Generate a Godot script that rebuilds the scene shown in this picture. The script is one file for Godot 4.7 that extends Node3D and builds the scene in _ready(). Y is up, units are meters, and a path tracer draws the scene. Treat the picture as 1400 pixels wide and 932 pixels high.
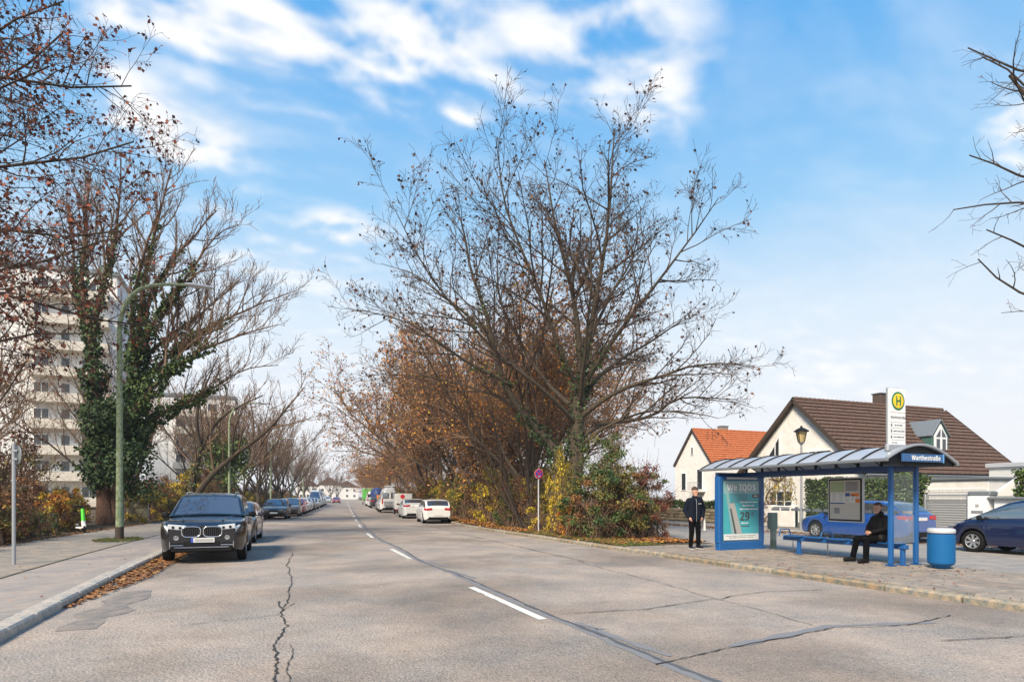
extends Node3D
# Street with bus shelter. World: x = metres to the right across the road, -z = metres along the road, y up.

class MB:
	var v := PackedVector3Array()
	var n := PackedVector3Array()
	var u := PackedVector2Array()
	var c := PackedColorArray()
	var i := PackedInt32Array()
	var col := Color(1, 1, 1)
	func vert(p: Vector3, nn: Vector3, uv := Vector2.ZERO) -> int:
		v.append(p); n.append(nn); u.append(uv); c.append(col)
		return v.size() - 1
	func quad(a: Vector3, b: Vector3, d: Vector3, e: Vector3) -> void:
		var nn := (e - a).cross(b - a)
		if nn.length_squared() < 1e-14:
			nn = (d - b).cross(e - b)
		nn = nn.normalized()
		var k := v.size()
		v.append_array(PackedVector3Array([a, b, d, e]))
		n.append_array(PackedVector3Array([nn, nn, nn, nn]))
		u.append_array(PackedVector2Array([Vector2(0, 0), Vector2(1, 0), Vector2(1, 1), Vector2(0, 1)]))
		c.append_array(PackedColorArray([col, col, col, col]))
		i.append_array(PackedInt32Array([k, k + 1, k + 2, k, k + 2, k + 3]))
	func face(a: int, b: int, d: int) -> void:    # winding that agrees with the normals
		if (v[d] - v[a]).cross(v[b] - v[a]).dot(n[a] + n[b] + n[d]) < 0:
			i.append(a); i.append(d); i.append(b)
		else:
			i.append(a); i.append(b); i.append(d)
	func tri(a: Vector3, b: Vector3, d: Vector3) -> void:
		var nn := (d - a).cross(b - a).normalized()
		var k := v.size()
		v.append_array(PackedVector3Array([a, b, d]))
		n.append_array(PackedVector3Array([nn, nn, nn]))
		u.append_array(PackedVector2Array([Vector2(0, 0), Vector2(1, 0), Vector2(1, 1)]))
		c.append_array(PackedColorArray([col, col, col]))
		i.append_array(PackedInt32Array([k, k + 1, k + 2]))
	func box(center: Vector3, size: Vector3, b := Basis(), bev := 0.0) -> void:
		var h := size * 0.5
		if bev <= 0.0:
			for ax in 3:
				for sg in [-1.0, 1.0]:
					var nx := Vector3.ZERO; nx[ax] = sg
					var a1 := Vector3.ZERO; a1[(ax + 1) % 3] = 1.0
					var a2 := Vector3.ZERO; a2[(ax + 2) % 3] = 1.0
					if sg < 0: 
						var t := a1; a1 = a2; a2 = t
					var o := nx * h; var p := a1 * h; var q := a2 * h
					quad(center + b * (o - p - q), center + b * (o - p + q), center + b * (o + p + q), center + b * (o + p - q))
			return
		bev = minf(bev, minf(h.x, minf(h.y, h.z)) * 0.95)
		var g := h - Vector3(bev, bev, bev)
		for ax in 3:
			for sg in [-1.0, 1.0]:
				var nx := Vector3.ZERO; nx[ax] = sg
				var a1 := Vector3.ZERO; a1[(ax + 1) % 3] = 1.0
				var a2 := Vector3.ZERO; a2[(ax + 2) % 3] = 1.0
				if sg < 0:
					var t := a1; a1 = a2; a2 = t
				var o := nx * h; var p := a1 * g; var q := a2 * g
				quad(center + b * (o - p - q), center + b * (o - p + q), center + b * (o + p + q), center + b * (o + p - q))
		for ax in 3:
			var x1 := (ax + 1) % 3
			var x2 := (ax + 2) % 3
			for s1 in [-1.0, 1.0]:
				for s2 in [-1.0, 1.0]:
					var e1 := Vector3.ZERO; e1[x1] = s1 * h[x1]; e1[x2] = s2 * g[x2]
					var e2 := Vector3.ZERO; e2[x1] = s1 * g[x1]; e2[x2] = s2 * h[x2]
					var w := Vector3.ZERO; w[ax] = g[ax]
					if s1 * s2 > 0:
						quad(center + b * (e1 - w), center + b * (e1 + w), center + b * (e2 + w), center + b * (e2 - w))
					else:
						quad(center + b * (e1 + w), center + b * (e1 - w), center + b * (e2 - w), center + b * (e2 + w))
		for s0 in [-1.0, 1.0]:
			for s1 in [-1.0, 1.0]:
				for s2 in [-1.0, 1.0]:
					var pa := Vector3(s0 * h.x, s1 * g.y, s2 * g.z)
					var pb := Vector3(s0 * g.x, s1 * h.y, s2 * g.z)
					var pc := Vector3(s0 * g.x, s1 * g.y, s2 * h.z)
					if s0 * s1 * s2 > 0:
						tri(center + b * pa, center + b * pc, center + b * pb)
					else:
						tri(center + b * pa, center + b * pb, center + b * pc)
	# rows of points -> smooth sheet
	func grid(rows: Array, vs := 1.0) -> void:
		var k := v.size()
		var m: int = rows[0].size()
		var rn := rows.size()
		var acc := PackedVector3Array(); acc.resize(rn * m)
		for r in rn - 1:
			var ra: PackedVector3Array = rows[r]
			var rb: PackedVector3Array = rows[r + 1]
			for q in m - 1:
				var nn := (rb[q] - ra[q]).cross(ra[q + 1] - ra[q]) + (rb[q + 1] - ra[q + 1]).cross(rb[q + 1] - rb[q]) * 1.0
				nn += (rb[q + 1] - rb[q]).cross(ra[q + 1] - rb[q + 1]) * -0.0
				acc[r * m + q] += nn; acc[r * m + q + 1] += nn
				acc[(r + 1) * m + q] += nn; acc[(r + 1) * m + q + 1] += nn
		for r in rn:
			var ra: PackedVector3Array = rows[r]
			for q in m:
				v.append(ra[q]); n.append(acc[r * m + q].normalized()); u.append(Vector2(float(q) / (m - 1), float(r) / (rn - 1) * vs)); c.append(col)
		for r in rn - 1:
			for q in m - 1:
				var a := k + r * m + q
				i.append_array(PackedInt32Array([a, a + m + 1, a + m, a, a + 1, a + m + 1]))
	func fan(pts: PackedVector3Array, nn: Vector3) -> void:
		var ce := Vector3.ZERO
		for p in pts: ce += p
		ce /= pts.size()
		var k := vert(ce, nn, Vector2(0.5, 0.5))
		for p in pts: vert(p, nn)
		for q in pts.size():
			face(k, k + 1 + q, k + 1 + (q + 1) % pts.size())
	func tube(pts: PackedVector3Array, rad: PackedFloat32Array, sides: int, cap := false) -> void:
		var k := v.size()
		var cnt := pts.size()
		var side := Vector3.ZERO
		for j in cnt:
			var t: Vector3 = (pts[mini(j + 1, cnt - 1)] - pts[maxi(j - 1, 0)]).normalized()
			if j == 0:
				side = t.cross(Vector3.UP if absf(t.y) < 0.9 else Vector3.RIGHT).normalized()
			else:
				side = (side - t * side.dot(t)).normalized()
			var w := t.cross(side)
			for q in sides:
				var a := TAU * q / sides
				var nn := side * cos(a) + w * sin(a)
				v.append(pts[j] + nn * rad[j]); n.append(nn); u.append(Vector2(float(q) / sides, float(j))); c.append(col)
		for j in cnt - 1:
			for q in sides:
				var a := k + j * sides + q
				var b := k + j * sides + (q + 1) % sides
				i.append(a); i.append(b + sides); i.append(b)
				i.append(a); i.append(a + sides); i.append(b + sides)
		if cap:
			for e in [0, cnt - 1]:
				var ring := PackedVector3Array()
				for q in sides: ring.append(v[k + e * sides + q])
				var t2: Vector3 = pts[1] - pts[0] if e == 0 else pts[cnt - 2] - pts[cnt - 1]
				fan(ring, -t2.normalized())
	func rod(a: Vector3, b: Vector3, r: float, sides := 8) -> void:
		tube(PackedVector3Array([a, b]), PackedFloat32Array([r, r]), sides, true)
	# profile of (radius, y), turned round an axis through o
	func lathe(prof: Array, o: Vector3, sides: int, b := Basis()) -> void:
		var rows := []
		for q in sides + 1:
			var a := TAU * q / sides
			var row := PackedVector3Array()
			for p in prof:
				row.append(o + b * Vector3(cos(a) * p[0], p[1], sin(a) * p[0]))
			rows.append(row)
		grid(rows)
	func prism(poly: PackedVector2Array, o: Vector3, ex: Vector3, ey: Vector3, depth: Vector3) -> void:
		var idx := Geometry2D.triangulate_polygon(poly)
		var nn := ex.cross(ey).normalized()
		for sgn in [0.0, 1.0]:
			var k := v.size()
			var w: Vector3 = nn * (1.0 if depth.dot(nn) * (sgn - 0.5) > 0 else -1.0)
			for p in poly:
				vert(o + ex * p.x + ey * p.y + depth * sgn, w, p)
			for t in idx.size() / 3: face(k + idx[t * 3], k + idx[t * 3 + 1], k + idx[t * 3 + 2])
		for q in poly.size():
			var a := poly[q]; var b := poly[(q + 1) % poly.size()]
			var pa := o + ex * a.x + ey * a.y
			var pb := o + ex * b.x + ey * b.y
			quad(pa, pb, pb + depth, pa + depth)
	func leaf(p: Vector3, d: Vector3, s: Vector3, len: float, wid: float) -> void:
		# folded rhombus leaf: two triangles
		var k := v.size()
		var nn := d.cross(s).normalized()
		var m := p + d * (len * 0.45)
		v.append(p); v.append(m + s * wid * 0.5 + nn * wid * 0.15); v.append(p + d * len); v.append(m - s * wid * 0.5 + nn * wid * 0.15)
		for q in 4:
			n.append(nn); c.append(col); u.append(Vector2.ZERO)
		i.append(k); i.append(k + 1); i.append(k + 2); i.append(k); i.append(k + 2); i.append(k + 3)
	func add_to(m: ArrayMesh, mat: Material) -> void:
		if v.is_empty(): return
		var arr := []
		arr.resize(Mesh.ARRAY_MAX)
		arr[Mesh.ARRAY_VERTEX] = v
		arr[Mesh.ARRAY_NORMAL] = n
		arr[Mesh.ARRAY_TEX_UV] = u
		arr[Mesh.ARRAY_COLOR] = c
		arr[Mesh.ARRAY_INDEX] = i
		m.add_surface_from_arrays(Mesh.PRIMITIVE_TRIANGLES, arr)
		m.surface_set_material(m.get_surface_count() - 1, mat)
	func mesh(mat: Material) -> ArrayMesh:
		var m := ArrayMesh.new()
		add_to(m, mat)
		return m

var rng := RandomNumberGenerator.new()
var M := {}
var used := {}

func rf(a: float, b: float) -> float:
	return rng.randf_range(a, b)

func rvec() -> Vector3:
	var z := rf(-1, 1); var a := rf(0, TAU); var r := sqrt(1 - z * z)
	return Vector3(r * cos(a), z, r * sin(a))

func numbered(called: String) -> String:
	if not used.has(called):
		used[called] = 0
		return called
	used[called] += 1
	return "%s_%03d" % [called, used[called]]

func tag(o: Node3D, label: String, category: String, group := "") -> void:
	o.set_meta("label", label)
	o.set_meta("category", category)
	if group != "": o.set_meta("group", group)

func thing(called: String, label: String, category: String, at := Vector3.ZERO, turn := 0.0, group := "") -> Node3D:
	var o := Node3D.new()
	o.name = numbered(called)
	add_child(o)
	o.position = at
	o.rotation.y = turn
	tag(o, label, category, group)
	return o

func part(called: String, mesh: Mesh, parent: Node3D, at := Vector3.ZERO, b := Basis()) -> MeshInstance3D:
	var o := MeshInstance3D.new()
	o.name = called
	o.mesh = mesh
	o.transform = Transform3D(b, at)
	parent.add_child(o, true)
	return o

func put(called: String, mb: MB, mat: Material, parent: Node3D, at := Vector3.ZERO, b := Basis()) -> MeshInstance3D:
	return part(called, mb.mesh(mat), parent, at, b)

func struct(called: String, mb: MB, mat: Material) -> MeshInstance3D:
	var o := put(numbered(called), mb, mat, self)
	o.set_meta("kind", "structure")
	return o

func boxmesh(size: Vector3, mat: Material, bev := 0.0) -> ArrayMesh:
	var mb := MB.new()
	mb.box(Vector3.ZERO, size, Basis(), bev)
	return mb.mesh(mat)

func bx(called: String, parent: Node3D, at: Vector3, size: Vector3, mat: Material, bev := 0.0, b := Basis()) -> MeshInstance3D:
	return part(called, boxmesh(size, mat, bev), parent, at, b)

func copy(o: Node3D, at: Vector3, turn: float, scl := Vector3.ONE) -> Node3D:
	var d: Node3D = o.duplicate()
	d.name = numbered(String(o.get_meta("base")))
	add_child(d)
	d.position = at
	d.rotation.y = turn
	d.scale = scl
	return d

func text(s: String, size: float, mat: Material, parent: Node3D, at: Vector3, turn := 0.0, called := "lettering", font := "Droid Sans", bold := 0) -> MeshInstance3D:
	var t := TextMesh.new()
	var f := SystemFont.new()
	f.font_names = PackedStringArray([font])
	f.font_weight = 700 if bold else 400
	t.font = f
	t.text = s
	t.font_size = 48
	t.pixel_size = size / 48.0
	t.depth = 0.003
	t.curve_step = 2.0
	t.material = mat
	var o := part(called, t, parent, at, Basis(Vector3.UP, turn))
	return o

# ---------------------------------------------------------------- textures and materials
func lin(r: float, g: float, b: float) -> Color:
	return Color(r, g, b).linear_to_srgb()

func mat(called: String, c: Color, rough := 0.8, metal := 0.0) -> StandardMaterial3D:
	var m := StandardMaterial3D.new()
	m.resource_name = called
	m.albedo_color = c
	m.roughness = rough
	m.metallic = metal
	M[called] = m
	return m

func noise_tex(size: int, freq: float, oct: int, stops: Array, sd: int, kind := FastNoiseLite.TYPE_SIMPLEX_SMOOTH, normal := 0.0) -> NoiseTexture2D:
	var f := FastNoiseLite.new()
	f.seed = sd
	f.noise_type = kind
	f.frequency = freq
	f.fractal_octaves = oct
	f.fractal_type = FastNoiseLite.FRACTAL_FBM
	f.fractal_gain = 0.6
	var t := NoiseTexture2D.new()
	t.width = size; t.height = size
	t.seamless = true
	t.noise = f
	if normal > 0.0:
		t.as_normal_map = true
		t.bump_strength = normal
	elif stops.size():
		var g := Gradient.new()
		var offs := PackedFloat32Array()
		var cols := PackedColorArray()
		for s in stops:
			offs.append(s[0]); cols.append(s[1])
		g.offsets = offs; g.colors = cols
		t.color_ramp = g
	return t

func tex_mat(called: String, tex: Texture2D, metres: float, rough := 0.9, bump: Texture2D = null, strength := 1.0) -> StandardMaterial3D:
	var m := mat(called, Color.WHITE, rough)
	m.albedo_texture = tex
	m.uv1_triplanar = true
	m.uv1_world_triplanar = true
	m.uv1_scale = Vector3.ONE / metres
	if bump:
		m.normal_enabled = true
		m.normal_texture = bump
		m.normal_scale = strength
	return m

func vmat(called: String, rough := 0.85, back := Color.BLACK) -> StandardMaterial3D:
	var m := mat(called, Color.WHITE, rough)
	m.vertex_color_use_as_albedo = true
	if back != Color.BLACK:
		m.backlight_enabled = true
		m.backlight = back
	return m

func g1(x: float) -> Color:
	return lin(x, x, x)

# the aggregate of an old asphalt or concrete surface: coarse patches with stones in two sizes
func stone_image(size: int, sd: int, base: Vector3, patch: float, grain: float, warm: float) -> ImageTexture:
	var r := RandomNumberGenerator.new(); r.seed = sd
	var f := FastNoiseLite.new(); f.seed = sd; f.frequency = 4.0 / size; f.fractal_octaves = 4; f.fractal_gain = 0.6
	var lo := f.get_seamless_image(size, size)
	f.seed = sd + 7; f.frequency = 26.0 / size
	var mid := f.get_seamless_image(size, size)
	var data := PackedByteArray(); data.resize(size * size * 3)
	var la := lo.get_data(); var ma := mid.get_data()
	for p in size * size:
		var a := (la[p] / 255.0 - 0.5) * patch
		var b := (ma[p] / 255.0 - 0.5) * patch * 0.35
		var g := (r.randf() - 0.5) * grain
		var q := r.randf()
		if q > 0.975: g += grain * 0.9
		elif q < 0.06: g -= grain * 0.8
		var k := 1.0 + a + b + g
		var w := a * warm
		data[p * 3] = clampi(int(255.0 * pow(clampf(base.x * (k + w), 0, 1), 0.4545)), 0, 255)
		data[p * 3 + 1] = clampi(int(255.0 * pow(clampf(base.y * k, 0, 1), 0.4545)), 0, 255)
		data[p * 3 + 2] = clampi(int(255.0 * pow(clampf(base.z * (k - w), 0, 1), 0.4545)), 0, 255)
	return ImageTexture.create_from_image(Image.create_from_data(size, size, false, Image.FORMAT_RGB8, data))

# ---------------------------------------------------------------- the line of the road
func C(s: float) -> float:
	return 3.57 + 0.123 * 6.0 * log(1.0 + exp((s - 22.0) / 6.0)) if s < 120 else 3.57 + 0.123 * (s - 22.0)

func KL(s: float) -> float:
	return C(s) - 6.35

func KR(s: float) -> float:
	var t := smoothstep(24.0, 44.0, s)
	return lerpf(10.1, C(s) + 5.7, t)

func W(n: float, s: float, y := 0.0) -> Vector3:
	return Vector3(n, y, -s)

func strip(fa: Callable, fb: Callable, y: float, s0: float, s1: float, step := 2.0) -> MB:
	var mb := MB.new()
	var rows := []
	var s := s0
	while true:
		rows.append(PackedVector3Array([W(fa.call(s), s, y), W((fa.call(s) + fb.call(s)) * 0.5, s, y), W(fb.call(s), s, y)]))
		if s >= s1: break
		s = minf(s + (step if s < 120 else 12.0), s1)
	mb.grid(rows)
	for k in mb.n.size(): mb.n[k] = Vector3.UP
	for k in mb.i.size() / 3:      # wind the faces to look up
		var q := mb.i[k * 3 + 1]
		mb.i[k * 3 + 1] = mb.i[k * 3 + 2]; mb.i[k * 3 + 2] = q
	return mb

# ---------------------------------------------------------------- sky
func make_sky() -> ImageTexture:
	var w := 1760; var h := 880
	var f := FastNoiseLite.new(); f.seed = 11; f.frequency = 1.0; f.fractal_octaves = 5; f.fractal_gain = 0.55; f.noise_type = FastNoiseLite.TYPE_SIMPLEX_SMOOTH
	var g := FastNoiseLite.new(); g.seed = 5; g.frequency = 0.6; g.fractal_octaves = 3; g.noise_type = FastNoiseLite.TYPE_SIMPLEX_SMOOTH
	var data := PackedFloat32Array(); data.resize(w * h * 3)
	# banks of cloud in view: azimuth from straight ahead, elevation, half widths (degrees), strength
	var banks := [[-20.5, 35.0, 14.0, 3.8, 0.66], [-10.0, 37.0, 9.0, 2.8, 0.5], [-33.0, 33.0, 7.0, 3.4, 0.36], [-31.0, 28.6, 4.0, 0.9, 0.6], [-26.5, 27.0, 5.0, 1.2, 0.8], [9.5, 37.0, 8.5, 4.0, 0.66], [14.0, 32.0, 3.6, 3.4, 0.5], [-15.5, 22.3, 3.2, 0.7, 0.6], [-3.2, 30.8, 2.0, 1.0, 0.55], [41.0, 28.0, 4.5, 6.5, 0.7], [-20.0, 21.0, 12.0, 4.0, 0.40], [27.0, 11.0, 16.0, 4.0, 0.35], [-23.0, 10.0, 16.0, 5.0, 0.35], [30.0, 33.0, 11.0, 8.0, -0.2]]
	for y in h:
		var el := (0.5 - (y + 0.5) / h) * PI
		var sy := sin(el); var cy := cos(el)
		for x in w:
			var p := (y * w + x) * 3
			if sy < -0.02:
				data[p] = 0.17; data[p + 1] = 0.155; data[p + 2] = 0.14
				continue
			var az := wrapf((x + 0.5) / w * TAU, -PI, PI)      # 0 = -z
			var e := maxf(sy, 0.0)
			var k := 1.0 / (e + 0.16)
			var q := Vector2(sin(az), -cos(az)) * cy * k * 2.2
			var wx := g.get_noise_2d(q.x, q.y)
			var wy := g.get_noise_2d(q.x + 31.0, q.y - 17.0)
			var n1 := f.get_noise_3d(q.x * 0.8 + wx * 0.35 + q.y * 0.3, q.y * 1.5 + wy * 0.35, 0.0)
			var n2 := f.get_noise_3d(q.x * 2.2 + wx * 0.5, q.y * 4.2 + wy * 0.5, 9.0)
			var b := 0.0
			var da := rad_to_deg(az) - 21.95
			if absf(da) < 70:
				var de := rad_to_deg(el)
				for c in banks:
					var ax: float = (da - c[0] + wx * 3.0 + n2 * 2.0) / c[2]
					var ay: float = (de - c[1] + wy * 2.0 + n2 * 1.2) / c[3]
					var d2 := ax * ax + ay * ay
					if d2 < 6.0: b += c[4] * exp(-d2 * 0.8)
			else:
				b = smoothstep(0.1, 0.6, wx + 0.3) * 0.3
			var cov := smoothstep(0.02, 1.12, b * (0.95 + n2 * 1.3 + n1 * 0.4) + n1 * 0.14 + n2 * 0.30)
			var veil := clampf(0.08 + n2 * 0.22 + n1 * 0.40 + minf(b, 0.0) * 0.6, 0.0, 0.6) * 0.5
			var base := tone(e)
			var m := clampf(maxf(cov * 0.97, veil), 0.0, 1.0)
			var lit := 1.03 + n2 * 0.10
			data[p] = lerpf(base.x, lit, m) / 2.35; data[p + 1] = lerpf(base.y, lit, m) / 2.35; data[p + 2] = lerpf(base.z, lit * 1.01, m) / 2.35
	var im := Image.create_from_data(w, h, false, Image.FORMAT_RGBF, data.to_byte_array())
	return ImageTexture.create_from_image(im)

# colour of the clear sky by the sine of the height above the horizon
func tone(e: float) -> Vector3:
	var k := [[0.0, Vector3(1.0, 1.0, 1.0)], [0.10, Vector3(0.92, 0.95, 1.0)], [0.26, Vector3(0.74, 0.87, 1.0)], [0.40, Vector3(0.34, 0.64, 0.96)], [0.62, Vector3(0.10, 0.42, 0.88)], [1.0, Vector3(0.035, 0.24, 0.66)]]
	for q in 5:
		if e <= k[q + 1][0]: return (k[q][1] as Vector3).lerp(k[q + 1][1], (e - k[q][0]) / (k[q + 1][0] - k[q][0]))
	return k[5][1]

func setup() -> void:
	var cam := Camera3D.new()
	cam.name = "camera"
	cam.projection = Camera3D.PROJECTION_FRUSTUM
	cam.near = 0.1
	cam.far = 3000.0
	cam.keep_aspect = Camera3D.KEEP_HEIGHT
	cam.size = 0.1 * 931.0 / 860.0
	cam.frustum_offset = Vector2(0, 0.1 * 212.0 / 860.0)
	cam.position = Vector3(0, 1.65, 0)
	cam.rotation_degrees = Vector3(0, -21.95, 0)
	add_child(cam)
	cam.current = true
	var sky := Sky.new()
	var ps := PanoramaSkyMaterial.new()
	ps.panorama = make_sky()
	ps.energy_multiplier = 1.0
	sky.sky_material = ps
	var e := Environment.new()
	e.background_mode = Environment.BG_SKY
	e.sky = sky
	e.tonemap_mode = Environment.TONE_MAPPER_LINEAR
	e.tonemap_exposure = 2.35
	e.sdfgi_enabled = true
	e.ssao_enabled = true
	e.ssil_enabled = true
	e.fog_enabled = true
	e.fog_density = 0.00035
	e.fog_light_color = Color(0.93, 0.95, 1.0)
	var we := WorldEnvironment.new()
	we.name = "environment"
	we.environment = e
	add_child(we)
	var sun := DirectionalLight3D.new()
	sun.name = "sun"
	sun.light_energy = 0.9
	sun.light_angular_distance = 16.0
	sun.light_color = Color(1.0, 0.94, 0.85)
	sun.shadow_enabled = true
	sun.rotation_degrees = Vector3(-42, -50, 0)
	add_child(sun)

func setup_materials() -> void:
	var bumpf := noise_tex(512, 0.12, 3, [], 3, FastNoiseLite.TYPE_SIMPLEX_SMOOTH, 6.0)
	var fine := noise_tex(512, 0.42, 2, [], 13, FastNoiseLite.TYPE_SIMPLEX_SMOOTH, 5.0)
	var asphalt := tex_mat("asphalt", stone_image(1024, 21, Vector3(0.35, 0.298, 0.252), 0.36, 0.70, 0.30), 8.3, 0.9, fine, 0.25)
	asphalt.detail_enabled = true
	asphalt.detail_blend_mode = BaseMaterial3D.BLEND_MODE_MUL
	asphalt.detail_albedo = noise_tex(512, 0.008, 5, [[0.0, Color(0.80, 0.78, 0.76)], [0.45, Color(0.94, 0.93, 0.92)], [0.6, Color(1, 1, 1)], [1.0, Color(1, 0.99, 0.98)]], 8)
	asphalt.uv2_scale = Vector3.ONE / 27.0
	asphalt.uv2_triplanar = true
	asphalt.uv2_world_triplanar = true
	asphalt.detail_uv_layer = BaseMaterial3D.DETAIL_UV_2
	tex_mat("path_asphalt", stone_image(512, 22, Vector3(0.29, 0.25, 0.205), 0.45, 0.5, 0.5), 3.1, 0.92, fine, 0.3)
	tex_mat("bike_asphalt", stone_image(512, 23, Vector3(0.33, 0.285, 0.25), 0.35, 0.35, 0.4), 2.7, 0.92, fine, 0.3)
	tex_mat("side_asphalt", stone_image(512, 24, Vector3(0.29, 0.27, 0.245), 0.45, 0.4, 0.35), 3.7, 0.9, fine, 0.3)
	tex_mat("earth", noise_tex(512, 0.02, 6, [[0.2, lin(0.045, 0.032, 0.02)], [0.5, lin(0.10, 0.07, 0.04)], [0.62, lin(0.10, 0.085, 0.035)], [0.8, lin(0.16, 0.11, 0.06)]], 4), 2.3, 1.0, bumpf, 1.0)
	tex_mat("kerb_granite", stone_image(256, 25, Vector3(0.42, 0.385, 0.34), 0.6, 0.55, 0.5), 0.9, 0.85, bumpf, 0.6)
	tex_mat("kerb_stained", stone_image(256, 28, Vector3(0.34, 0.285, 0.21), 0.8, 0.6, 0.6), 0.9, 0.9, bumpf, 0.8)
	tex_mat("kerb_mossy", stone_image(256, 26, Vector3(0.27, 0.215, 0.145), 0.8, 0.6, 0.7), 0.9, 0.9, bumpf, 0.8)
	for k in 4:
		tex_mat("slab_%d" % k, stone_image(256, 30 + k, Vector3(0.29, 0.242, 0.196) * (0.88 + 0.08 * k), 0.5, 0.4, 0.5), 1.3 + 0.2 * k, 0.9, bumpf, 0.4)
	tex_mat("plaster", noise_tex(256, 0.02, 5, [[0.2, lin(0.73, 0.70, 0.64)], [0.6, lin(0.80, 0.77, 0.72)], [0.9, lin(0.83, 0.81, 0.77)]], 6), 3.0, 0.95, bumpf, 0.3)
	tex_mat("plaster_block", noise_tex(256, 0.02, 5, [[0.2, lin(0.66, 0.65, 0.63)], [0.6, lin(0.76, 0.75, 0.73)], [0.9, lin(0.80, 0.79, 0.77)]], 9), 5.0, 0.95)
	tex_mat("balcony_front", noise_tex(256, 0.03, 5, [[0.2, lin(0.50, 0.45, 0.38)], [0.6, lin(0.62, 0.57, 0.49)], [0.9, lin(0.70, 0.65, 0.58)]], 19), 4.0, 0.95)
	for k in 3:
		tex_mat("tile_brown_%d" % k, noise_tex(256, 0.03, 5, [[0.2, lin(0.055, 0.032, 0.022)], [0.5, lin(0.12, 0.068, 0.045)], [0.7, lin(0.15, 0.082, 0.055)], [0.9, lin(0.18, 0.13, 0.10)]], 40 + k), 1.6 + 0.3 * k, 0.85)
		tex_mat("tile_red_%d" % k, noise_tex(256, 0.03, 5, [[0.2, lin(0.26, 0.075, 0.025)], [0.5, lin(0.46, 0.13, 0.04)], [0.75, lin(0.56, 0.18, 0.06)], [0.9, lin(0.40, 0.17, 0.09)]], 50 + k), 1.8 + 0.3 * k, 0.85)
	tex_mat("bark_grey", noise_tex(256, 0.03, 6, [[0.2, lin(0.035, 0.026, 0.017)], [0.5, lin(0.09, 0.067, 0.044)], [0.8, lin(0.15, 0.12, 0.08)]], 60), 0.8, 0.95, bumpf, 1.5)
	tex_mat("bark_dark", noise_tex(256, 0.03, 6, [[0.2, lin(0.025, 0.018, 0.013)], [0.5, lin(0.065, 0.045, 0.032)], [0.8, lin(0.11, 0.08, 0.055)]], 61), 0.8, 0.95, bumpf, 1.5)
	tex_mat("bark_red", noise_tex(256, 0.03, 6, [[0.2, lin(0.06, 0.03, 0.02)], [0.5, lin(0.16, 0.085, 0.055)], [0.8, lin(0.26, 0.16, 0.11)]], 62), 0.7, 0.95, bumpf, 1.5)
	mat("twig_dark", lin(0.075, 0.05, 0.034), 0.9)
	mat("twig_brown", lin(0.17, 0.105, 0.065), 0.9)
	mat("twig_red", lin(0.19, 0.10, 0.06), 0.9)
	vmat("leaf", 0.75, Color(0.20, 0.15, 0.06))
	vmat("litter", 0.9)
	vmat("painted", 0.8)
	# ironwork, glass, paint
	mat("blue_steel", lin(0.010, 0.095, 0.29), 0.38)
	mat("blue_dark", lin(0.012, 0.045, 0.14), 0.4)
	mat("bin_blue", lin(0.008, 0.11, 0.29), 0.55).metallic_specular = 0.35
	mat("grey_metal", lin(0.42, 0.43, 0.44), 0.45, 0.6)
	mat("pale_metal", lin(0.55, 0.56, 0.57), 0.5, 0.2)
	mat("black_plastic", lin(0.007, 0.007, 0.008), 0.55).metallic_specular = 0.35
	mat("dark_rubber", lin(0.010, 0.010, 0.010), 0.85).metallic_specular = 0.3
	mat("chrome", lin(0.72, 0.73, 0.74), 0.15, 1.0)
	mat("alloy", lin(0.55, 0.56, 0.57), 0.3, 0.8)
	mat("white_paint", lin(0.78, 0.78, 0.77), 0.5)
	mat("off_white", lin(0.66, 0.65, 0.62), 0.7)
	mat("sign_white", lin(0.74, 0.74, 0.73), 0.4)
	mat("black_ink", lin(0.02, 0.02, 0.022), 0.6)
	mat("white_ink", lin(0.80, 0.80, 0.80), 0.6)
	mat("sign_yellow", lin(0.85, 0.55, 0.02), 0.5)
	mat("sign_green", lin(0.01, 0.16, 0.06), 0.5)
	mat("sign_red", lin(0.62, 0.02, 0.03), 0.5)
	mat("sign_blue", lin(0.03, 0.07, 0.42), 0.5)
	mat("poster_teal", lin(0.012, 0.36, 0.43), 0.35)
	mat("poster_pale", lin(0.20, 0.38, 0.41), 0.4)
	mat("poster_deep", lin(0.01, 0.24, 0.31), 0.35)
	mat("paper", lin(0.52, 0.48, 0.41), 0.8)
	mat("paper_grey", lin(0.36, 0.35, 0.34), 0.8)
	mat("paper_green", lin(0.32, 0.38, 0.22), 0.8)
	mat("paper_orange", lin(0.62, 0.17, 0.04), 0.8)
	mat("paper_blue", lin(0.05, 0.09, 0.26), 0.8)
	mat("lamp_green", lin(0.20, 0.27, 0.16), 0.6)
	mat("road_paint", lin(0.66, 0.65, 0.60), 0.8)
	mat("tar", lin(0.10, 0.10, 0.105), 0.6)
	mat("tar_grey", lin(0.20, 0.20, 0.205), 0.75)
	mat("crack_dark", lin(0.035, 0.033, 0.03), 0.95)
	mat("window_dark", lin(0.03, 0.035, 0.04), 0.06).metallic_specular = 0.7
	mat("car_glass", lin(0.30, 0.32, 0.33), 0.03, 0.9)
	mat("head_glass", lin(0.34, 0.35, 0.36), 0.06, 0.6)
	mat("suv_glass", lin(0.62, 0.64, 0.66), 0.12, 0.2)
	mat("bar_dark", lin(0.03, 0.03, 0.032), 0.4)
	mat("tail_red", lin(0.45, 0.01, 0.015), 0.12)
	mat("amber", lin(0.6, 0.22, 0.02), 0.2)
	mat("plate", lin(0.62, 0.62, 0.60), 0.5)
	mat("copper_green", lin(0.05, 0.12, 0.10), 0.5)
	mat("zinc", lin(0.20, 0.22, 0.23), 0.45, 0.3)
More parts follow.
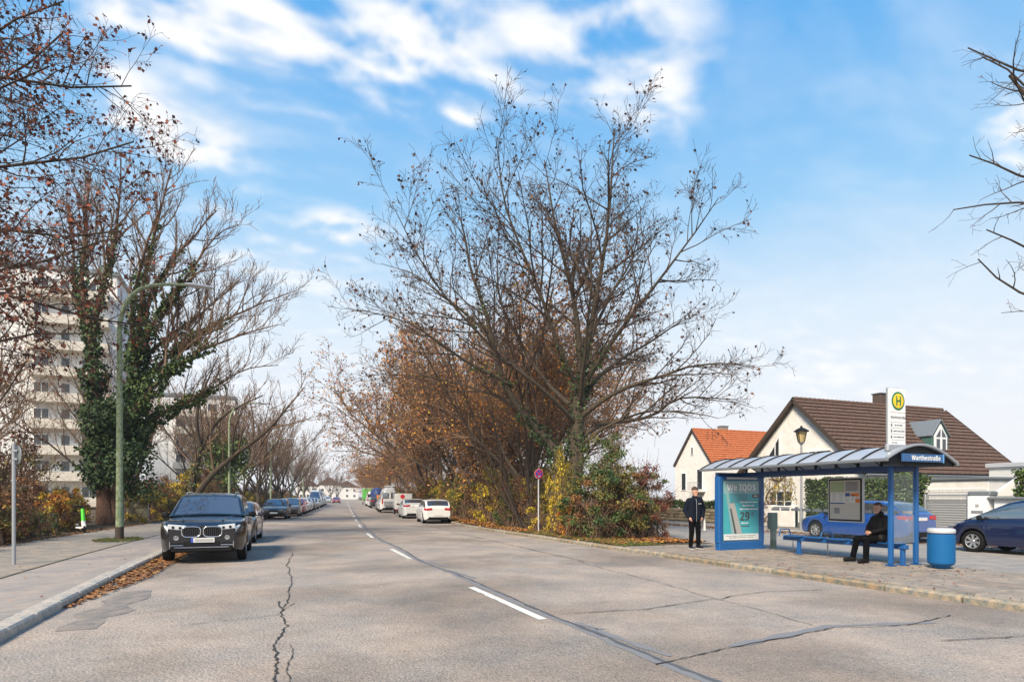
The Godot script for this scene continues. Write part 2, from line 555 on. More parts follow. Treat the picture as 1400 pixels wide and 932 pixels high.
	mat("wood_dark", lin(0.06, 0.04, 0.028), 0.7)
	mat("lantern_glass", lin(0.55, 0.42, 0.20), 0.3)
	mat("gate_grey", lin(0.26, 0.27, 0.28), 0.6)
	mat("post_green", lin(0.16, 0.21, 0.16), 0.6)
	mat("scooter_green", lin(0.10, 0.75, 0.05), 0.4)
	mat("skin", lin(0.50, 0.27, 0.19), 0.6)
	mat("jacket_navy", lin(0.006, 0.009, 0.018), 0.75).metallic_specular = 0.25
	mat("jacket_black", lin(0.006, 0.005, 0.005), 0.6).metallic_specular = 0.3
	mat("trousers_black", lin(0.004, 0.004, 0.005), 0.9).metallic_specular = 0.2
	mat("shoe_black", lin(0.006, 0.006, 0.006), 0.6).metallic_specular = 0.3
	mat("hair_brown", lin(0.07, 0.03, 0.016), 0.6)
	mat("cap_brown", lin(0.06, 0.035, 0.025), 0.9)
	mat("tarp_blue", lin(0.02, 0.04, 0.13), 0.6)
	mat("truck_green", lin(0.09, 0.42, 0.06), 0.5)
	mat("box_orange", lin(0.62, 0.20, 0.03), 0.6)
	var gl := mat("pane_clear", Color(0.86, 0.92, 0.92, 0.03), 0.02)
	gl.metallic_specular = 0.28
	gl.transparency = BaseMaterial3D.TRANSPARENCY_ALPHA
	var gf := mat("pane_tinted", Color(0.62, 0.68, 0.74, 0.22), 0.08)
	gf.transparency = BaseMaterial3D.TRANSPARENCY_ALPHA
	var ga := mat("canopy_pane", Color(lin(0.36, 0.38, 0.42), 0.93), 0.22)
	ga.transparency = BaseMaterial3D.TRANSPARENCY_ALPHA

func paint(called: String, c: Color, metal := 0.0) -> StandardMaterial3D:
	if M.has(called): return M[called]
	var m := mat(called, c, 0.32, metal)
	m.clearcoat_enabled = true
	m.clearcoat = 1.0
	m.clearcoat_roughness = 0.04
	return m

# ---------------------------------------------------------------- ground, road, kerbs
func ribbon(pts: Array, width: float, jag: float, step: float, y: float, sd: int, mb: MB) -> void:
	var r := RandomNumberGenerator.new(); r.seed = sd
	var left := PackedVector3Array(); var right := PackedVector3Array()
	var wob := 0.0
	for k in pts.size() - 1:
		var a: Vector2 = pts[k]; var b: Vector2 = pts[k + 1]
		var len := a.distance_to(b)
		var cnt := maxi(1, int(len / step))
		var d := (b - a) / len
		var nrm := Vector2(-d.y, d.x)
		for q in cnt + (1 if k == pts.size() - 2 else 0):
			wob = clampf(wob + r.randf_range(-jag, jag), -jag * 3.0, jag * 3.0)
			var p := a + d * (len * q / cnt) + nrm * wob
			var w := width * r.randf_range(0.25, 1.0)
			left.append(W(p.x - nrm.x * w * 0.5, p.y - nrm.y * w * 0.5, y))
			right.append(W(p.x + nrm.x * w * 0.5, p.y + nrm.y * w * 0.5, y))
	for k in left.size() - 1:
		mb.quad(left[k], right[k], right[k + 1], left[k + 1])

func make_ground() -> void:
	var g := MB.new()
	g.quad(Vector3(-900, -0.06, 120), Vector3(900, -0.06, 120), Vector3(900, -0.06, -1200), Vector3(-900, -0.06, -1200))
	struct("ground", g, M.earth)
	var road := struct("road", strip(func(s): return KL(s), func(s): return KR(s), 0.0, -14.0, 900.0), M.asphalt)
	# lane dashes
	for k in 22:
		var s0 := -1.1 + 8.75 * k
		var mb := MB.new()
		var ed := RandomNumberGenerator.new(); ed.seed = 900 + k
		var m := 14
		for q in m:
			var sa := s0 + 3.2 * q / m; var sb := s0 + 3.2 * (q + 1) / m
			var x0 := C(sa) - 0.10; var x1 := C(sb) - 0.10
			var w0 := 0.065 - (0.02 * ed.randf() if ed.randf() > 0.6 else 0.0)
			var w1 := 0.065 - (0.03 * ed.randf() if q < 5 and ed.randf() > 0.4 else 0.0)
			mb.quad(W(x0 - w0, sa, 0.006), W(x0 + w1, sa, 0.006), W(x1 + w1, sb, 0.006), W(x1 - w0, sb, 0.006))
		put("lane_dash", mb, M.road_paint, road)
	# poured tar along the middle joint, with grey patches
	var seam := []
	for k in 40: seam.append(Vector2(C(2.0 + k * 2.2) + 0.12 + 0.05 * sin(k * 1.7), 2.0 + k * 2.2))
	var t := MB.new()
	ribbon(seam, 0.20, 0.012, 0.28, 0.0035, 5, t)
	put("tar_seam", t, M.tar_grey, road)
	t = MB.new()
	ribbon(seam, 0.075, 0.02, 0.14, 0.0075, 6, t)
	put("tar_joint", t, M.tar, road)
	var q2 := [[3.0, 0.9, 0.36], [5.4, 1.5, 0.32], [12.0, 1.6, 0.34], [14.2, 1.4, 0.36], [6.8, 0.5, 0.3]]
	for a in q2:
		t = MB.new()
		ribbon([Vector2(C(a[0]) + a[2], a[0]), Vector2(C(a[0]) + a[2] * 0.72, a[0] + a[1])], 0.16, 0.012, 0.12, 0.0055, int(a[0] * 10), t)
		put("tar_patch", t, M.tar_grey, road)
	var cr := [
		[[Vector2(0.05, 3.2), Vector2(0.13, 6.0), Vector2(0.28, 8.4), Vector2(0.36, 10.5)], 0.034, 0.022, 0.05],
		[[Vector2(0.30, 9.6), Vector2(0.52, 12.6), Vector2(0.62, 15.0), Vector2(0.9, 19.5)], 0.028, 0.022, 0.07],
		[[Vector2(0.34, 3.4), Vector2(0.22, 5.2), Vector2(0.30, 7.4)], 0.014, 0.02, 0.08],
		[[Vector2(-0.9, 9.0), Vector2(0.25, 9.3), Vector2(0.5, 10.2)], 0.018, 0.02, 0.12],
		[[Vector2(3.6, 5.2), Vector2(5.2, 5.55), Vector2(6.7, 5.8), Vector2(7.7, 5.5), Vector2(8.9, 5.75)], 0.028, 0.02, 0.1],
		[[Vector2(7.5, 14.2), Vector2(7.2, 11.2), Vector2(6.85, 8.0), Vector2(6.6, 6.0)], 0.018, 0.025, 0.12],
		[[Vector2(6.85, 8.1), Vector2(8.1, 8.5), Vector2(9.2, 8.3)], 0.03, 0.03, 0.12],
		[[Vector2(3.9, 7.9), Vector2(5.2, 7.7), Vector2(6.85, 8.1)], 0.03, 0.02, 0.12],
		[[Vector2(7.2, 4.8), Vector2(8.8, 4.5), Vector2(9.9, 4.7)], 0.028, 0.025, 0.12],
		[[Vector2(7.6, 14.0), Vector2(7.9, 19.0), Vector2(8.2, 26.0), Vector2(9.0, 38.0)], 0.035, 0.03, 0.2],
		[[Vector2(1.7, 11.5), Vector2(2.4, 11.9), Vector2(3.0, 11.7)], 0.02, 0.02, 0.1],
		[[Vector2(1.2, 20.2), Vector2(2.0, 20.6), Vector2(2.9, 20.4)], 0.03, 0.03, 0.1],
	]
	for k in cr.size():
		t = MB.new()
		ribbon(cr[k][0], cr[k][1], cr[k][2], cr[k][3], 0.009 + 0.0007 * k, 70 + k, t)
		put("crack", t, M.crack_dark, road)
	# grey filler along two of the cracks
	t = MB.new()
	ribbon([Vector2(4.8, 5.5), Vector2(6.7, 5.95), Vector2(8.2, 5.6)], 0.22, 0.015, 0.2, 0.0045, 91, t)
	put("tar_patch", t, M.tar_grey, road)
	t = MB.new()
	ribbon([Vector2(-2.1, 9.2), Vector2(-2.0, 12.6)], 0.75, 0.03, 0.25, 0.0045, 93, t)
	put("dark_patch", t, tex_mat("patch_asphalt", stone_image(256, 27, Vector3(0.23, 0.20, 0.175), 0.6, 0.6, 0.3), 1.7, 0.9), road)
	# left side: kerb stones, cycle track, edging, footpath
	var rest := MB.new()
	var stones := [boxmesh(Vector3(0.28, 0.2, 0.988), M.kerb_granite, 0.02), boxmesh(Vector3(0.28, 0.2, 0.988), M.kerb_granite, 0.028)]
	var kl := Node3D.new(); kl.name = "kerb_left"; add_child(kl); kl.set_meta("kind", "structure")
	for k in 44:
		var s := 2.5 + k
		part("kerb_stone", stones[k % 2], kl, W(KL(s) - 0.14, s, 0.021 + 0.004 * sin(k * 2.3)), Basis(Vector3.UP, -atan((KL(s + 0.5) - KL(s - 0.5)))))
	var tail := func(f0: Callable, f1: Callable, y: float, s0: float) -> MB:
		var m := strip(f0, f1, y, s0, 700.0)
		return m
	var kt: MB = tail.call(func(s): return KL(s) - 0.28, func(s): return KL(s), 0.12, 46.0)
	put("kerb_row", kt, M.kerb_granite, kl)
	struct("cycle_track", strip(func(s): return KL(s) - 1.85, func(s): return KL(s) - 0.275, 0.112, -14.0, 500.0), M.bike_asphalt)
	var ke := MB.new()
	for k in 60:
		var s := 4.0 + k
		ke.box(W(KL(s) - 1.90, s, 0.09), Vector3(0.07, 0.08, 0.985), Basis(Vector3.UP, -atan(KL(s + 0.5) - KL(s - 0.5))), 0.012)
	struct("path_edging", ke, M.kerb_mossy)
	struct("footpath", strip(func(s): return KL(s) - 5.2, func(s): return KL(s) - 1.93, 0.118, -14.0, 500.0), M.path_asphalt)
	struct("garden_ground", strip(func(s): return KL(s) - 60.0, func(s): return KL(s) - 5.2, 0.10, -14.0, 600.0, 6.0), M.earth)
	# right side: kerb stones, paved island, verge
	var kr := Node3D.new(); kr.name = "kerb_right"; add_child(kr); kr.set_meta("kind", "structure")
	stones = [boxmesh(Vector3(0.26, 0.2, 1.285), M.kerb_mossy, 0.03), boxmesh(Vector3(0.26, 0.2, 1.28), M.kerb_stained, 0.035), boxmesh(Vector3(0.26, 0.2, 1.285), M.kerb_mossy, 0.05)]
	var rr := RandomNumberGenerator.new(); rr.seed = 17
	for k in 36:
		var s := 0.6 + k * 1.3
		part("kerb_stone", stones[(k * 2) % 3 if k % 4 else 1], kr, W(KR(s) + 0.13 + rr.randf_range(-0.012, 0.012), s, 0.021 + rr.randf_range(-0.01, 0.006)), Basis(Vector3.UP, -atan((KR(s + 0.5) - KR(s - 0.5))) + rr.randf_range(-0.008, 0.008)))
	put("kerb_row", strip(func(s): return KR(s), func(s): return KR(s) + 0.26, 0.12, 46.8, 600.0), M.kerb_granite, kr)
	var pave := Node3D.new(); pave.name = "pavement"; add_child(pave); pave.set_meta("kind", "structure")
	put("bedding", strip(func(_s): return 10.34, func(_s): return 13.9, 0.098, -6.0, 16.6), M.earth, pave)
	var sl := []
	for k in 4: sl.append(boxmesh(Vector3(0.492, 0.06, 0.492), M["slab_%d" % k], 0.006))
	for a in 7:
		for b in 27:
			var tilt := Basis(Vector3(1, 0, 0), rr.randf_range(-0.008, 0.008)) * Basis(Vector3(0, 0, 1), rr.randf_range(-0.008, 0.008))
			part("paving_slab", sl[rr.randi() % 4], pave, W(10.63 + a * 0.502, 3.2 + b * 0.502, 0.086 + rr.randf_range(-0.004, 0.004)), tilt)
	var ib := MB.new()
	ib.box(W(13.96, 5.6, 0.05), Vector3(0.10, 0.13, 22.0), Basis(), 0.015)
	put("back_kerb", ib, M.kerb_mossy, pave)
	struct("verge", strip(func(s): return KR(s) + 0.26, func(s): return maxf(13.9, KR(s) + 1.0), 0.10, 16.6, 600.0), M.earth)
	struct("wood_floor", strip(func(s): return maxf(13.9, KR(s) + 1.0), func(s): return KR(s) + 70.0, 0.085, 43.0, 600.0, 6.0), M.earth)
	# service street behind the stop
	var side := MB.new()
	side.quad(W(14.0, -16, 0.0), W(22.45, -16, 0.0), W(22.45, 43, 0.0), W(14.0, 43, 0.0))
	struct("side_street", side, M.side_asphalt)
	var sk := MB.new()
	sk.box(W(22.55, 13.5, 0.03), Vector3(0.16, 0.16, 59.0), Basis(), 0.02)
	struct("side_kerb", sk, M.kerb_granite)
	var sp := MB.new()
	sp.quad(W(22.6, -16, 0.095), W(24.6, -16, 0.095), W(24.6, 43, 0.095), W(22.6, 43, 0.095))
	struct("side_pavement", sp, M.path_asphalt)
	var gd := MB.new()
	gd.quad(W(24.6, -16, 0.09), W(90, -16, 0.09), W(90, 110, 0.09), W(24.6, 110, 0.09))
	struct("front_gardens", gd, M.earth)

# ---------------------------------------------------------------- vehicles
func prof(keys: Array, f: float) -> float:
	if f <= keys[0][0]: return keys[0][1]
	for k in keys.size() - 1:
		if f <= keys[k + 1][0]:
			var t: float = (f - keys[k][0]) / (keys[k + 1][0] - keys[k][0])
			return lerpf(keys[k][1], keys[k + 1][1], t)
	return keys[-1][1]

func sprof(keys: Array, f: float) -> float:
	var a := 0.0
	for d in [-0.02, -0.01, 0.0, 0.01, 0.02]: a += prof(keys, f + d)
	return a / 5.0

const SHAPES := {
	"suv": {"L": 4.88, "W": 1.94, "H": 1.74, "R": 0.375, "fa": 0.90, "ra": 1.05, "sill": 0.30, "top": [[0, 0.98], [0.02, 1.08], [0.6, 1.12], [0.70, 1.12], [0.93, 1.04], [0.985, 0.97], [1, 0.88]], "roof": [[0.015, 1.1], [0.10, 1.58], [0.22, 1.70], [0.48, 1.72], [0.55, 1.66], [0.72, 1.12]], "pil": [0.22, 0.42], "ws": 0.555},
	"hatch": {"L": 4.2, "W": 1.78, "H": 1.47, "R": 0.315, "fa": 0.82, "ra": 0.75, "sill": 0.22, "top": [[0, 0.86], [0.02, 0.95], [0.1, 0.97], [0.7, 0.95], [0.76, 0.94], [0.94, 0.78], [0.98, 0.72], [1, 0.6]], "roof": [[0.015, 0.95], [0.11, 1.32], [0.24, 1.44], [0.46, 1.46], [0.55, 1.41], [0.77, 0.94]], "pil": [0.22, 0.40], "ws": 0.55},
	"wagon": {"L": 4.6, "W": 1.82, "H": 1.5, "R": 0.325, "fa": 0.88, "ra": 0.92, "sill": 0.22, "top": [[0, 0.88], [0.02, 0.98], [0.1, 1.0], [0.7, 0.97], [0.76, 0.96], [0.94, 0.80], [0.98, 0.74], [1, 0.62]], "roof": [[0.02, 0.98], [0.13, 1.36], [0.22, 1.46], [0.50, 1.50], [0.57, 1.45], [0.78, 0.95]], "pil": [0.22, 0.42], "ws": 0.57},
	"sedan": {"L": 4.85, "W": 1.84, "H": 1.46, "R": 0.33, "fa": 0.85, "ra": 1.05, "sill": 0.21, "top": [[0, 0.9], [0.015, 1.02], [0.05, 1.06], [0.2, 1.05], [0.7, 0.98], [0.75, 0.97], [0.94, 0.80], [0.98, 0.75], [1, 0.62]], "roof": [[0.10, 1.04], [0.27, 1.36], [0.38, 1.44], [0.50, 1.45], [0.56, 1.41], [0.76, 0.96]], "pil": [0.30, 0.45], "ws": 0.56},
	"mpv": {"L": 4.25, "W": 1.78, "H": 1.6, "R": 0.32, "fa": 0.85, "ra": 0.7, "sill": 0.23, "top": [[0, 0.9], [0.02, 1.0], [0.5, 0.99], [0.75, 0.98], [0.82, 0.96], [0.94, 0.82], [0.98, 0.74], [1, 0.6]], "roof": [[0.015, 0.98], [0.09, 1.4], [0.2, 1.55], [0.48, 1.59], [0.58, 1.5], [0.86, 0.93]], "pil": [0.2, 0.42], "ws": 0.58},
	"van": {"L": 5.6, "W": 2.0, "H": 2.55, "R": 0.34, "fa": 0.9, "ra": 1.2, "sill": 0.32, "top": [[0, 1.1], [0.7, 1.12], [0.84, 1.14], [0.97, 1.0], [1, 0.86]], "roof": [[0.002, 1.1], [0.015, 2.36], [0.05, 2.5], [0.68, 2.54], [0.74, 2.40], [0.90, 1.12]], "pil": [0.62, 0.64], "ws": 0.745},
}

func wheel_mesh(R: float, wid: float, spokes: int) -> Array:
	var ty := MB.new()
	var rot := Basis(Vector3(0, 0, 1), -PI / 2)  # axis y -> x
	ty.lathe([[R * 0.66, wid * 0.42], [R * 0.8, wid * 0.5], [R * 0.95, wid * 0.46], [R, wid * 0.34], [R, -wid * 0.34], [R * 0.95, -wid * 0.46], [R * 0.8, -wid * 0.5], [R * 0.5, -wid * 0.45]], Vector3.ZERO, 28, rot)
	var rm := MB.new()
	rm.lathe([[R * 0.68, wid * 0.40], [R * 0.64, wid * 0.44], [R * 0.61, wid * 0.40], [R * 0.60, wid * 0.1]], Vector3.ZERO, 28, rot)
	for k in spokes:
		var a := TAU * k / spokes
		var d := Vector3(0, cos(a), sin(a)); var t := Vector3(0, -sin(a), cos(a))
		var p0 := Vector3(wid * 0.30, 0, 0) + d * R * 0.10; var p1 := Vector3(wid * 0.40, 0, 0) + d * R * 0.62
		rm.quad(p0 - t * R * 0.075, p0 + t * R * 0.075, p1 + t * R * 0.12, p1 - t * R * 0.12)
		rm.quad(p0 - t * R * 0.075, p1 - t * R * 0.12, p1 - t * R * 0.12 - Vector3(0.04, 0, 0), p0 - t * R * 0.075 - Vector3(0.04, 0, 0))
		rm.quad(p0 + t * R * 0.075, p1 + t * R * 0.12, p1 + t * R * 0.12 - Vector3(0.04, 0, 0), p0 + t * R * 0.075 - Vector3(0.04, 0, 0))
	rm.lathe([[R * 0.16, wid * 0.28], [R * 0.15, wid * 0.36], [0.002, wid * 0.38]], Vector3.ZERO, 12, rot)
	var dk := MB.new()
	dk.lathe([[R * 0.62, wid * 0.14], [0.002, wid * 0.12]], Vector3.ZERO, 24, rot)
	return [ty.mesh(M.dark_rubber), rm.mesh(M.alloy), dk.mesh(M.black_plastic)]

# local: +z is the front, x sideways, y up from the ground
func car(t: Node3D, kind: String, body_mat: Material, detail := 1) -> void:
	var S: Dictionary = SHAPES[kind]
	var L: float = S.L; var hw: float = S.W * 0.5; var R: float = S.R
	var zf: float = L * 0.5 - S.fa; var zr: float = -L * 0.5 + S.ra
	var ra := R + 0.055
	var plan := func(z: float) -> float:
		var e := clampf((absf(z) - (L * 0.5 - 0.75)) / 0.75, 0, 1)
		var k := 0.26 if z > 0 else 0.20
		return hw * (1.0 - k * e * e * e)
	var zs := []
	for k in 41: zs.append(-L * 0.5 + L * k / 40.0)
	for za in [zf, zr]:
		for k in 15: zs.append(za - cos(PI * k / 14.0) * ra * 0.9999)
	for e in [0.01, 0.03, 0.06, 0.10]:
		zs.append(L * 0.5 - e); zs.append(-L * 0.5 + e)
	zs.sort()
	var rows := []
	for z in zs:
		var f: float = (z + L * 0.5) / L
		var w: float = plan.call(z)
		var top := sprof(S.top, f)
		var bot: float = S.sill + 0.10 * pow(clampf((absf(z) - (L * 0.5 - 0.3)) / 0.3, 0, 1), 2)
		for za in [zf, zr]:
			var d: float = z - za
			if absf(d) < ra: bot = maxf(bot, R + sqrt(ra * ra - d * d))
		bot = minf(bot, top - 0.10)
		var nose := pow(clampf((absf(z) - (L * 0.5 - 0.12)) / 0.12, 0, 1), 2) * 0.05
		var flare := 0.0
		for za in [zf, zr]:
			flare = maxf(flare, 0.022 * exp(-pow((z - za) / (ra * 1.05), 4)))
		var half := [Vector2(w - 0.04 - nose, bot), Vector2(w - 0.005 + flare - nose, lerpf(bot, top, 0.18)), Vector2(w + flare, lerpf(bot, top, 0.45)), Vector2(w - 0.005 + flare * 0.5, lerpf(bot, top, 0.66)), Vector2(w - 0.012 , lerpf(bot, top, 0.74)), Vector2(w - 0.035, lerpf(bot, top, 0.92)), Vector2(w - 0.085 - nose, top - 0.012), Vector2(w - 0.16 - nose, top), Vector2(w * 0.55, top + 0.022), Vector2(0, top + 0.03)]
		var row := PackedVector3Array()
		for p in half: row.append(Vector3(-p.x, p.y, z))
		for q in range(half.size() - 2, -1, -1): row.append(Vector3(half[q].x, half[q].y, z))
		rows.append(row)
	var mb := MB.new()
	mb.grid(rows)
	mb.fan(rows[0], Vector3(0, 0, -1))
	mb.fan(rows[-1], Vector3(0, 0, 1))
	# cabin shell
	var rk: Array = S.roof
	var c0: float = rk[0][0]; var c1: float = rk[-1][0]
	var sec := func(f: float) -> Array:      # belt half width, belt y, roof y, roof half width
		var z: float = -L * 0.5 + L * f
		var yb: float = sprof(S.top, f) - 0.015
		var yr: float = maxf(sprof(rk, f), yb + 0.001)
		var wb: float = minf(plan.call(z), hw) - 0.075
		return [wb, yb, yr, wb - (yr - yb) * 0.26, z]
	var crow := []
	var m := 34
	for k in m + 1:
		var f: float = lerpf(c0, c1, float(k) / m)
		var q: Array = sec.call(f)
		var h: float = q[2] - q[1]
		var half := [Vector2(q[0], q[1]), Vector2(lerpf(q[0], q[3], 0.5) + 0.012 * minf(1, h * 3), q[1] + h * 0.5), Vector2(q[3] + 0.02, q[1] + h * 0.88), Vector2(q[3] - 0.035, q[1] + h * 0.965), Vector2(q[3] - 0.14, q[2]), Vector2(q[3] * 0.5, q[2] + 0.02), Vector2(0, q[2] + 0.026)]
		var row := PackedVector3Array()
		for p in half: row.append(Vector3(-p.x, p.y, q[4]))
		for r in range(half.size() - 2, -1, -1): row.append(Vector3(half[r].x, half[r].y, q[4]))
		crow.append(row)
	mb.grid(crow)
	mb.fan(crow[0], Vector3(0, 0, -1))
	put("body", mb, body_mat, t)
	# glass
	var gtop := func(fa: float, fb: float, called: String, sgn: float) -> void:
		var gr := []
		for k in 9:
			var f := lerpf(fa, fb, k / 8.0)
			var q: Array = sec.call(f)
			var row := PackedVector3Array()
			for r in 9:
				var x: float = lerpf(-1, 1, r / 8.0) * (q[3] - 0.085)
				var y: float = q[2] + 0.026 - 0.026 * pow(absf(x) / maxf(q[3] - 0.14, 0.1), 2.0)
				row.append(Vector3(x, y + 0.008, q[4] + sgn * 0.008))
			gr.append(row)
		var g := MB.new()
		g.grid(gr)
		put(called, g, M.car_glass, t)
	var fw: float = S.ws
	gtop.call(lerpf(fw, c1, 0.06), lerpf(fw, c1, 0.93), "windscreen", 1.0)
	var backf: float = rk[1][0] if kind != "sedan" else lerpf(rk[0][0], rk[1][0], 0.95)
	if kind != "van": gtop.call(lerpf(c0, backf, 0.30), lerpf(c0, backf + 0.05, 0.86), "rear_window", -1.0)
	else:
		for sx in [-1.0, 1.0]: bx("rear_window", t, Vector3(sx * 0.42, 1.72, -L * 0.5 - 0.004), Vector3(0.62, 0.6, 0.02), M.car_glass, 0.008)
	var wins := [[c0 + 0.055, S.pil[0] - 0.01], [S.pil[0] + 0.006, S.pil[1] - 0.012], [S.pil[1] + 0.006, c1 - 0.05]] if kind != "van" else [[0.645, c1 - 0.02]]
	for wi in wins:
		for sx in [-1.0, 1.0]:
			var gr := []
			for k in 9:
				var f: float = lerpf(wi[0], wi[1], k / 8.0)
				var q: Array = sec.call(f)
				var h: float = q[2] - q[1]
				var row := PackedVector3Array()
				for e in [0.10, 0.3, 0.5, 0.7, 0.84]:
					var tt: float = e if kind != "van" else e * 0.68
					var x: float = lerpf(q[0], q[3] + 0.02, tt / 0.88) + 0.012 * sin(PI * clampf(tt / 0.88, 0, 1)) * minf(1, h * 3) + 0.008
					row.append(Vector3(sx * x, q[1] + h * tt, q[4]))
				gr.append(row)
			var g := MB.new()
			g.grid(gr)
			put("side_window", g, M.car_glass, t)
	# underside and wheel housings
	var ub := MB.new()
	ub.box(Vector3(0, S.sill + 0.10, 0), Vector3(hw * 1.36, 0.24, L * 0.93))
	for za in [zf, zr]:
		for sx in [-1.0, 1.0]:
			var gr := []
			for k in 13:
				var a := PI * k / 12.0 - 0.15 + 0.3 * k / 12.0 * 0.0
				gr.append(PackedVector3Array([Vector3(sx * (hw - 0.06), R + sin(a) * ra, za - cos(a) * ra), Vector3(sx * (hw - 0.42), R + sin(a) * ra, za - cos(a) * ra)]))
			ub.grid(gr)
	put("underbody", ub, M.black_plastic, t)
	var wm: Array = M["wheel_" + kind] if M.has("wheel_" + kind) else wheel_mesh(R, 0.22, 10 if kind == "suv" else 7)
	M["wheel_" + kind] = wm
	for za in [zf, zr]:
		for sx in [-1.0, 1.0]:
			var tyre := part("wheel", wm[0], t, Vector3(sx * (hw - 0.125), R, za), Basis(Vector3.UP, 0.0 if sx > 0 else PI))
			part("rim", wm[1], tyre)
			part("brake_disc", wm[2], tyre)
	# lights, plates, mirrors, bumpers
	var yl: float = prof(S.top, 0.965) - 0.10
	var zn := L * 0.5
	for sx in [-1.0, 1.0]:
		var hl := MB.new()
		var hg := []
		for k in 6:
			var fz := zn - 0.015 - (0.40 if kind != "suv" else 0.13) * k / 5.0
			var wq: float = plan.call(fz) + 0.006
			var y1 := sprof(S.top, (fz + zn) / L) - 0.035
			var y0 := y1 - (lerpf(0.15, 0.05, k / 5.0) if kind != "suv" else lerpf(0.10, 0.03, k / 5.0))
			hg.append(PackedVector3Array([Vector3(sx * wq, y0, fz), Vector3(sx * (wq + 0.008), (y0 + y1) * 0.5, fz), Vector3(sx * (wq - 0.03), y1, fz)]))
		hl.grid(hg)
		var wi2: float = plan.call(zn)
		hl.box(Vector3(sx * (wi2 - 0.17), yl + 0.005, zn - 0.002), Vector3(0.36 if kind != "suv" else 0.40, 0.13 if kind != "suv" else 0.12, 0.03), Basis(Vector3(0, 0, 1), sx * 0.10), 0.014)
		var ho := put("headlight", hl, M.head_glass if kind != "suv" else M.suv_glass, t)
		var pj := MB.new()
		for dx in [0.09, 0.24]:
			pj.lathe([[0.034, 0.0], [0.03, 0.012], [0.002, 0.014]], Vector3(sx * (wi2 - dx), yl + 0.005 - (dx - 0.1) * 0.1, zn + 0.012), 12, Basis(Vector3(1, 0, 0), PI / 2))
		put("lens", pj, M.black_plastic, ho)
		var tl := MB.new()
		var yt: float = prof(S.top, 0.03) - 0.08
		var wr: float = plan.call(-zn)
		if kind == "van":
			tl.box(Vector3(sx * (wr - 0.06), 1.15, -zn - 0.004), Vector3(0.13, 0.5, 0.03), Basis(), 0.012)
		else:
			var tg := []
			for k in 5:
				var fz := -zn + 0.012 + 0.26 * k / 4.0
				var wq: float = plan.call(fz) + 0.007
				tg.append(PackedVector3Array([Vector3(sx * wq, yt - 0.075 + 0.03 * k / 4.0, fz), Vector3(sx * wq, yt + 0.06, fz)]))
			tl.grid(tg)
			tl.box(Vector3(sx * (wr - 0.17), yt - 0.005, -zn - 0.004), Vector3(0.34, 0.13, 0.03), Basis(Vector3(0, 0, 1), -sx * 0.08), 0.014)
		put("tail_light", tl, M.tail_red, t)
		var mi := MB.new()
		var qm: Array = sec.call(lerpf(S.pil[1], c1, 0.72))
		mi.box(Vector3(sx * (qm[0] + 0.17), qm[1] + 0.06, qm[4]), Vector3(0.19, 0.14, 0.11), Basis(Vector3.UP, sx * 0.2), 0.04)
		mi.box(Vector3(sx * (qm[0] + 0.06), qm[1] + 0.02, qm[4]), Vector3(0.12, 0.04, 0.06), Basis(), 0.01)
		put("wing_mirror", mi, M.black_plastic if kind != "hatch" else body_mat, t)
		if detail:
			for fd in ([S.pil[0] + 0.03, S.pil[1] + 0.02] if kind != "van" else [0.66]):
				var zz: float = -zn + L * fd
				bx("door_handle", t, Vector3(sx * (plan.call(zz) + 0.012), prof(S.top, fd) - 0.16, zz), Vector3(0.025, 0.03, 0.19), M.chrome if kind == "suv" else body_mat, 0.008)
	if kind != "suv":
		var gm := MB.new()
		gm.box(Vector3(0, yl - 0.05, zn + 0.004), Vector3(hw * 0.85, 0.07, 0.03), Basis(), 0.012)
		gm.box(Vector3(0, S.sill + 0.19, zn + 0.003), Vector3(hw * 1.25, 0.16, 0.03), Basis(), 0.014)
		put("grille", gm, M.black_plastic, t)
		bx("front_plate", t, Vector3(0, S.sill + 0.25, zn + 0.024), Vector3(0.52, 0.11, 0.012), M.plate, 0.004)
	var rb := MB.new()
	rb.box(Vector3(0, S.sill + 0.10, -zn - 0.003), Vector3(hw * 1.35, 0.17, 0.04), Basis(), 0.015)
	put("rear_bumper", rb, M.black_plastic, t)
	var rpy: float = S.sill + 0.31 if kind in ["hatch", "suv", "van"] else prof(S.top, 0.03) - 0.13
	bx("rear_plate", t, Vector3(0, rpy, -zn - 0.012), Vector3(0.52, 0.11, 0.015), M.plate, 0.004)

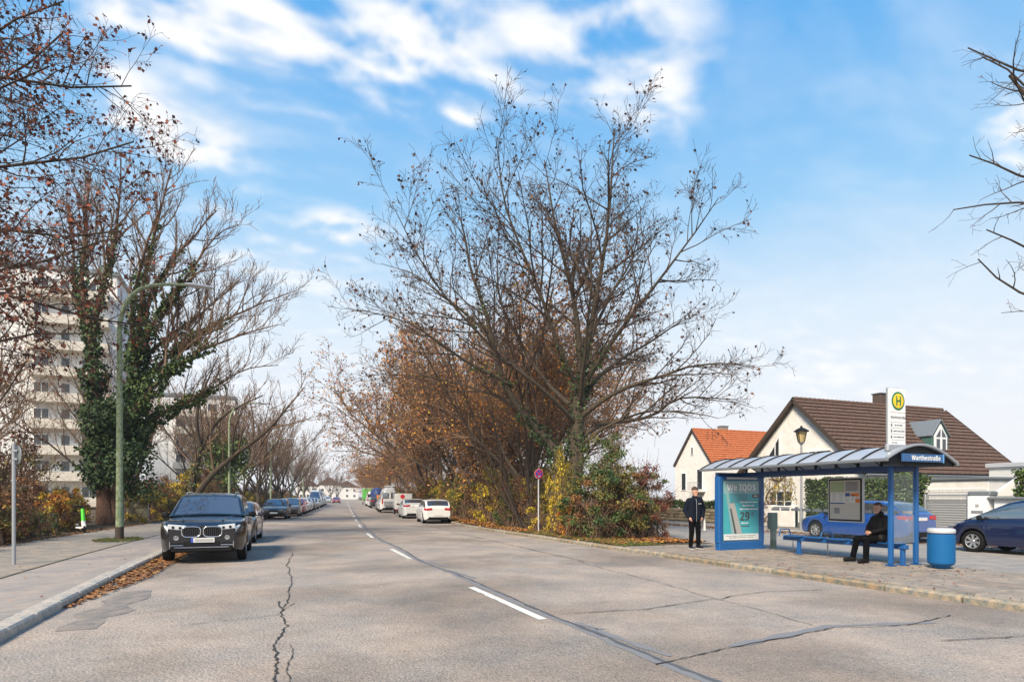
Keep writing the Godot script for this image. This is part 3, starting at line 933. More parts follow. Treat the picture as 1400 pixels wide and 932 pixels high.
func suv_front(t: Node3D) -> void:
	var zn := 2.44
	# twin grilles with chrome surrounds and upright bars
	for sx in [-1.0, 1.0]:
		var pts := []
		for k in 20:
			var a := TAU * k / 20.0
			var cx := signf(cos(a)) * pow(absf(cos(a)), 0.55) * 0.205
			var cyy := signf(sin(a)) * pow(absf(sin(a)), 0.6) * 0.125
			pts.append(Vector2(cx, cyy))
		var o := Vector3(sx * 0.235, 0.79, zn + 0.012)
		var ring := PackedVector3Array(); var rad := PackedFloat32Array()
		var poly := PackedVector2Array()
		for p in pts + [pts[0], pts[1]]:
			ring.append(o + Vector3(p.x, p.y, 0.018)); rad.append(0.017)
		for p in pts: poly.append(p)
		var bk := MB.new()
		bk.prism(poly, o, Vector3.RIGHT, Vector3.UP, Vector3(0, 0, 0.012))
		var g := put("grille", bk, M.black_plastic, t)
		var rg := MB.new()
		rg.tube(ring, rad, 6)
		put("surround", rg, M.chrome, g)
		var bars := MB.new()
		for k in 8:
			bars.box(o + Vector3(-0.16 + 0.32 * k / 7.0, 0, 0.018), Vector3(0.014, 0.20, 0.02))
		put("bars", bars, M.bar_dark, g)
		# round fog lamp in a dark bezel, chrome strip, side intake
		var fl := MB.new()
		fl.lathe([[0.062, 0.0], [0.062, 0.02], [0.05, 0.024], [0.04, 0.016], [0.002, 0.018]], Vector3(sx * 0.56, 0.64, zn - 0.01), 14, Basis(Vector3(1, 0, 0), PI / 2))
		put("fog_lamp", fl, M.head_glass, t)
		var ik := MB.new()
		ik.box(Vector3(sx * 0.58, 0.47, zn + 0.002), Vector3(0.30, 0.13, 0.03), Basis(), 0.012)
		put("intake", ik, M.black_plastic, t)
		var st := MB.new()
		st.box(Vector3(sx * 0.56, 0.465, zn + 0.022), Vector3(0.30, 0.022, 0.02), Basis(), 0.006)
		st.box(Vector3(sx * 0.70, 0.48, zn + 0.012), Vector3(0.022, 0.15, 0.03), Basis(), 0.006)
		put("trim_strip", st, M.chrome, t)
		var rl := MB.new()
		rl.tube(PackedVector3Array([Vector3(sx * 0.60, 1.68, 0.3), Vector3(sx * 0.62, 1.755, 0.1), Vector3(sx * 0.62, 1.765, -1.0), Vector3(sx * 0.60, 1.70, -1.5)]), PackedFloat32Array([0.018, 0.018, 0.018, 0.018]), 6, true)
		put("roof_rail", rl, M.chrome, t)
	var lo := MB.new()
	lo.box(Vector3(0, 0.50, zn + 0.002), Vector3(0.80, 0.12, 0.03), Basis(), 0.012)
	lo.box(Vector3(0, 0.36, zn - 0.02), Vector3(1.35, 0.10, 0.05), Basis(), 0.02)
	put("lower_grille", lo, M.black_plastic, t)
	bx("skid_strip", t, Vector3(0, 0.412, zn + 0.02), Vector3(1.2, 0.02, 0.03), M.chrome, 0.006)
	var pl := bx("front_plate", t, Vector3(0.02, 0.585, zn + 0.03), Vector3(0.52, 0.11, 0.012), M.plate, 0.004)
	bx("country_band", pl, Vector3(-0.235, 0, 0.008), Vector3(0.05, 0.108, 0.004), M.sign_blue)
	bx("number_blur", pl, Vector3(0.03, 0, 0.0075), Vector3(0.40, 0.06, 0.003), M.paper_grey)
	var wp := MB.new()
	for sx in [-0.35, 0.25]:
		wp.rod(Vector3(sx + 0.3, 1.165, 1.02), Vector3(sx - 0.3, 1.175, 0.96), 0.012, 5)
	put("wiper", wp, M.black_plastic, t)
	# raised creases of the bonnet
	for sx in [-1.0, 1.0]:
		var cs := MB.new()
		cs.tube(PackedVector3Array([Vector3(sx * 0.60, 1.122, 0.95), Vector3(sx * 0.52, 1.10, 1.6), Vector3(sx * 0.44, 1.045, 2.2)]), PackedFloat32Array([0.02, 0.026, 0.02]), 8)
		put("bonnet_crease", cs, M.paint_black, t)

func park(called: String, label: String, cat: String, kind: String, paintm: Material, n: float, s: float, toward: bool, group := "", extra := 0.0) -> Node3D:
	var turn := -atan(C(s + 1) - C(s)) + (0.0 if toward else PI) + extra
	var t := thing(called, label, cat, W(n, s, 0.0), turn, group)
	car(t, kind, paintm, 1 if s < 60 else 0)
	return t

func trailer_box(t: Node3D, w: float, h: float, l: float, m: Material, y0 := 0.45) -> void:
	bx("box", t, Vector3(0, y0 + h * 0.5, 0), Vector3(w, h, l), m, 0.03)
	bx("chassis", t, Vector3(0, y0 - 0.06, 0.2), Vector3(w * 0.8, 0.1, l * 1.2), M.black_plastic, 0.01)
	var wm := wheel_mesh(0.28, 0.16, 5)
	for sx in [-1.0, 1.0]:
		var ty := part("wheel", wm[0], t, Vector3(sx * (w * 0.5 - 0.04), 0.28, -0.1), Basis(Vector3.UP, 0.0 if sx > 0 else PI))
		part("rim", wm[1], ty)
		bx("tail_light", t, Vector3(sx * (w * 0.5 - 0.14), y0 - 0.02, -l * 0.5 - 0.02), Vector3(0.2, 0.08, 0.03), M.tail_red, 0.008)
	bx("drawbar", t, Vector3(0, y0 - 0.08, l * 0.5 + 0.5), Vector3(0.1, 0.08, 1.0), M.grey_metal, 0.01)

func make_vehicles() -> void:
	var black := paint("paint_black", lin(0.003, 0.003, 0.004))
	var grey := paint("paint_grey", lin(0.05, 0.05, 0.055), 0.4)
	var silver := paint("paint_silver", lin(0.45, 0.46, 0.47), 0.5)
	var white := paint("paint_white", lin(0.70, 0.70, 0.68))
	var red := paint("paint_red", lin(0.42, 0.012, 0.012))
	var blue := paint("paint_blue", lin(0.002, 0.055, 0.26), 0.0)
	var navy := paint("paint_navy", lin(0.003, 0.009, 0.045), 0.0)
	var gl := "vehicles parked along the cycle track"
	var gr := "vehicles parked along the wooded verge"
	var t := thing("parked_suv", "glossy black SUV with twin chrome grilles parked at the kerb", "car", W(-1.2, 19.45), -0.03, gl)
	car(t, "suv", black)
	suv_front(t)
	park("parked_car", "dark grey hatchback mostly hidden behind the black SUV", "car", "hatch", grey, -0.85, 25.6, true, gl)
	park("parked_car", "small black hatchback, first of the row beyond the black SUV", "car", "hatch", black, 1.25, 49.7, true, gl)
	park("parked_car", "dark grey estate car just behind the small black hatchback", "car", "wagon", grey, KL(55.8) + 1.05, 55.8, true, gl)
	park("parked_car", "red hatchback, the only red car in the kerbside row", "car", "hatch", red, KL(61.6) + 1.15, 61.6, true, gl)
	park("parked_car", "white hatchback parked just behind the red one", "car", "hatch", white, KL(67.2) + 1.15, 67.2, true, gl)
	park("parked_car", "silver hatchback parked just behind the white one", "car", "hatch", silver, KL(73.0) + 1.2, 73.0, true, gl)
	park("parked_car", "black car parked between silver hatchback and silver saloon", "car", "wagon", black, KL(79.4) + 1.2, 79.4, true, gl)
	park("parked_car", "silver saloon parked in front of the first white van", "car", "sedan", silver, KL(87.0) + 1.3, 87.0, true, gl)
	park("parked_van", "white high-roofed van, nearer of two vans in the far row", "van", "van", white, KL(97.5) + 1.3, 97.5, true, gl)
	park("parked_van", "grey high-roofed van, second van in the far row", "van", "van", silver, KL(108.0) + 1.3, 108.0, true, gl)
	park("parked_car", "silver car parked just beyond the two vans", "car", "wagon", silver, KL(118.0) + 1.3, 118.0, true, gl)
	park("parked_car", "pale car, second beyond the two vans", "car", "hatch", white, KL(126.0) + 1.3, 126.0, true, gl)
	park("oncoming_car", "small red and white car far down the carriageway", "car", "hatch", red, C(150.0) - 2.6, 150.0, true)
	park("parked_car", "pale car far down the row, beyond the red car", "car", "wagon", white, KL(165.0) + 1.3, 165.0, true, gl)
	# other side, tails towards the camera
	park("parked_car", "white hatchback with red tail lights, nearest beside the leafy verge", "car", "hatch", white, 10.25, 38.7, false, gr)
	park("parked_car", "white saloon parked ahead of the nearest white hatchback", "car", "sedan", white, 11.0, 47.9, false, gr)
	t = thing("garden_trailer", "low rust-red trailer between white saloon and white box trailer", "trailer", W(C(54) + 4.5, 54.0), PI - 0.12, gr)
	trailer_box(t, 1.3, 0.5, 1.9, mat("rust_red", lin(0.28, 0.06, 0.02), 0.7), 0.5)
	t = thing("box_trailer", "tall white box trailer with a round red sticker", "trailer", W(C(58.5) + 4.45, 58.5), PI - 0.12, gr)
	trailer_box(t, 1.6, 1.45, 2.4, white, 0.45)
	var stk := MB.new()
	stk.lathe([[0.2, 0.0], [0.2, 0.008], [0.002, 0.008]], Vector3(0.1, 1.62, -1.205), 18, Basis(Vector3(1, 0, 0), -PI / 2))
	put("sticker", stk, M.sign_red, t)
	t = park("camper_van", "white high-roofed camper van behind the white box trailer", "van", "van", white, C(66) + 3.6, 66.0, false, gr)
	bx("roof_vent", t, Vector3(0, 2.66, -1.0), Vector3(0.9, 0.12, 0.7), M.off_white, 0.03)
	bx("bicycle_rack", t, Vector3(0, 0.9, -2.98), Vector3(1.2, 0.5, 0.12), M.grey_metal, 0.03)
	park("parked_car", "dark hatchback squeezed in ahead of the camper van", "car", "hatch", grey, C(75) + 3.7, 75.0, false, gr)
	t = thing("orange_trailer", "small orange box trailer in the far verge row", "trailer", W(C(81) + 4.0, 81.0), PI - 0.12, gr)
	trailer_box(t, 1.5, 1.2, 2.2, M.box_orange, 0.6)
	t = park("parked_van", "grey van carrying a domed dark blue tarpaulin on its roof", "van", "suv", grey, C(89) + 3.6, 89.0, false, gr)
	var tp := MB.new()
	tp.lathe([[0.9, -0.45], [0.92, -0.1], [0.8, 0.3], [0.45, 0.52], [0.002, 0.58]], Vector3(0, 2.1, -0.4), 16, Basis().scaled(Vector3(1.0, 1.3, 1.9)))
	put("tarpaulin", tp, M.tarp_blue, t)
	park("parked_car", "white car with red lights ahead of the tarpaulin van", "car", "wagon", white, C(99) + 3.6, 99.0, false, gr)
	park("parked_van", "white van in front of the green lorry", "van", "van", white, C(110) + 3.7, 110.0, false, gr)
	t = thing("green_lorry", "bright green box lorry farthest along the verge row", "lorry", W(C(126) + 3.9, 126.0), PI - 0.12, gr)
	trailer_box(t, 2.4, 2.2, 5.5, M.truck_green, 0.9)
	bx("cab", t, Vector3(0, 1.5, 3.6), Vector3(2.2, 2.0, 1.6), white, 0.12)
	bx("roof_edge", t, Vector3(0, 3.14, 0), Vector3(2.44, 0.1, 5.5), M.off_white, 0.02)
	# service street
	t = thing("parked_estate_car", "bright blue estate car parked behind the bus shelter", "car", W(21.38, 17.25), PI)
	car(t, "wagon", blue)
	t = thing("parked_minivan", "dark navy compact minivan cut off at the picture's edge", "car", W(20.45, 10.9), PI)
	car(t, "mpv", navy)

# ---------------------------------------------------------------- trees and shrubs
# A tree under growth: meshes for the trunk, the branches and the leaves, and what the twigs do.
class Grow:
	var trunk := MB.new()
	var twig := MB.new()
	var leaf := MB.new()
	var rmin := 0.008
	var levels := 4
	var dens := [1.3, 2.2, 3.4]     # side shoots per metre at each level
	var ratio := 0.42
	var up := 0.25                  # how much shoots turn upward
	var leaf_p := 0.2
	var leaf_size := 0.12
	var pal := [Color(0.2, 0.08, 0.03)]
	var spread := 0.9
	var tips := PackedVector3Array()
	var wiggle := 0.10
	var droop := 0.0
	var shortest := 0.25

func limb(g: Grow, pts: PackedVector3Array, r0: float, r1: float, level: int) -> void:
	var len := 0.0
	for k in pts.size() - 1: len += pts[k].distance_to(pts[k + 1])
	var rad := PackedFloat32Array()
	for k in pts.size():
		rad.append(maxf(g.rmin, lerpf(r0, r1, pow(float(k) / (pts.size() - 1), 0.8))))
	if level <= 1: g.trunk.tube(pts, rad, 8 if level == 0 else 6)
	else: g.twig.tube(pts, rad, 4 if level == 2 else 3)
	if level >= g.levels:
		if rng.randf() < g.leaf_p: hang(g, pts[-1])
		if rng.randf() < g.leaf_p * 0.6: hang(g, pts[pts.size() - 2])
		return
	var cnt := int(len * g.dens[mini(level, g.dens.size() - 1)] + rng.randf())
	for k in cnt:
		var t := lerpf(0.26 if level > 0 else 0.4, 1.0, (k + rng.randf()) / maxf(cnt, 1))
		var x := t * (pts.size() - 1)
		var a := mini(int(x), pts.size() - 2)
		var p := pts[a].lerp(pts[a + 1], x - a)
		var d := (pts[a + 1] - pts[a]).normalized()
		var side := d.cross(rvec()).normalized()
		var nd := (d * rf(0.5, 1.0) + side * rf(0.6, 1.2) * g.spread + Vector3.UP * g.up * rf(0.4, 1.4)).normalized()
		var l := len * g.ratio * rf(0.55, 1.1) * (1.15 - 0.55 * t)
		if level == g.levels - 1: l = clampf(l, 0.3, 1.0)
		if l < g.shortest: continue
		grow(g, p, nd, l, minf(lerpf(r0, r1, t) * 0.6, l * 0.02 + 0.004), level + 1)

func grow(g: Grow, p: Vector3, d: Vector3, l: float, r: float, level: int) -> void:
	var cnt := 5 if level <= 1 else (4 if level == 2 else (3 if level == 3 else 2))
	var pts := PackedVector3Array([p])
	for k in cnt:
		d = (d + rvec() * g.wiggle * 1.6 + Vector3.UP * (g.up * 0.16 - g.droop * 0.12)).normalized()
		p += d * (l / cnt)
		pts.append(p)
	limb(g, pts, r, maxf(g.rmin * 0.8, r * 0.3), level)

func hang(g: Grow, p: Vector3) -> void:
	g.leaf.col = g.pal[rng.randi() % g.pal.size()] * rf(0.7, 1.3)
	var d := (rvec() + Vector3.DOWN * 0.6).normalized()
	var s := d.cross(rvec()).normalized()
	var l := g.leaf_size * rf(0.6, 1.25)
	g.leaf.leaf(p, d, s, l, l * 0.75)

func smooth_line(p: PackedVector3Array) -> PackedVector3Array:
	var c := Curve3D.new()
	for k in p.size():
		var t: Vector3 = (p[mini(k + 1, p.size() - 1)] - p[maxi(k - 1, 0)]) * 0.2
		c.add_point(p[k], -t, t)
	var out := PackedVector3Array()
	var m := (p.size() - 1) * 3
	for k in m + 1:
		var q := c.sample_baked(c.get_baked_length() * k / m, false)
		out.append(q + (rvec() * 0.03 if k > 0 and k < m else Vector3.ZERO))
	return out

func ivy_along(mb: MB, pts: PackedVector3Array, rad0: float, rad1: float, per_m: float, pal: Array, size := 0.13) -> void:
	for k in pts.size() - 1:
		var len := pts[k].distance_to(pts[k + 1])
		var d := (pts[k + 1] - pts[k]) / len
		var t := float(k) / (pts.size() - 1)
		var rr := lerpf(rad0, rad1, t)
		for q in int(len * per_m):
			var side := d.cross(rvec()).normalized()
			var along := t + rng.randf() / (pts.size() - 1)
			if along > 0.6 and rng.randf() < (along - 0.6) * 2.2: continue
			var lump := 0.78 + 0.34 * sin(along * 23.0 + pts[0].x * 5.0) + 0.22 * sin(along * 51.0 + side.x * 3.0) + 0.2 * sin(side.z * 5.0 + along * 13.0)
			var off := maxf(rr * lump, 0.08) * (0.5 + 0.65 * sqrt(rng.randf())) * (1.0 if rng.randf() > 0.06 else 1.6)
			var p := pts[k] + d * len * (along - t) * (pts.size() - 1) + side * off
			mb.col = pal[rng.randi() % pal.size()] * rf(0.6, 1.3)
			var ld := (side * 0.5 + Vector3.DOWN * 0.6 + rvec() * 0.7).normalized()
			var s := ld.cross(rvec()).normalized()
			var l := size * rf(0.7, 1.4)
			mb.leaf(p, ld, s, l, l * 0.9)

func tree_node(called: String, label: String, g: Grow, bark: Material, twigm: Material, at: Vector3, group := "") -> Node3D:
	var t := thing(called, label, "tree", at, 0.0, group)
	t.set_meta("base", called)
	put("trunk", g.trunk, bark, t)
	var b := put("crown", g.twig, twigm, t)
	if g.leaf.v.size(): put("leaves", g.leaf, M.leaf, b)
	return t

# free-standing tree from a trunk height and a spread
func plain_tree(g: Grow, h: float, fork: float, r: float, limbs: int, lean := Vector3.ZERO, splay := 0.6) -> void:
	var trunk := PackedVector3Array()
	var p := Vector3.ZERO
	for k in 5:
		trunk.append(p + lean * fork * pow(k / 4.0, 1.5) + Vector3(rf(-0.06, 0.06), fork * k / 4.0, rf(-0.06, 0.06)) * (1.0 if k else 0.0))
	var sv := g.dens
	g.trunk.tube(trunk, PackedFloat32Array([r * 1.35, r * 1.05, r, r * 0.95, r * 0.85]), 9)
	var top := trunk[4]
	for k in limbs:
		var a := TAU * (k + rf(-0.3, 0.3)) / limbs
		var el := splay * rf(0.5, 1.3) if k else 0.1
		var d := Vector3(cos(a) * el, 1.0, sin(a) * el).normalized() + lean * 0.5
		var start := trunk[3].lerp(top, rng.randf()) if k else top
		grow(g, start, d.normalized(), (h - fork) * rf(0.75, 1.0) / maxf(0.6, d.y), r * rf(0.42, 0.6), 1)
	g.dens = sv

const GREEN := [Color(0.055, 0.095, 0.022), Color(0.08, 0.13, 0.03), Color(0.11, 0.15, 0.035), Color(0.065, 0.085, 0.025)]
const DARKGREEN := [Color(0.022, 0.05, 0.014), Color(0.04, 0.08, 0.022), Color(0.065, 0.105, 0.03)]
const OLIVE := [Color(0.12, 0.115, 0.025), Color(0.17, 0.14, 0.03), Color(0.095, 0.10, 0.025), Color(0.21, 0.15, 0.035)]
const YELLOW := [Color(0.55, 0.36, 0.02), Color(0.62, 0.44, 0.03), Color(0.42, 0.30, 0.03), Color(0.30, 0.27, 0.04)]
const ORANGE := [Color(0.46, 0.14, 0.02), Color(0.55, 0.22, 0.02), Color(0.36, 0.10, 0.02), Color(0.50, 0.30, 0.03)]
const BROWN := [Color(0.20, 0.095, 0.04), Color(0.27, 0.125, 0.045), Color(0.15, 0.07, 0.035), Color(0.33, 0.16, 0.05)]
const RUSSET := [Color(0.17, 0.045, 0.025), Color(0.12, 0.035, 0.02), Color(0.23, 0.07, 0.03), Color(0.10, 0.04, 0.03)]

# shrub: stems, twigs, leaves in uneven clumps; w half width, h height
func shrub_mesh(w: float, h: float, pals: Array, leaves: int, size: float, twigs := 60, low := 0.0) -> ArrayMesh:
	var st := MB.new(); var lf := MB.new()
	var clumps := []
	var nc := int(clampf(leaves / 70.0, 34, 130))
	for k in nc:
		var a := rf(0, TAU); var e := sqrt(rng.randf())
		var y := lerpf(low, 1.0, pow(rng.randf(), 0.8))
		var girth := sqrt(maxf(0.05, 1.0 - pow(absf(y - 0.42) / 0.62, 2.2)))
		var p := Vector3(cos(a) * w * e * girth, y * h * rf(0.82, 1.0), sin(a) * w * e * girth)
		clumps.append([p, rf(0.16, 0.40) * minf(w, h) * 0.62 * pow(34.0 / nc, 0.25), pals[rng.randi() % pals.size()]])
	for k in twigs:
		var c: Array = clumps[rng.randi() % nc]
		var b := Vector3(rf(-0.65, 0.65) * w, 0.0, rf(-0.65, 0.65) * w)
		var e2: Vector3 = c[0] * rf(0.8, 1.18) + rvec() * 0.12
		var mid := b.lerp(e2, 0.5) + rvec() * 0.12 * w + Vector3(0, 0.08 * h, 0)
		st.tube(PackedVector3Array([b, mid, e2]), PackedFloat32Array([0.018, 0.011, 0.005]), 4)
		for q in 2:
			var m2 := mid.lerp(e2, rng.randf())
			st.tube(PackedVector3Array([m2, m2 + (e2 - mid).normalized() * 0.2 * h + rvec() * 0.25 * w]), PackedFloat32Array([0.008, 0.004]), 3)
	for k in leaves:
		var c: Array = clumps[k % nc]
		var o := rvec() * pow(rng.randf(), 0.6) * rf(0.6, 1.5)
		var p: Vector3 = c[0] + Vector3(o.x, o.y * 0.8, o.z) * c[1]
		if p.y < 0.03: p.y = rf(0.03, 0.3)
		lf.col = c[2][rng.randi() % c[2].size()] * rf(0.6, 1.35)
		var d := (o * 0.7 + rvec() * 0.8 + Vector3.DOWN * 0.2).normalized()
		var s := d.cross(rvec()).normalized()
		var l := size * rf(0.65, 1.35)
		lf.leaf(p, d, s, l, l * 0.62)
	var m := ArrayMesh.new()
	st.add_to(m, M.twig_brown)
	lf.add_to(m, M.leaf)
	return m

func right_dir() -> Vector3:       # sideways as a walker on the pavement sees the tree
	return Vector3(0.9275, 0, 0.3738)

func make_big_tree() -> void:
	rng.seed = 101
	var at := W(12.6, 24.2, 0.1)
	var g := Grow.new()
	g.rmin = 0.0062; g.levels = 4; g.dens = [0.9, 1.9, 3.9, 5.4]; g.ratio = 0.41; g.up = 0.18; g.leaf_p = 0.19; g.leaf_size = 0.15; g.spread = 0.85; g.wiggle = 0.15
	g.pal = [Color(0.075, 0.035, 0.02), Color(0.05, 0.025, 0.018), Color(0.11, 0.05, 0.02), Color(0.09, 0.03, 0.02)]
	var R := right_dir(); var F := Vector3(0.3738, 0, -0.9275)
	# limbs as (sideways, depth, height) knots in metres, start radius
	var limbs := [
		[[[0.0, 0, 0.0], [0.05, 0, 1.6], [0.15, 0, 4.0], [0.35, 0, 6.2]], 0.38, 0.25, 0],
		[[[0.35, 0, 6.1], [0.3, 0.3, 8.5], [-0.1, 0.5, 12.0], [-0.7, 0.8, 15.5], [-1.0, 1.0, 18.6]], 0.24, 0.03, 1],
		[[[0.4, 0, 6.3], [0.8, -0.6, 9.0], [1.3, -0.9, 12.5], [1.5, -1.2, 15.5], [1.9, -1.3, 18.7]], 0.22, 0.03, 1],
		[[[0.4, 0, 6.2], [0.9, 0.9, 8.6], [2.2, 1.6, 11.6], [3.3, 2.2, 14.4], [3.5, 2.6, 16.8]], 0.19, 0.025, 1],
		[[[0.4, 0, 6.0], [1.6, -0.5, 8.0], [3.4, -1.0, 10.6], [5.0, -1.6, 13.2], [6.1, -2.0, 14.9]], 0.18, 0.025, 1],
		[[[0.35, 0, 5.7], [1.6, 1.0, 7.3], [3.6, 1.8, 8.8], [5.6, 2.4, 10.3], [7.0, 2.8, 11.0]], 0.17, 0.025, 1],
		[[[0.3, 0, 4.9], [1.6, -1.0, 5.7], [3.6, -1.8, 6.4], [5.6, -2.4, 6.9], [7.4, -2.8, 6.6]], 0.17, 0.025, 1],
		[[[0.25, 0, 3.9], [1.5, 0.3, 4.7], [3.6, 0.5, 5.0], [5.6, 0.9, 5.9], [8.3, 1.2, 5.9]], 0.19, 0.025, 1],
		[[[0.2, 0, 3.6], [1.2, -0.8, 4.3], [2.7, -1.6, 4.9], [4.4, -2.2, 4.9], [6.1, -2.5, 4.6]], 0.12, 0.02, 1],
		[[[-0.05, 0, 2.0], [-0.7, 0.2, 3.6], [-2.0, 0.3, 5.3], [-2.9, 0.4, 7.4], [-3.6, 0.5, 10.2]], 0.32, 0.16, 1],
		[[[-3.5, 0.5, 9.9], [-4.0, 0.4, 12.4], [-4.5, 0.2, 14.6], [-4.8, 0.0, 16.4]], 0.14, 0.02, 1],
		[[[-3.4, 0.5, 9.2], [-5.0, 1.2, 11.2], [-6.6, 1.8, 12.8], [-8.0, 2.2, 13.6]], 0.12, 0.02, 1],
		[[[-2.5, 0.4, 6.4], [-4.4, -0.6, 7.7], [-6.5, -1.2, 9.2], [-8.8, -1.6, 9.8]], 0.13, 0.02, 1],
		[[[-2.0, 0.3, 5.4], [-4.0, 1.0, 6.4], [-6.2, 1.6, 7.2], [-8.6, 2.0, 7.4]], 0.12, 0.02, 1],
		[[[0.3, 0, 5.2], [-0.9, 0.8, 6.6], [-2.2, 1.6, 9.0], [-2.9, 2.2, 12.0], [-3.0, 2.4, 15.6]], 0.18, 0.025, 1],
		[[[0.35, 0, 5.8], [-0.5, -0.9, 7.9], [-1.6, -1.8, 11.0], [-2.6, -2.3, 14.0], [-3.0, -2.7, 17.2]], 0.18, 0.025, 1],
		[[[0.2, 0, 4.6], [-1.2, -1.4, 5.8], [-3.2, -2.6, 7.6], [-5.4, -3.4, 10.6], [-6.4, -3.8, 13.4]], 0.15, 0.02, 1],
		[[[0.3, 0, 5.4], [0.6, 1.9, 7.2], [0.9, 3.6, 9.6], [1.4, 5.0, 12.2]], 0.16, 0.02, 1],
		[[[0.3, 0, 5.3], [0.3, -1.9, 7.4], [0.4, -3.4, 10.2], [0.2, -4.4, 13.2]], 0.15, 0.02, 1],
	]
	var ivy := MB.new()
	for l in limbs:
		var p := PackedVector3Array()
		for k in l[0]: p.append(R * (k[0] * (0.9 if k[0] > 0 else 1.08) + rf(-0.15, 0.15) * minf(1, absf(k[0]))) + F * k[1] + Vector3.UP * (k[2] if k[2] < 6.0 else 6.0 + (k[2] - 6.0) * 0.84))
		p = smooth_line(p)
		if l[3] == 0:
			var rad := PackedFloat32Array()
			for k in p.size(): rad.append(lerpf(l[1], l[2], float(k) / (p.size() - 1)) + (0.16 if k == 0 else 0.0))
			g.trunk.tube(p, rad, 10)
			ivy_along(ivy, p, 0.44, 0.30, 260, DARKGREEN, 0.12)
		else:
			limb(g, p, l[1] * 0.72, l[2] * 0.6, 1)
			if l[1] == 0.32: ivy_along(ivy, p.slice(0, 7), 0.42, 0.22, 200, DARKGREEN, 0.12)
			elif l[0][0][2] > 5.5: ivy_along(ivy, p.slice(0, 4), 0.22, 0.12, 60, DARKGREEN, 0.11)
	var t := tree_node("plane_tree", "tall bare spreading tree with ivied trunk, by the no-stopping sign", g, M.bark_grey, M.twig_dark, at)
	put("ivy", ivy, M.leaf, t)

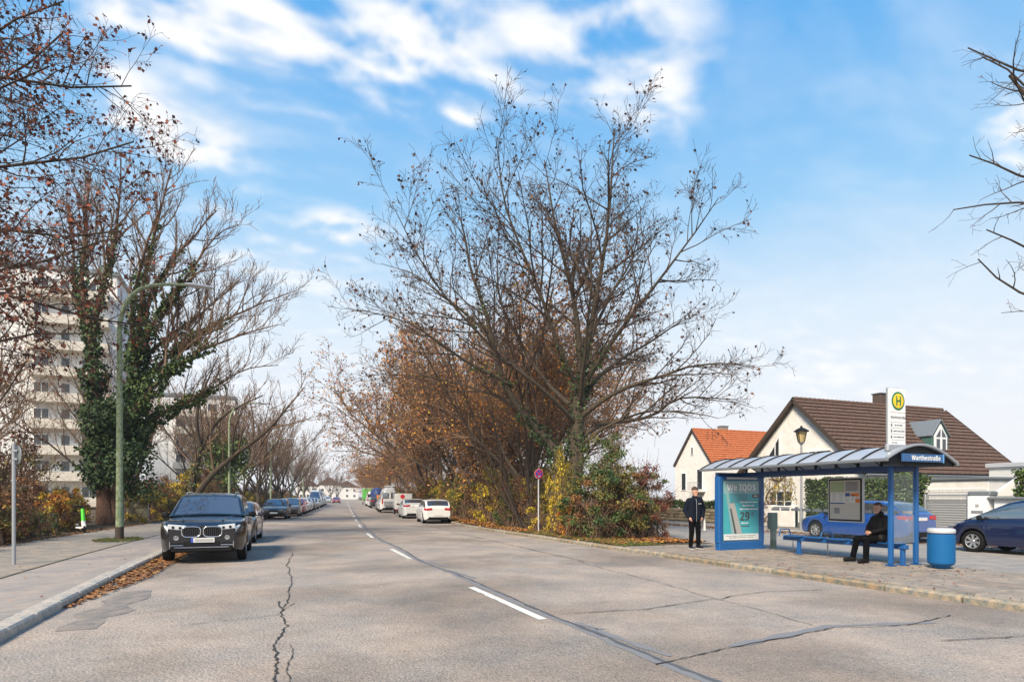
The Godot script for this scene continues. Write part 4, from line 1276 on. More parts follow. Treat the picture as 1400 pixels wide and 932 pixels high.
func make_ivy_tree() -> void:
	rng.seed = 202
	var at := W(-7.7, 40.4, 0.1)
	var g := Grow.new()
	g.rmin = 0.0085; g.levels = 4; g.dens = [1.0, 2.0, 3.4, 4.4]; g.ratio = 0.40; g.up = 0.5; g.leaf_p = 0.0; g.spread = 0.75; g.wiggle = 0.17
	var R := right_dir(); var F := Vector3(0.3738, 0, -0.9275)
	var limbs := [
		[[[0.0, 0, 0.0], [-0.35, 0, 3.0], [-0.7, 0, 7.0], [-0.85, 0, 11.0]], 0.33, 0.20, 0.78, 0.34],
		[[[0.15, 0.2, 0.0], [0.7, 0.4, 4.0], [1.2, 0.5, 8.0], [1.4, 0.6, 11.5]], 0.30, 0.18, 0.85, 0.36],
		[[[-0.85, 0, 10.6], [-1.4, 0, 13.0], [-1.5, 0.3, 15.6], [-1.2, 0.4, 19.6]], 0.20, 0.03, 0.30, 0.1],
		[[[-0.8, 0, 10.4], [0.0, -0.4, 13.0], [0.9, -0.7, 15.6], [1.3, -0.9, 19.6]], 0.20, 0.03, 0.30, 0.1],
		[[[-0.8, 0, 9.8], [-2.0, 0.6, 12.4], [-2.6, 1.0, 15.4], [-3.0, 1.2, 18.2]], 0.16, 0.03, 0.2, 0.1],
		[[[1.4, 0.6, 11.2], [1.8, 0.4, 13.4], [2.6, 0.2, 16.6], [3.5, 0, 19.6]], 0.18, 0.03, 0.34, 0.1],
		[[[1.4, 0.6, 11.0], [2.4, 0.9, 13.8], [4.2, 1.4, 16.6], [5.2, 1.7, 18.0]], 0.17, 0.03, 0.28, 0.1],
		[[[1.3, 0.5, 9.4], [2.6, 0.2, 11.4], [4.2, 0, 13.4], [6.0, -0.3, 15.6], [7.4, -0.5, 16.2]], 0.15, 0.02, 0.36, 0.12],
		[[[1.1, 0.5, 7.4], [2.9, 0.8, 9.4], [5.0, 1.1, 11.0], [7.2, 1.3, 12.2], [9.4, 1.5, 13.2]], 0.16, 0.02, 0.42, 0.14],
		[[[0.9, 0.4, 5.6], [2.4, -0.3, 7.2], [4.6, -0.8, 8.8], [7.0, -1.2, 9.8], [9.9, -1.4, 10.6]], 0.16, 0.02, 0.5, 0.16],
		[[[0.8, 0.4, 4.4], [2.2, 0.9, 6.0], [4.4, 1.5, 7.3], [6.6, 1.9, 8.8], [8.6, 2.2, 9.2]], 0.13, 0.02, 0.5, 0.2],
		[[[1.2, 0.5, 9.0], [2.6, 2.0, 11.0], [4.0, 3.4, 13.0], [5.4, 4.4, 15.0]], 0.15, 0.03, 0.3, 0.1],
		[[[1.2, 0.5, 9.0], [2.2, -1.4, 11.4], [3.6, -2.8, 13.6], [5.0, -3.6, 16.0]], 0.15, 0.03, 0.3, 0.1],
	]
	var ivy := MB.new()
	for l in limbs:
		var p := PackedVector3Array()
		for k in l[0]: p.append(R * k[0] + F * k[1] + Vector3.UP * k[2])
		p = smooth_line(p)
		if l[0][0][2] == 0:
			var rad := PackedFloat32Array()
			for k in p.size(): rad.append(lerpf(l[1], l[2], float(k) / (p.size() - 1)) + (0.25 if k == 0 else (0.08 if k == 1 else 0.0)))
			g.trunk.tube(p, rad, 10)
			ivy_along(ivy, p.slice(2), l[3], l[4], 620, DARKGREEN, 0.16)
		else:
			limb(g, p, l[1], l[2], 1)
			ivy_along(ivy, p.slice(0, int(p.size() * 0.72)), l[3], l[4], 300 if l[3] > 0.35 else 110, DARKGREEN + GREEN.slice(1, 3), 0.16)
	# the thick low skirt of ivy and holly round both stems
	for k in 26:
		var a := rf(0, TAU)
		var c := R * (0.7 + cos(a) * rf(0.2, 2.0)) + F * sin(a) * rf(0.2, 1.6) + Vector3.UP * rf(1.9, 6.4)
		for q in 210:
			var o := rvec() * pow(rng.randf(), 0.5) * rf(0.6, 0.9)
			ivy.col = DARKGREEN[rng.randi() % 3] * rf(0.5, 1.2)
			var d := (o + Vector3.DOWN * 0.4 + rvec() * 0.6).normalized()
			var l2 := rf(0.12, 0.24)
			ivy.leaf(c + o, d, d.cross(rvec()).normalized(), l2, l2 * 0.8)
	var t := tree_node("ivy_tree", "twin-stemmed tree thickly clad in dark ivy beside the first lamp post", g, M.bark_red, M.twig_brown, at)
	put("ivy", ivy, M.leaf, t)

func wood_scale(s: float) -> float:     # the wood thins out to younger trees down the road
	return lerpf(0.86, 0.55, smoothstep(52.0, 80.0, s))

func make_trees() -> void:
	make_big_tree()
	make_ivy_tree()
	rng.seed = 303
	var R := right_dir(); var F := Vector3(0.3738, 0, -0.9275)
	# leaning tree over the road, beyond the ivy tree
	var g := Grow.new()
	g.rmin = 0.015; g.levels = 4; g.dens = [1, 0.9, 1.6, 2.4]; g.ratio = 0.36; g.up = 0.4; g.leaf_p = 0.0; g.wiggle = 0.14
	var ivy := MB.new()
	for l in [[[[0, 0, 0], [1.1, 0, 2.3], [3.2, 0.3, 4.6], [5.6, 0.5, 6.4], [7.6, 0.6, 8.6], [9.0, 0.8, 10.4]], 0.34, 0.05], [[[0, 0, 0], [0.3, 0.2, 3.0], [1.0, 0.5, 6.0], [2.6, 0.8, 8.2], [5.6, 1.0, 9.8]], 0.36, 0.05], [[[0.8, 0.4, 5.4], [0.8, -0.3, 8.0], [1.8, -0.8, 10.4], [3.0, -1.2, 12.6]], 0.2, 0.04], [[[3.4, 0.3, 4.8], [4.0, -0.6, 7.0], [5.4, -1.4, 9.0]], 0.12, 0.03]]:
		var p := PackedVector3Array()
		for k in l[0]: p.append(R * k[0] + F * k[1] + Vector3.UP * k[2])
		p = smooth_line(p)
		limb(g, p, l[1], l[2], 1)
		if l[1] > 0.35: ivy_along(ivy, p.slice(0, 7), 0.45, 0.3, 120, OLIVE + GREEN, 0.16)
	var t := tree_node("leaning_tree", "bare forked tree leaning over the footpath towards the road", g, M.bark_grey, M.twig_brown, W(-5.2, 56.5, 0.1))
	put("ivy", ivy, M.leaf, t)
	# russet-leaved tree overhanging from the picture's edge
	rng.seed = 404
	g = Grow.new()
	g.rmin = 0.005; g.levels = 4; g.dens = [1.0, 2.4, 3.6, 4.0]; g.ratio = 0.42; g.up = 0.08; g.leaf_p = 0.8; g.leaf_size = 0.14; g.pal = RUSSET + [Color(0.28, 0.07, 0.03)]; g.spread = 1.0; g.wiggle = 0.16; g.droop = 0.2
	plain_tree(g, 16.5, 9.5, 0.26, 4, R * 0.03, 0.7)
	for e in [[4.4, 1.2, 7.6], [5.6, -0.8, 8.4], [6.8, 1.8, 8.0], [7.8, -0.2, 8.6], [8.8, 1.2, 8.2], [9.8, -1.0, 8.0], [10.8, 0.6, 8.6], [11.8, 1.6, 7.4], [12.6, -0.4, 7.6], [13.4, 0.8, 8.2]]:
		grow(g, Vector3(0, e[0], 0), (R * 1.0 + F * 0.2 * e[1] + Vector3.UP * 0.26).normalized(), e[2], 0.075, 1)
	tree_node("russet_tree", "tree with sparse russet leaves reaching in from the left edge", g, M.bark_dark, M.twig_dark, W(-11.6, 24.0, 0.1))
	# bare tree reaching in over the gardens
	rng.seed = 505
	g = Grow.new()
	g.rmin = 0.0055; g.levels = 4; g.dens = [1.0, 1.2, 2.4, 3.2]; g.ratio = 0.38; g.wiggle = 0.15; g.up = 0.05; g.leaf_p = 0.03; g.leaf_size = 0.09; g.pal = BROWN; g.spread = 0.85
	plain_tree(g, 18.5, 11.0, 0.26, 4, Vector3.ZERO, 0.6)
	for e in [[7.6, 0.4], [9.0, -0.7], [10.4, 0.3], [11.6, 0.9], [12.8, -0.4], [14.0, 0.5], [15.2, -0.2]]:
		grow(g, Vector3(0, e[0], 0), (-R * 1.0 + F * 0.5 * e[1] + Vector3.UP * 0.22).normalized(), 4.6, 0.065, 1)
	tree_node("garden_tree", "bare tree whose branch tips reach in over the navy minivan", g, M.bark_dark, M.twig_dark, W(25.9, 11.8, 0.1))
	# dark stems between the big tree and the sign
	rng.seed = 606
	g = Grow.new()
	g.rmin = 0.010; g.levels = 4; g.dens = [1, 1.1, 1.9, 2.6]; g.ratio = 0.36; g.up = 0.3; g.leaf_p = 0.10; g.leaf_size = 0.12; g.pal = BROWN; g.spread = 0.7
	for k in 5:
		var a := rf(-1.4, 1.0)
		grow(g, R * rf(-0.4, 0.4) + F * rf(-0.4, 0.4), (R * a * 0.45 + F * rf(-0.3, 0.3) + Vector3.UP).normalized(), rf(6, 10), rf(0.06, 0.13), 1)
	tree_node("thicket_tree", "dark many-stemmed tree standing behind the no-stopping sign", g, M.bark_dark, M.twig_dark, W(11.9, 27.6, 0.1))
	# brown-leaved wood on the verge side: three kinds, copied down the road
	var kinds := []
	var names := ["hornbeam_tree", "maple_tree", "alder_tree"]
	for k in 3:
		rng.seed = 700 + k
		g = Grow.new()
		g.rmin = 0.011; g.levels = 4; g.dens = [1.0, 1.4, 2.3, 3.0]; g.ratio = 0.42; g.up = 0.15; g.spread = 1.0; g.wiggle = 0.15
		g.leaf_p = [1.3, 1.0, 0.6][k]; g.leaf_size = 0.21
		g.pal = [BROWN.slice(1) + [Color(0.42, 0.21, 0.08), Color(0.38, 0.19, 0.08)], BROWN.slice(1) + ORANGE + [Color(0.45, 0.22, 0.08)], BROWN.slice(1) + [Color(0.38, 0.20, 0.09)]][k]
		plain_tree(g, [16.0, 17.5, 15.0][k], [2.6, 3.4, 2.2][k], [0.26, 0.30, 0.22][k], 8, Vector3(-0.06, 0, 0), 0.85)
		kinds.append(g)
	var row := [[14.2, 33.0, 1, 0.80], [16.5, 37.5, 2, 0.92], [13.8, 41.0, 0, 0.86], [18.5, 44.0, 0, 1.1], [14.8, 49.0, 1, 0.95], [19.5, 53.0, 2, 1.1], [16.0, 57.5, 0, 1.05], [17.0, 66.0, 1, 1.05], [22.0, 62.0, 2, 1.2], [18.0, 75.0, 0, 1.05], [19.5, 85.0, 1, 1.05], [20.5, 96.0, 0, 1.05], [22.0, 108.0, 2, 1.1], [23.5, 121.0, 1, 1.05], [25.0, 136.0, 0, 1.1], [27.5, 154.0, 1, 1.1], [30.0, 176.0, 0, 1.1], [34.0, 204.0, 1, 1.15], [40.0, 245.0, 0, 1.15], [25.0, 50.0, 1, 0.8]]
	var ords := ["nearest", "second", "third", "fourth", "fifth", "sixth", "seventh", "eighth", "ninth", "tenth", "eleventh", "twelfth", "thirteenth", "fourteenth", "fifteenth", "sixteenth", "seventeenth", "eighteenth", "nineteenth", "twentieth", "twenty-first", "twenty-second", "twenty-third", "twenty-fourth", "twenty-fifth", "twenty-sixth", "twenty-seventh", "twenty-eighth"]
	var looks := ["thickly brown-leaved tree", "orange-brown leaved tree", "thinly leaved brown tree"]
	var proto := {}
	for k in row.size():
		var a: Array = row[k]
		var kd: int = a[2]
		var lab: String = "%s, %s along the wooded verge behind the parked cars" % [looks[kd], ords[k]]
		if not proto.has(kd):
			proto[kd] = tree_node(names[kd], lab, kinds[kd], [M.bark_red, M.bark_grey, M.bark_dark][kd], M.twig_brown, W(a[0], a[1], 0.09), "trees of the wooded verge")
			proto[kd].scale = Vector3.ONE * a[3] * wood_scale(a[1])
			proto[kd].rotation.y = k * 1.3
		else:
			var c := copy(proto[kd], W(a[0], a[1], 0.09), k * 1.7 + 0.4, Vector3.ONE * a[3] * wood_scale(a[1]))
			c.set_meta("label", lab)
	# bare trees behind the footpath, copied down the road
	for k in 2:
		rng.seed = 720 + k
		g = Grow.new()
		g.rmin = 0.012; g.levels = 4; g.dens = [1.0, 1.4, 2.2, 2.8]; g.ratio = 0.40; g.up = 0.4; g.leaf_p = 0.12; g.leaf_size = 0.2; g.pal = BROWN; g.spread = 0.8; g.wiggle = 0.13
		plain_tree(g, [13.5, 12.0][k], [2.6, 2.0][k], [0.26, 0.22][k], 8, Vector3(0.10, 0, 0), 0.75)
		kinds.append(g)
	var lrow := [[-12.5, 35.0, 1, 0.75], [-9.0, 47.0, 1, 0.80], [-3.6, 70.0, 0, 0.95], [-1.8, 79.0, 1, 1.0], [0.0, 90.0, 0, 1.0], [1.0, 101.0, 1, 1.05], [2.6, 113.0, 0, 1.0], [4.2, 127.0, 1, 1.0], [6.4, 145.0, 0, 1.0], [9.0, 166.0, 1, 1.05], [12.5, 192.0, 0, 1.1], [17.0, 225.0, 1, 1.1], [-10.5, 63.0, 0, 0.9], [-8.0, 92.0, 1, 1.1], [31.0, 300.0, 0, 1.0], [36.0, 318.0, 1, 1.1]]
	for k in lrow.size():
		var a: Array = lrow[k]
		var kd: int = a[2] + 3
		var lab: String = "%s, %s of the trees behind the left footpath" % [["bare grey-brown tree", "bare spreading tree"][a[2]], ords[k]]
		if not proto.has(kd):
			proto[kd] = tree_node(["ash_tree", "lime_tree"][a[2]], lab, kinds[kd], M.bark_grey, M.twig_brown, W(a[0], a[1], 0.1), "bare trees behind the footpath")
			proto[kd].scale = Vector3.ONE * a[3]
		else:
			var c := copy(proto[kd], W(a[0], a[1], 0.1), k * 2.1, Vector3.ONE * a[3])
			c.set_meta("label", lab)
	# a tree cloaked in bright ivy in the middle of that row
	rng.seed = 730
	g = Grow.new()
	g.rmin = 0.016; g.levels = 3; g.dens = [1, 1.2, 2.0]; g.ratio = 0.4; g.up = 0.4
	plain_tree(g, 11.0, 2.4, 0.24, 6, Vector3(0.06, 0, 0), 0.7)
	var iv := MB.new()
	for k in 40:
		var c := Vector3(rf(-1.6, 1.6), rf(2.2, 7.4), rf(-1.4, 1.4))
		for q in 70:
			var o := rvec() * rf(0.2, 0.8)
			iv.col = GREEN[rng.randi() % 4] * rf(0.8, 1.7)
			var d := (o + Vector3.DOWN * 0.5).normalized()
			iv.leaf(c + o, d, d.cross(rvec()).normalized(), rf(0.18, 0.3), 0.2)
	t = tree_node("ivied_lime_tree", "tree cloaked in bright green ivy behind the second lamp post", g, M.bark_grey, M.twig_brown, W(-2.8, 67.0, 0.1))
	put("ivy", iv, M.leaf, t)

func make_shrubs() -> void:
	rng.seed = 808
	var kinds := {
		"evergreen": shrub_mesh(1.1, 1.9, [GREEN, DARKGREEN, DARKGREEN, OLIVE], 4200, 0.085),
		"brown": shrub_mesh(1.1, 2.0, [BROWN, OLIVE, RUSSET, BROWN], 3000, 0.085, 110),
		"yellow": shrub_mesh(1.1, 2.2, [YELLOW, YELLOW, OLIVE, YELLOW], 3000, 0.10, 80),
		"orange": shrub_mesh(1.0, 1.9, [ORANGE, ORANGE, YELLOW, BROWN], 3000, 0.095, 80),
		"mixed": shrub_mesh(1.2, 2.1, [OLIVE, BROWN, GREEN, YELLOW, OLIVE], 4000, 0.09, 90),
		"twiggy": shrub_mesh(1.4, 2.6, [BROWN, RUSSET, OLIVE], 1300, 0.09, 150),
	}
	var looks := {"evergreen": "dark evergreen shrub", "brown": "brown-leaved shrub", "yellow": "yellow-leaved shrub", "orange": "orange-leaved shrub", "mixed": "shrub of mixed olive and brown leaves", "twiggy": "twiggy reddish-brown shrub"}
	var ords := ["first", "second", "third", "fourth", "fifth", "sixth", "seventh", "eighth", "ninth", "tenth", "eleventh", "twelfth", "thirteenth", "fourteenth", "fifteenth", "sixteenth", "seventeenth", "eighteenth", "nineteenth", "twentieth"]
	var count := {}
	var place := func(kind: String, n: float, s: float, sx: float, sy: float, where: String, group: String) -> void:
		var key := kind + where
		count[key] = count.get(key, -1) + 1
		var j: int = count[key]
		var o := part(numbered(kind + "_shrub"), kinds[kind], self, W(n, s, 0.09))
		o.basis = Basis(Vector3.UP, rf(0, TAU)).scaled(Vector3(sx, sy, sx))
		tag(o, "%s, %s of its colour %s" % [looks[kind], ords[j % 20] if j < 20 else "one more", where], "shrub", group)
	# hedge along the left footpath; near pieces picked from the photograph, then a mixed run
	var near := [["mixed", -9.2, 18.0, 1.0, 0.95], ["evergreen", -8.6, 20.6, 1.0, 1.0], ["brown", -8.7, 23.2, 1.05, 0.98], ["mixed", -8.5, 25.4, 1.1, 0.86], ["orange", -9.6, 24.6, 1.0, 1.25], ["evergreen", -9.6, 27.4, 1.0, 1.3], ["brown", -8.2, 27.8, 0.95, 0.85], ["orange", -8.3, 32.6, 0.85, 0.95], ["evergreen", -8.0, 30.0, 0.7, 0.5], ["yellow", -8.1, 34.6, 0.8, 0.72], ["orange", -8.6, 36.6, 0.9, 1.05], ["evergreen", -9.4, 38.6, 1.1, 1.05], ["brown", -9.4, 33.4, 1.1, 1.2], ["yellow", -7.0, 43.6, 0.9, 1.1], ["yellow", -6.6, 46.4, 1.05, 0.95], ["evergreen", -6.4, 48.6, 0.85, 1.0], ["mixed", -6.3, 51.0, 1.15, 0.9], ["brown", -6.6, 49.8, 1.15, 1.25]]
	for a in near: place.call(a[0], a[1], a[2], a[3], a[4], "in the left hedge", "shrubs of the left hedge")
	var seq := ["mixed", "yellow", "evergreen", "brown", "orange", "mixed", "twiggy", "brown"]
	var s := 53.5
	var k := 0
	while s < 175.0:
		place.call(seq[k % 8], KL(s) - 6.6 - 0.8 * rng.randf(), s, rf(0.95, 1.3), rf(0.75, 1.15), "in the far left hedge", "shrubs of the far left hedge")
		if k % 2 == 0: place.call(["twiggy", "brown", "orange"][(k / 2) % 3], KL(s) - 9.0 - rng.randf(), s + 1.0, rf(1.4, 2.0), rf(1.2, 1.9), "behind the far left hedge", "taller shrubs behind the far hedge")
		s += rf(2.2, 3.0) + s * 0.018
		k += 1
	# pale red-twigged bushes in front of the flats
	place.call("twiggy", -11.0, 36.0, 1.7, 1.9, "before the flats", "twiggy shrubs before the flats")
	place.call("twiggy", -13.0, 30.0, 1.6, 1.7, "before the flats", "twiggy shrubs before the flats")
	place.call("twiggy", -12.5, 42.0, 1.8, 2.0, "before the flats", "twiggy shrubs before the flats")
	place.call("yellow", -5.6, 60.0, 1.5, 1.7, "beside the leaning tree", "shrubs beside the leaning tree")
	place.call("brown", -5.0, 64.0, 1.7, 2.2, "beside the leaning tree", "shrubs beside the leaning tree")
	# right verge
	var verge := [["yellow", 13.3, 29.0, 0.95, 1.45], ["brown", 12.6, 31.0, 1.1, 1.3], ["mixed", 13.8, 33.0, 1.2, 1.3], ["yellow", 13.0, 35.6, 1.1, 1.55], ["brown", 14.0, 38.0, 1.2, 1.5], ["mixed", 13.2, 40.0, 1.2, 1.2], ["orange", 14.4, 42.5, 1.2, 1.4], ["yellow", 14.2, 46.0, 1.2, 1.5], ["brown", 15.0, 44.5, 1.4, 1.9], ["mixed", 14.4, 49.5, 1.3, 1.3], ["yellow", 15.4, 54.0, 1.3, 1.5], ["brown", 15.0, 58.0, 1.5, 1.6], ["brown", 12.2, 28.4, 0.9, 1.0], ["yellow", 11.9, 25.6, 0.75, 0.8], ["yellow", 14.5, 30.5, 1.1, 1.5], ["twiggy", 15.5, 36.0, 1.2, 1.6], ["evergreen", 11.9, 29.6, 0.85, 0.9], ["yellow", 11.35, 22.5, 0.6, 1.45], ["orange", 11.1, 21.6, 0.55, 0.85], ["yellow", 11.6, 23.6, 0.5, 1.7], ["twiggy", 16.2, 41.0, 1.5, 2.0]]
	for a in verge: place.call(a[0], a[1], a[2], a[3], a[4], "on the wooded verge", "shrubs of the wooded verge")
	s = 63.0
	k = 0
	while s < 190.0:
		place.call(["yellow", "brown", "orange", "mixed", "brown"][k % 5], KR(s) + 2.6 + rng.randf(), s, rf(1.2, 1.7), rf(1.1, 1.8), "far along the verge", "shrubs far along the verge")
		s += rf(3.4, 4.6) + s * 0.02
		k += 1
	# the big rounded bush by the stop: green low down, russet at the side, a light top
	rng.seed = 818
	var big := thing("round_bush", "large round bush, green low down and russet on one side, by the standing man", "bush", W(12.55, 20.6, 0.09))
	put_shrub(big, "foliage", shrub_mesh(1.75, 2.6, [DARKGREEN, GREEN, OLIVE, OLIVE, BROWN], 16000, 0.085, 130), Vector3(-0.5, 0, 0))
	put_shrub(big, "russet_foliage", shrub_mesh(1.35, 2.75, [RUSSET, BROWN, OLIVE, GREEN, RUSSET], 11000, 0.08, 170), Vector3(0.95, 0, 0.1))
	put_shrub(big, "top_growth", shrub_mesh(1.3, 3.9, [GREEN, OLIVE, GREEN], 3200, 0.10, 120, 0.5), Vector3(-0.1, 0, -0.6))
	# clipped hedges in the front gardens
	hedge(Vector3(1.3, 2.3, 5.4), W(25.9, 20.9, 0.09), "clipped dark green hedge behind the blue estate car", 15000)
	hedge(Vector3(1.2, 2.45, 5.0), W(26.6, 12.2, 0.09), "bright green hedge above the white garage wall", 13000)
	hedge(Vector3(1.0, 1.2, 7.0), W(25.6, 33.0, 0.09), "low hedge behind the standing man, on the garden wall", 7000)
	# weeping yellow-green shrub with a bent stem before the white gable
	var w := thing("weeping_shrub", "yellow-green weeping shrub with a bent stem before the white gable", "shrub", W(26.4, 27.0, 0.09))
	var st := MB.new(); var lf := MB.new()
	var stem := smooth_line(PackedVector3Array([Vector3(0, 0, 0), Vector3(0.1, 0.8, -0.1), Vector3(-0.1, 1.5, -0.3), Vector3(0.25, 2.3, 0.2)]))
	st.tube(stem, PackedFloat32Array([0.07, 0.065, 0.06, 0.06, 0.055, 0.05, 0.05, 0.05, 0.04, 0.04]), 6)
	for q in 40:
		var a := rf(0, TAU); var rr := rf(0.4, 1.25)
		var e := stem[-1] + Vector3(cos(a) * rr, rf(-0.1, 0.4), sin(a) * rr)
		var tip := e + Vector3(cos(a) * 0.15, -rf(0.5, 1.3), sin(a) * 0.15)
		st.tube(PackedVector3Array([stem[-1], stem[-1].lerp(e, 0.6) + Vector3(0, 0.25, 0), e, tip]), PackedFloat32Array([0.025, 0.015, 0.010, 0.006]), 3)
		for r in 26:
			var p := e.lerp(tip, rng.randf()) + rvec() * 0.09
			lf.col = (YELLOW + OLIVE)[rng.randi() % 8] * rf(0.7, 1.3)
			var d := (Vector3.DOWN + rvec() * 0.5).normalized()
			lf.leaf(p, d, d.cross(rvec()).normalized(), 0.1, 0.05)
	put("stem", st, M.twig_brown, w)
	put("leaves", lf, M.leaf, w)
	# dry climber on the garden fence
	var cl := part(numbered("dry_climber"), shrub_mesh(0.9, 1.2, [RUSSET, BROWN], 500, 0.07, 220), self, W(25.3, 26.2, 0.3))
	tag(cl, "dry reddish climber tangled over the white garden fence", "climber")

func put_shrub(t: Node3D, called: String, m: Mesh, at: Vector3) -> void:
	part(called, m, t, at)

func hedge(size: Vector3, at: Vector3, label: String, leaves: int) -> void:
	var lf := MB.new(); var st := MB.new()
	for q in 30:
		var b := Vector3(rf(-0.3, 0.3) * size.x, 0, rf(-0.48, 0.48) * size.z)
		st.tube(PackedVector3Array([b, b + Vector3(rf(-0.2, 0.2), size.y * 0.9, rf(-0.2, 0.2))]), PackedFloat32Array([0.03, 0.01]), 4)
	var core := MB.new()
	for k in leaves:
		var p := Vector3(rf(-0.5, 0.5), rf(0.0, 1.0), rf(-0.5, 0.5))
		var face := rng.randi() % 5
		if face < 2: p.x = -0.5 + rf(0, 0.14)
		elif face == 2: p.y = 1.0 - rf(0, 0.1)
		elif face == 3: p.z = (0.5 - rf(0, 0.05)) * (1 if rng.randf() > 0.5 else -1)
		var bump := 1.0 + 0.05 * sin(p.z * 19.0) + 0.04 * sin(p.y * 11.0 + p.z * 7.0)
		lf.col = (DARKGREEN + GREEN + [Color(0.10, 0.15, 0.03)])[rng.randi() % 8] * rf(0.6, 1.4)
		var d := (rvec() + Vector3(-0.4, 0.2, 0)).normalized()
		lf.leaf(Vector3(p.x * size.x * bump, p.y * size.y * bump, p.z * size.z), d, d.cross(rvec()).normalized(), rf(0.10, 0.17), 0.10)
	var t := thing("clipped_hedge", label, "hedge", at)
	put("stems", st, M.twig_brown, t)
	put("foliage", lf, M.leaf, t)

# ---------------------------------------------------------------- leaf litter and grass
func scatter(called: String, label: String, cat: String, spots: Array, pals: Array, sz: float, upright := false) -> void:
	var one := MB.new()
	if upright:
		for q in 5:
			var a := TAU * q / 5.0
			one.leaf(Vector3(cos(a) * 0.02, 0, sin(a) * 0.02), Vector3(cos(a) * 0.5, 1, sin(a) * 0.5).normalized(), Vector3(-sin(a), 0, cos(a)), 1.0, 0.14)
	else:
		one.leaf(Vector3(0, 0, -0.5), Vector3(0, 0.05, 1).normalized(), Vector3(1, 0.1, 0).normalized(), 1.0, 0.7)
	var mm := MultiMesh.new()
	mm.transform_format = MultiMesh.TRANSFORM_3D
	mm.use_colors = true
	mm.mesh = one.mesh(M.litter)
	mm.instance_count = spots.size()
	for k in spots.size():
		var sc := sz * rf(0.6, 1.3)
		var b := Basis(Vector3.UP, rf(0, TAU))
		if not upright: b = b * Basis(Vector3(1, 0, 0), rf(-0.35, 0.35)) * Basis(Vector3(0, 0, 1), rf(-0.35, 0.35))
		mm.set_instance_transform(k, Transform3D(b.scaled(Vector3.ONE * sc), spots[k] + Vector3(0, 0.012 if not upright else 0.0, 0)))
		var c: Color = pals[rng.randi() % pals.size()] * rf(0.7, 1.3)
		c.a = 1.0
		mm.set_instance_color(k, c)
	var o := MultiMeshInstance3D.new()
	o.name = numbered(called)
	o.multimesh = mm
	add_child(o)
	tag(o, label, cat)
	o.set_meta("kind", "stuff")

func make_litter() -> void:
	rng.seed = 909
	var sp := []
	for k in 15000:                                   # under the verge shrubs
		var s := 17.2 + 34.0 * pow(rng.randf(), 1.3)
		var w := maxf(1.2, 3.6 - (s - 17) * 0.03)
		sp.append(W(KR(s) + 0.28 + w * pow(rng.randf(), 0.9), s, 0.105 + 0.03 * rng.randf()))
	scatter("fallen_leaves", "orange and brown fallen leaves under the verge shrubs", "leaves", sp, ORANGE + BROWN + BROWN + [Color(0.5, 0.26, 0.05)], 0.13)
	sp = []
	for k in 2600:                                    # gutter by the black SUV
		var s := 11.0 + 11.0 * rng.randf()
		var dense := clampf((s - 10.5) / 4.0, 0.1, 1.0)
		if rng.randf() < dense: sp.append(W(KL(s) + 0.02 + 0.55 * dense * pow(rng.randf(), 1.6), s, 0.004 + 0.03 * rng.randf() * dense))
	for k in 1800:                                    # along the hedge foot and beside the kerb further on
		var s := 17.0 + 45.0 * rng.randf()
		sp.append(W(KL(s) - 5.35 + 0.5 * pow(rng.randf(), 2.0) - 0.4 * rng.randf(), s, 0.118))
	for k in 900:
		var s := 22.0 + 50.0 * rng.randf()
		sp.append(W(KL(s) + 0.6 * pow(rng.randf(), 2), s, 0.004))
	scatter("gutter_leaves", "brown fallen leaves in the gutter and along the hedge foot", "leaves", sp, BROWN + [Color(0.30, 0.12, 0.04), Color(0.36, 0.19, 0.07)], 0.10)
	sp = []
	for k in 3800:                                    # far kerb of the service street
		var s := 4.0 + 32.0 * rng.randf()
		sp.append(W(22.45 - 1.5 * pow(rng.randf(), 1.8), s, 0.004 + 0.02 * rng.randf()))
	for k in 500: sp.append(W(rf(13.7, 14.5), rf(3, 17), 0.06 if rng.randf() < 0.0 else 0.02))
	scatter("street_leaves", "fallen leaves along the far kerb of the service street", "leaves", sp, BROWN + RUSSET + [Color(0.34, 0.15, 0.05)], 0.10)
	sp = []
	for k in 420: sp.append(W(10.15 + 3.6 * pow(rng.randf(), 1.4), rf(3, 17), 0.118))
	for k in 260: sp.append(W(rf(12.7, 14.0), rf(8.2, 14.6), 0.118))
	for k in 160: sp.append(W(KL(12) - rf(0.3, 5.0), rf(9, 30), 0.12))
	scatter("stray_leaves", "stray brown leaves and dirt on the paving by the stop", "leaves", sp, BROWN + RUSSET, 0.05)
	sp = []
	for k in 2600:
		var s := rf(16.6, 25.0)
		sp.append(W(KR(s) + 0.3 + 1.5 * pow(rng.randf(), 1.2), s, 0.10))
	for k in 500:
		var a := rf(0, TAU); var r := 0.75 * sqrt(rng.randf())
		sp.append(W(-4.5 + cos(a) * r, 25.4 + sin(a) * r * 1.6, 0.118))
	scatter("grass", "short grass at the verge edge and round the lamp post", "grass", sp, GREEN + OLIVE + [Color(0.10, 0.16, 0.03)], 0.085, true)

# ---------------------------------------------------------------- bus shelter and what stands round it
# sign faces look towards +z (towards the camera along the road)
# small print that cannot be read: broken lines of word-long dashes
func print_lines(parent: Node3D, at: Vector3, widths: Array, h: float, m: Material, pitch := 0.10) -> void:
	var r := RandomNumberGenerator.new(); r.seed = int(absf(at.y) * 1000) + 3
	for k in widths.size():
		var mb := MB.new()
		var x: float = -widths[k] * 0.5
		while x < widths[k] * 0.5 - 0.03:
			var w := minf(r.randf_range(0.05, 0.16) * (1.0 if widths[k] > 0.3 else 0.7), widths[k] * 0.5 - x)
			mb.box(Vector3(x + w * 0.5, 0, 0), Vector3(w, h * r.randf_range(0.8, 1.1), 0.002))
			x += w + 0.018
		put("print_line", mb, m, parent, at + Vector3(0, -pitch * k, 0))

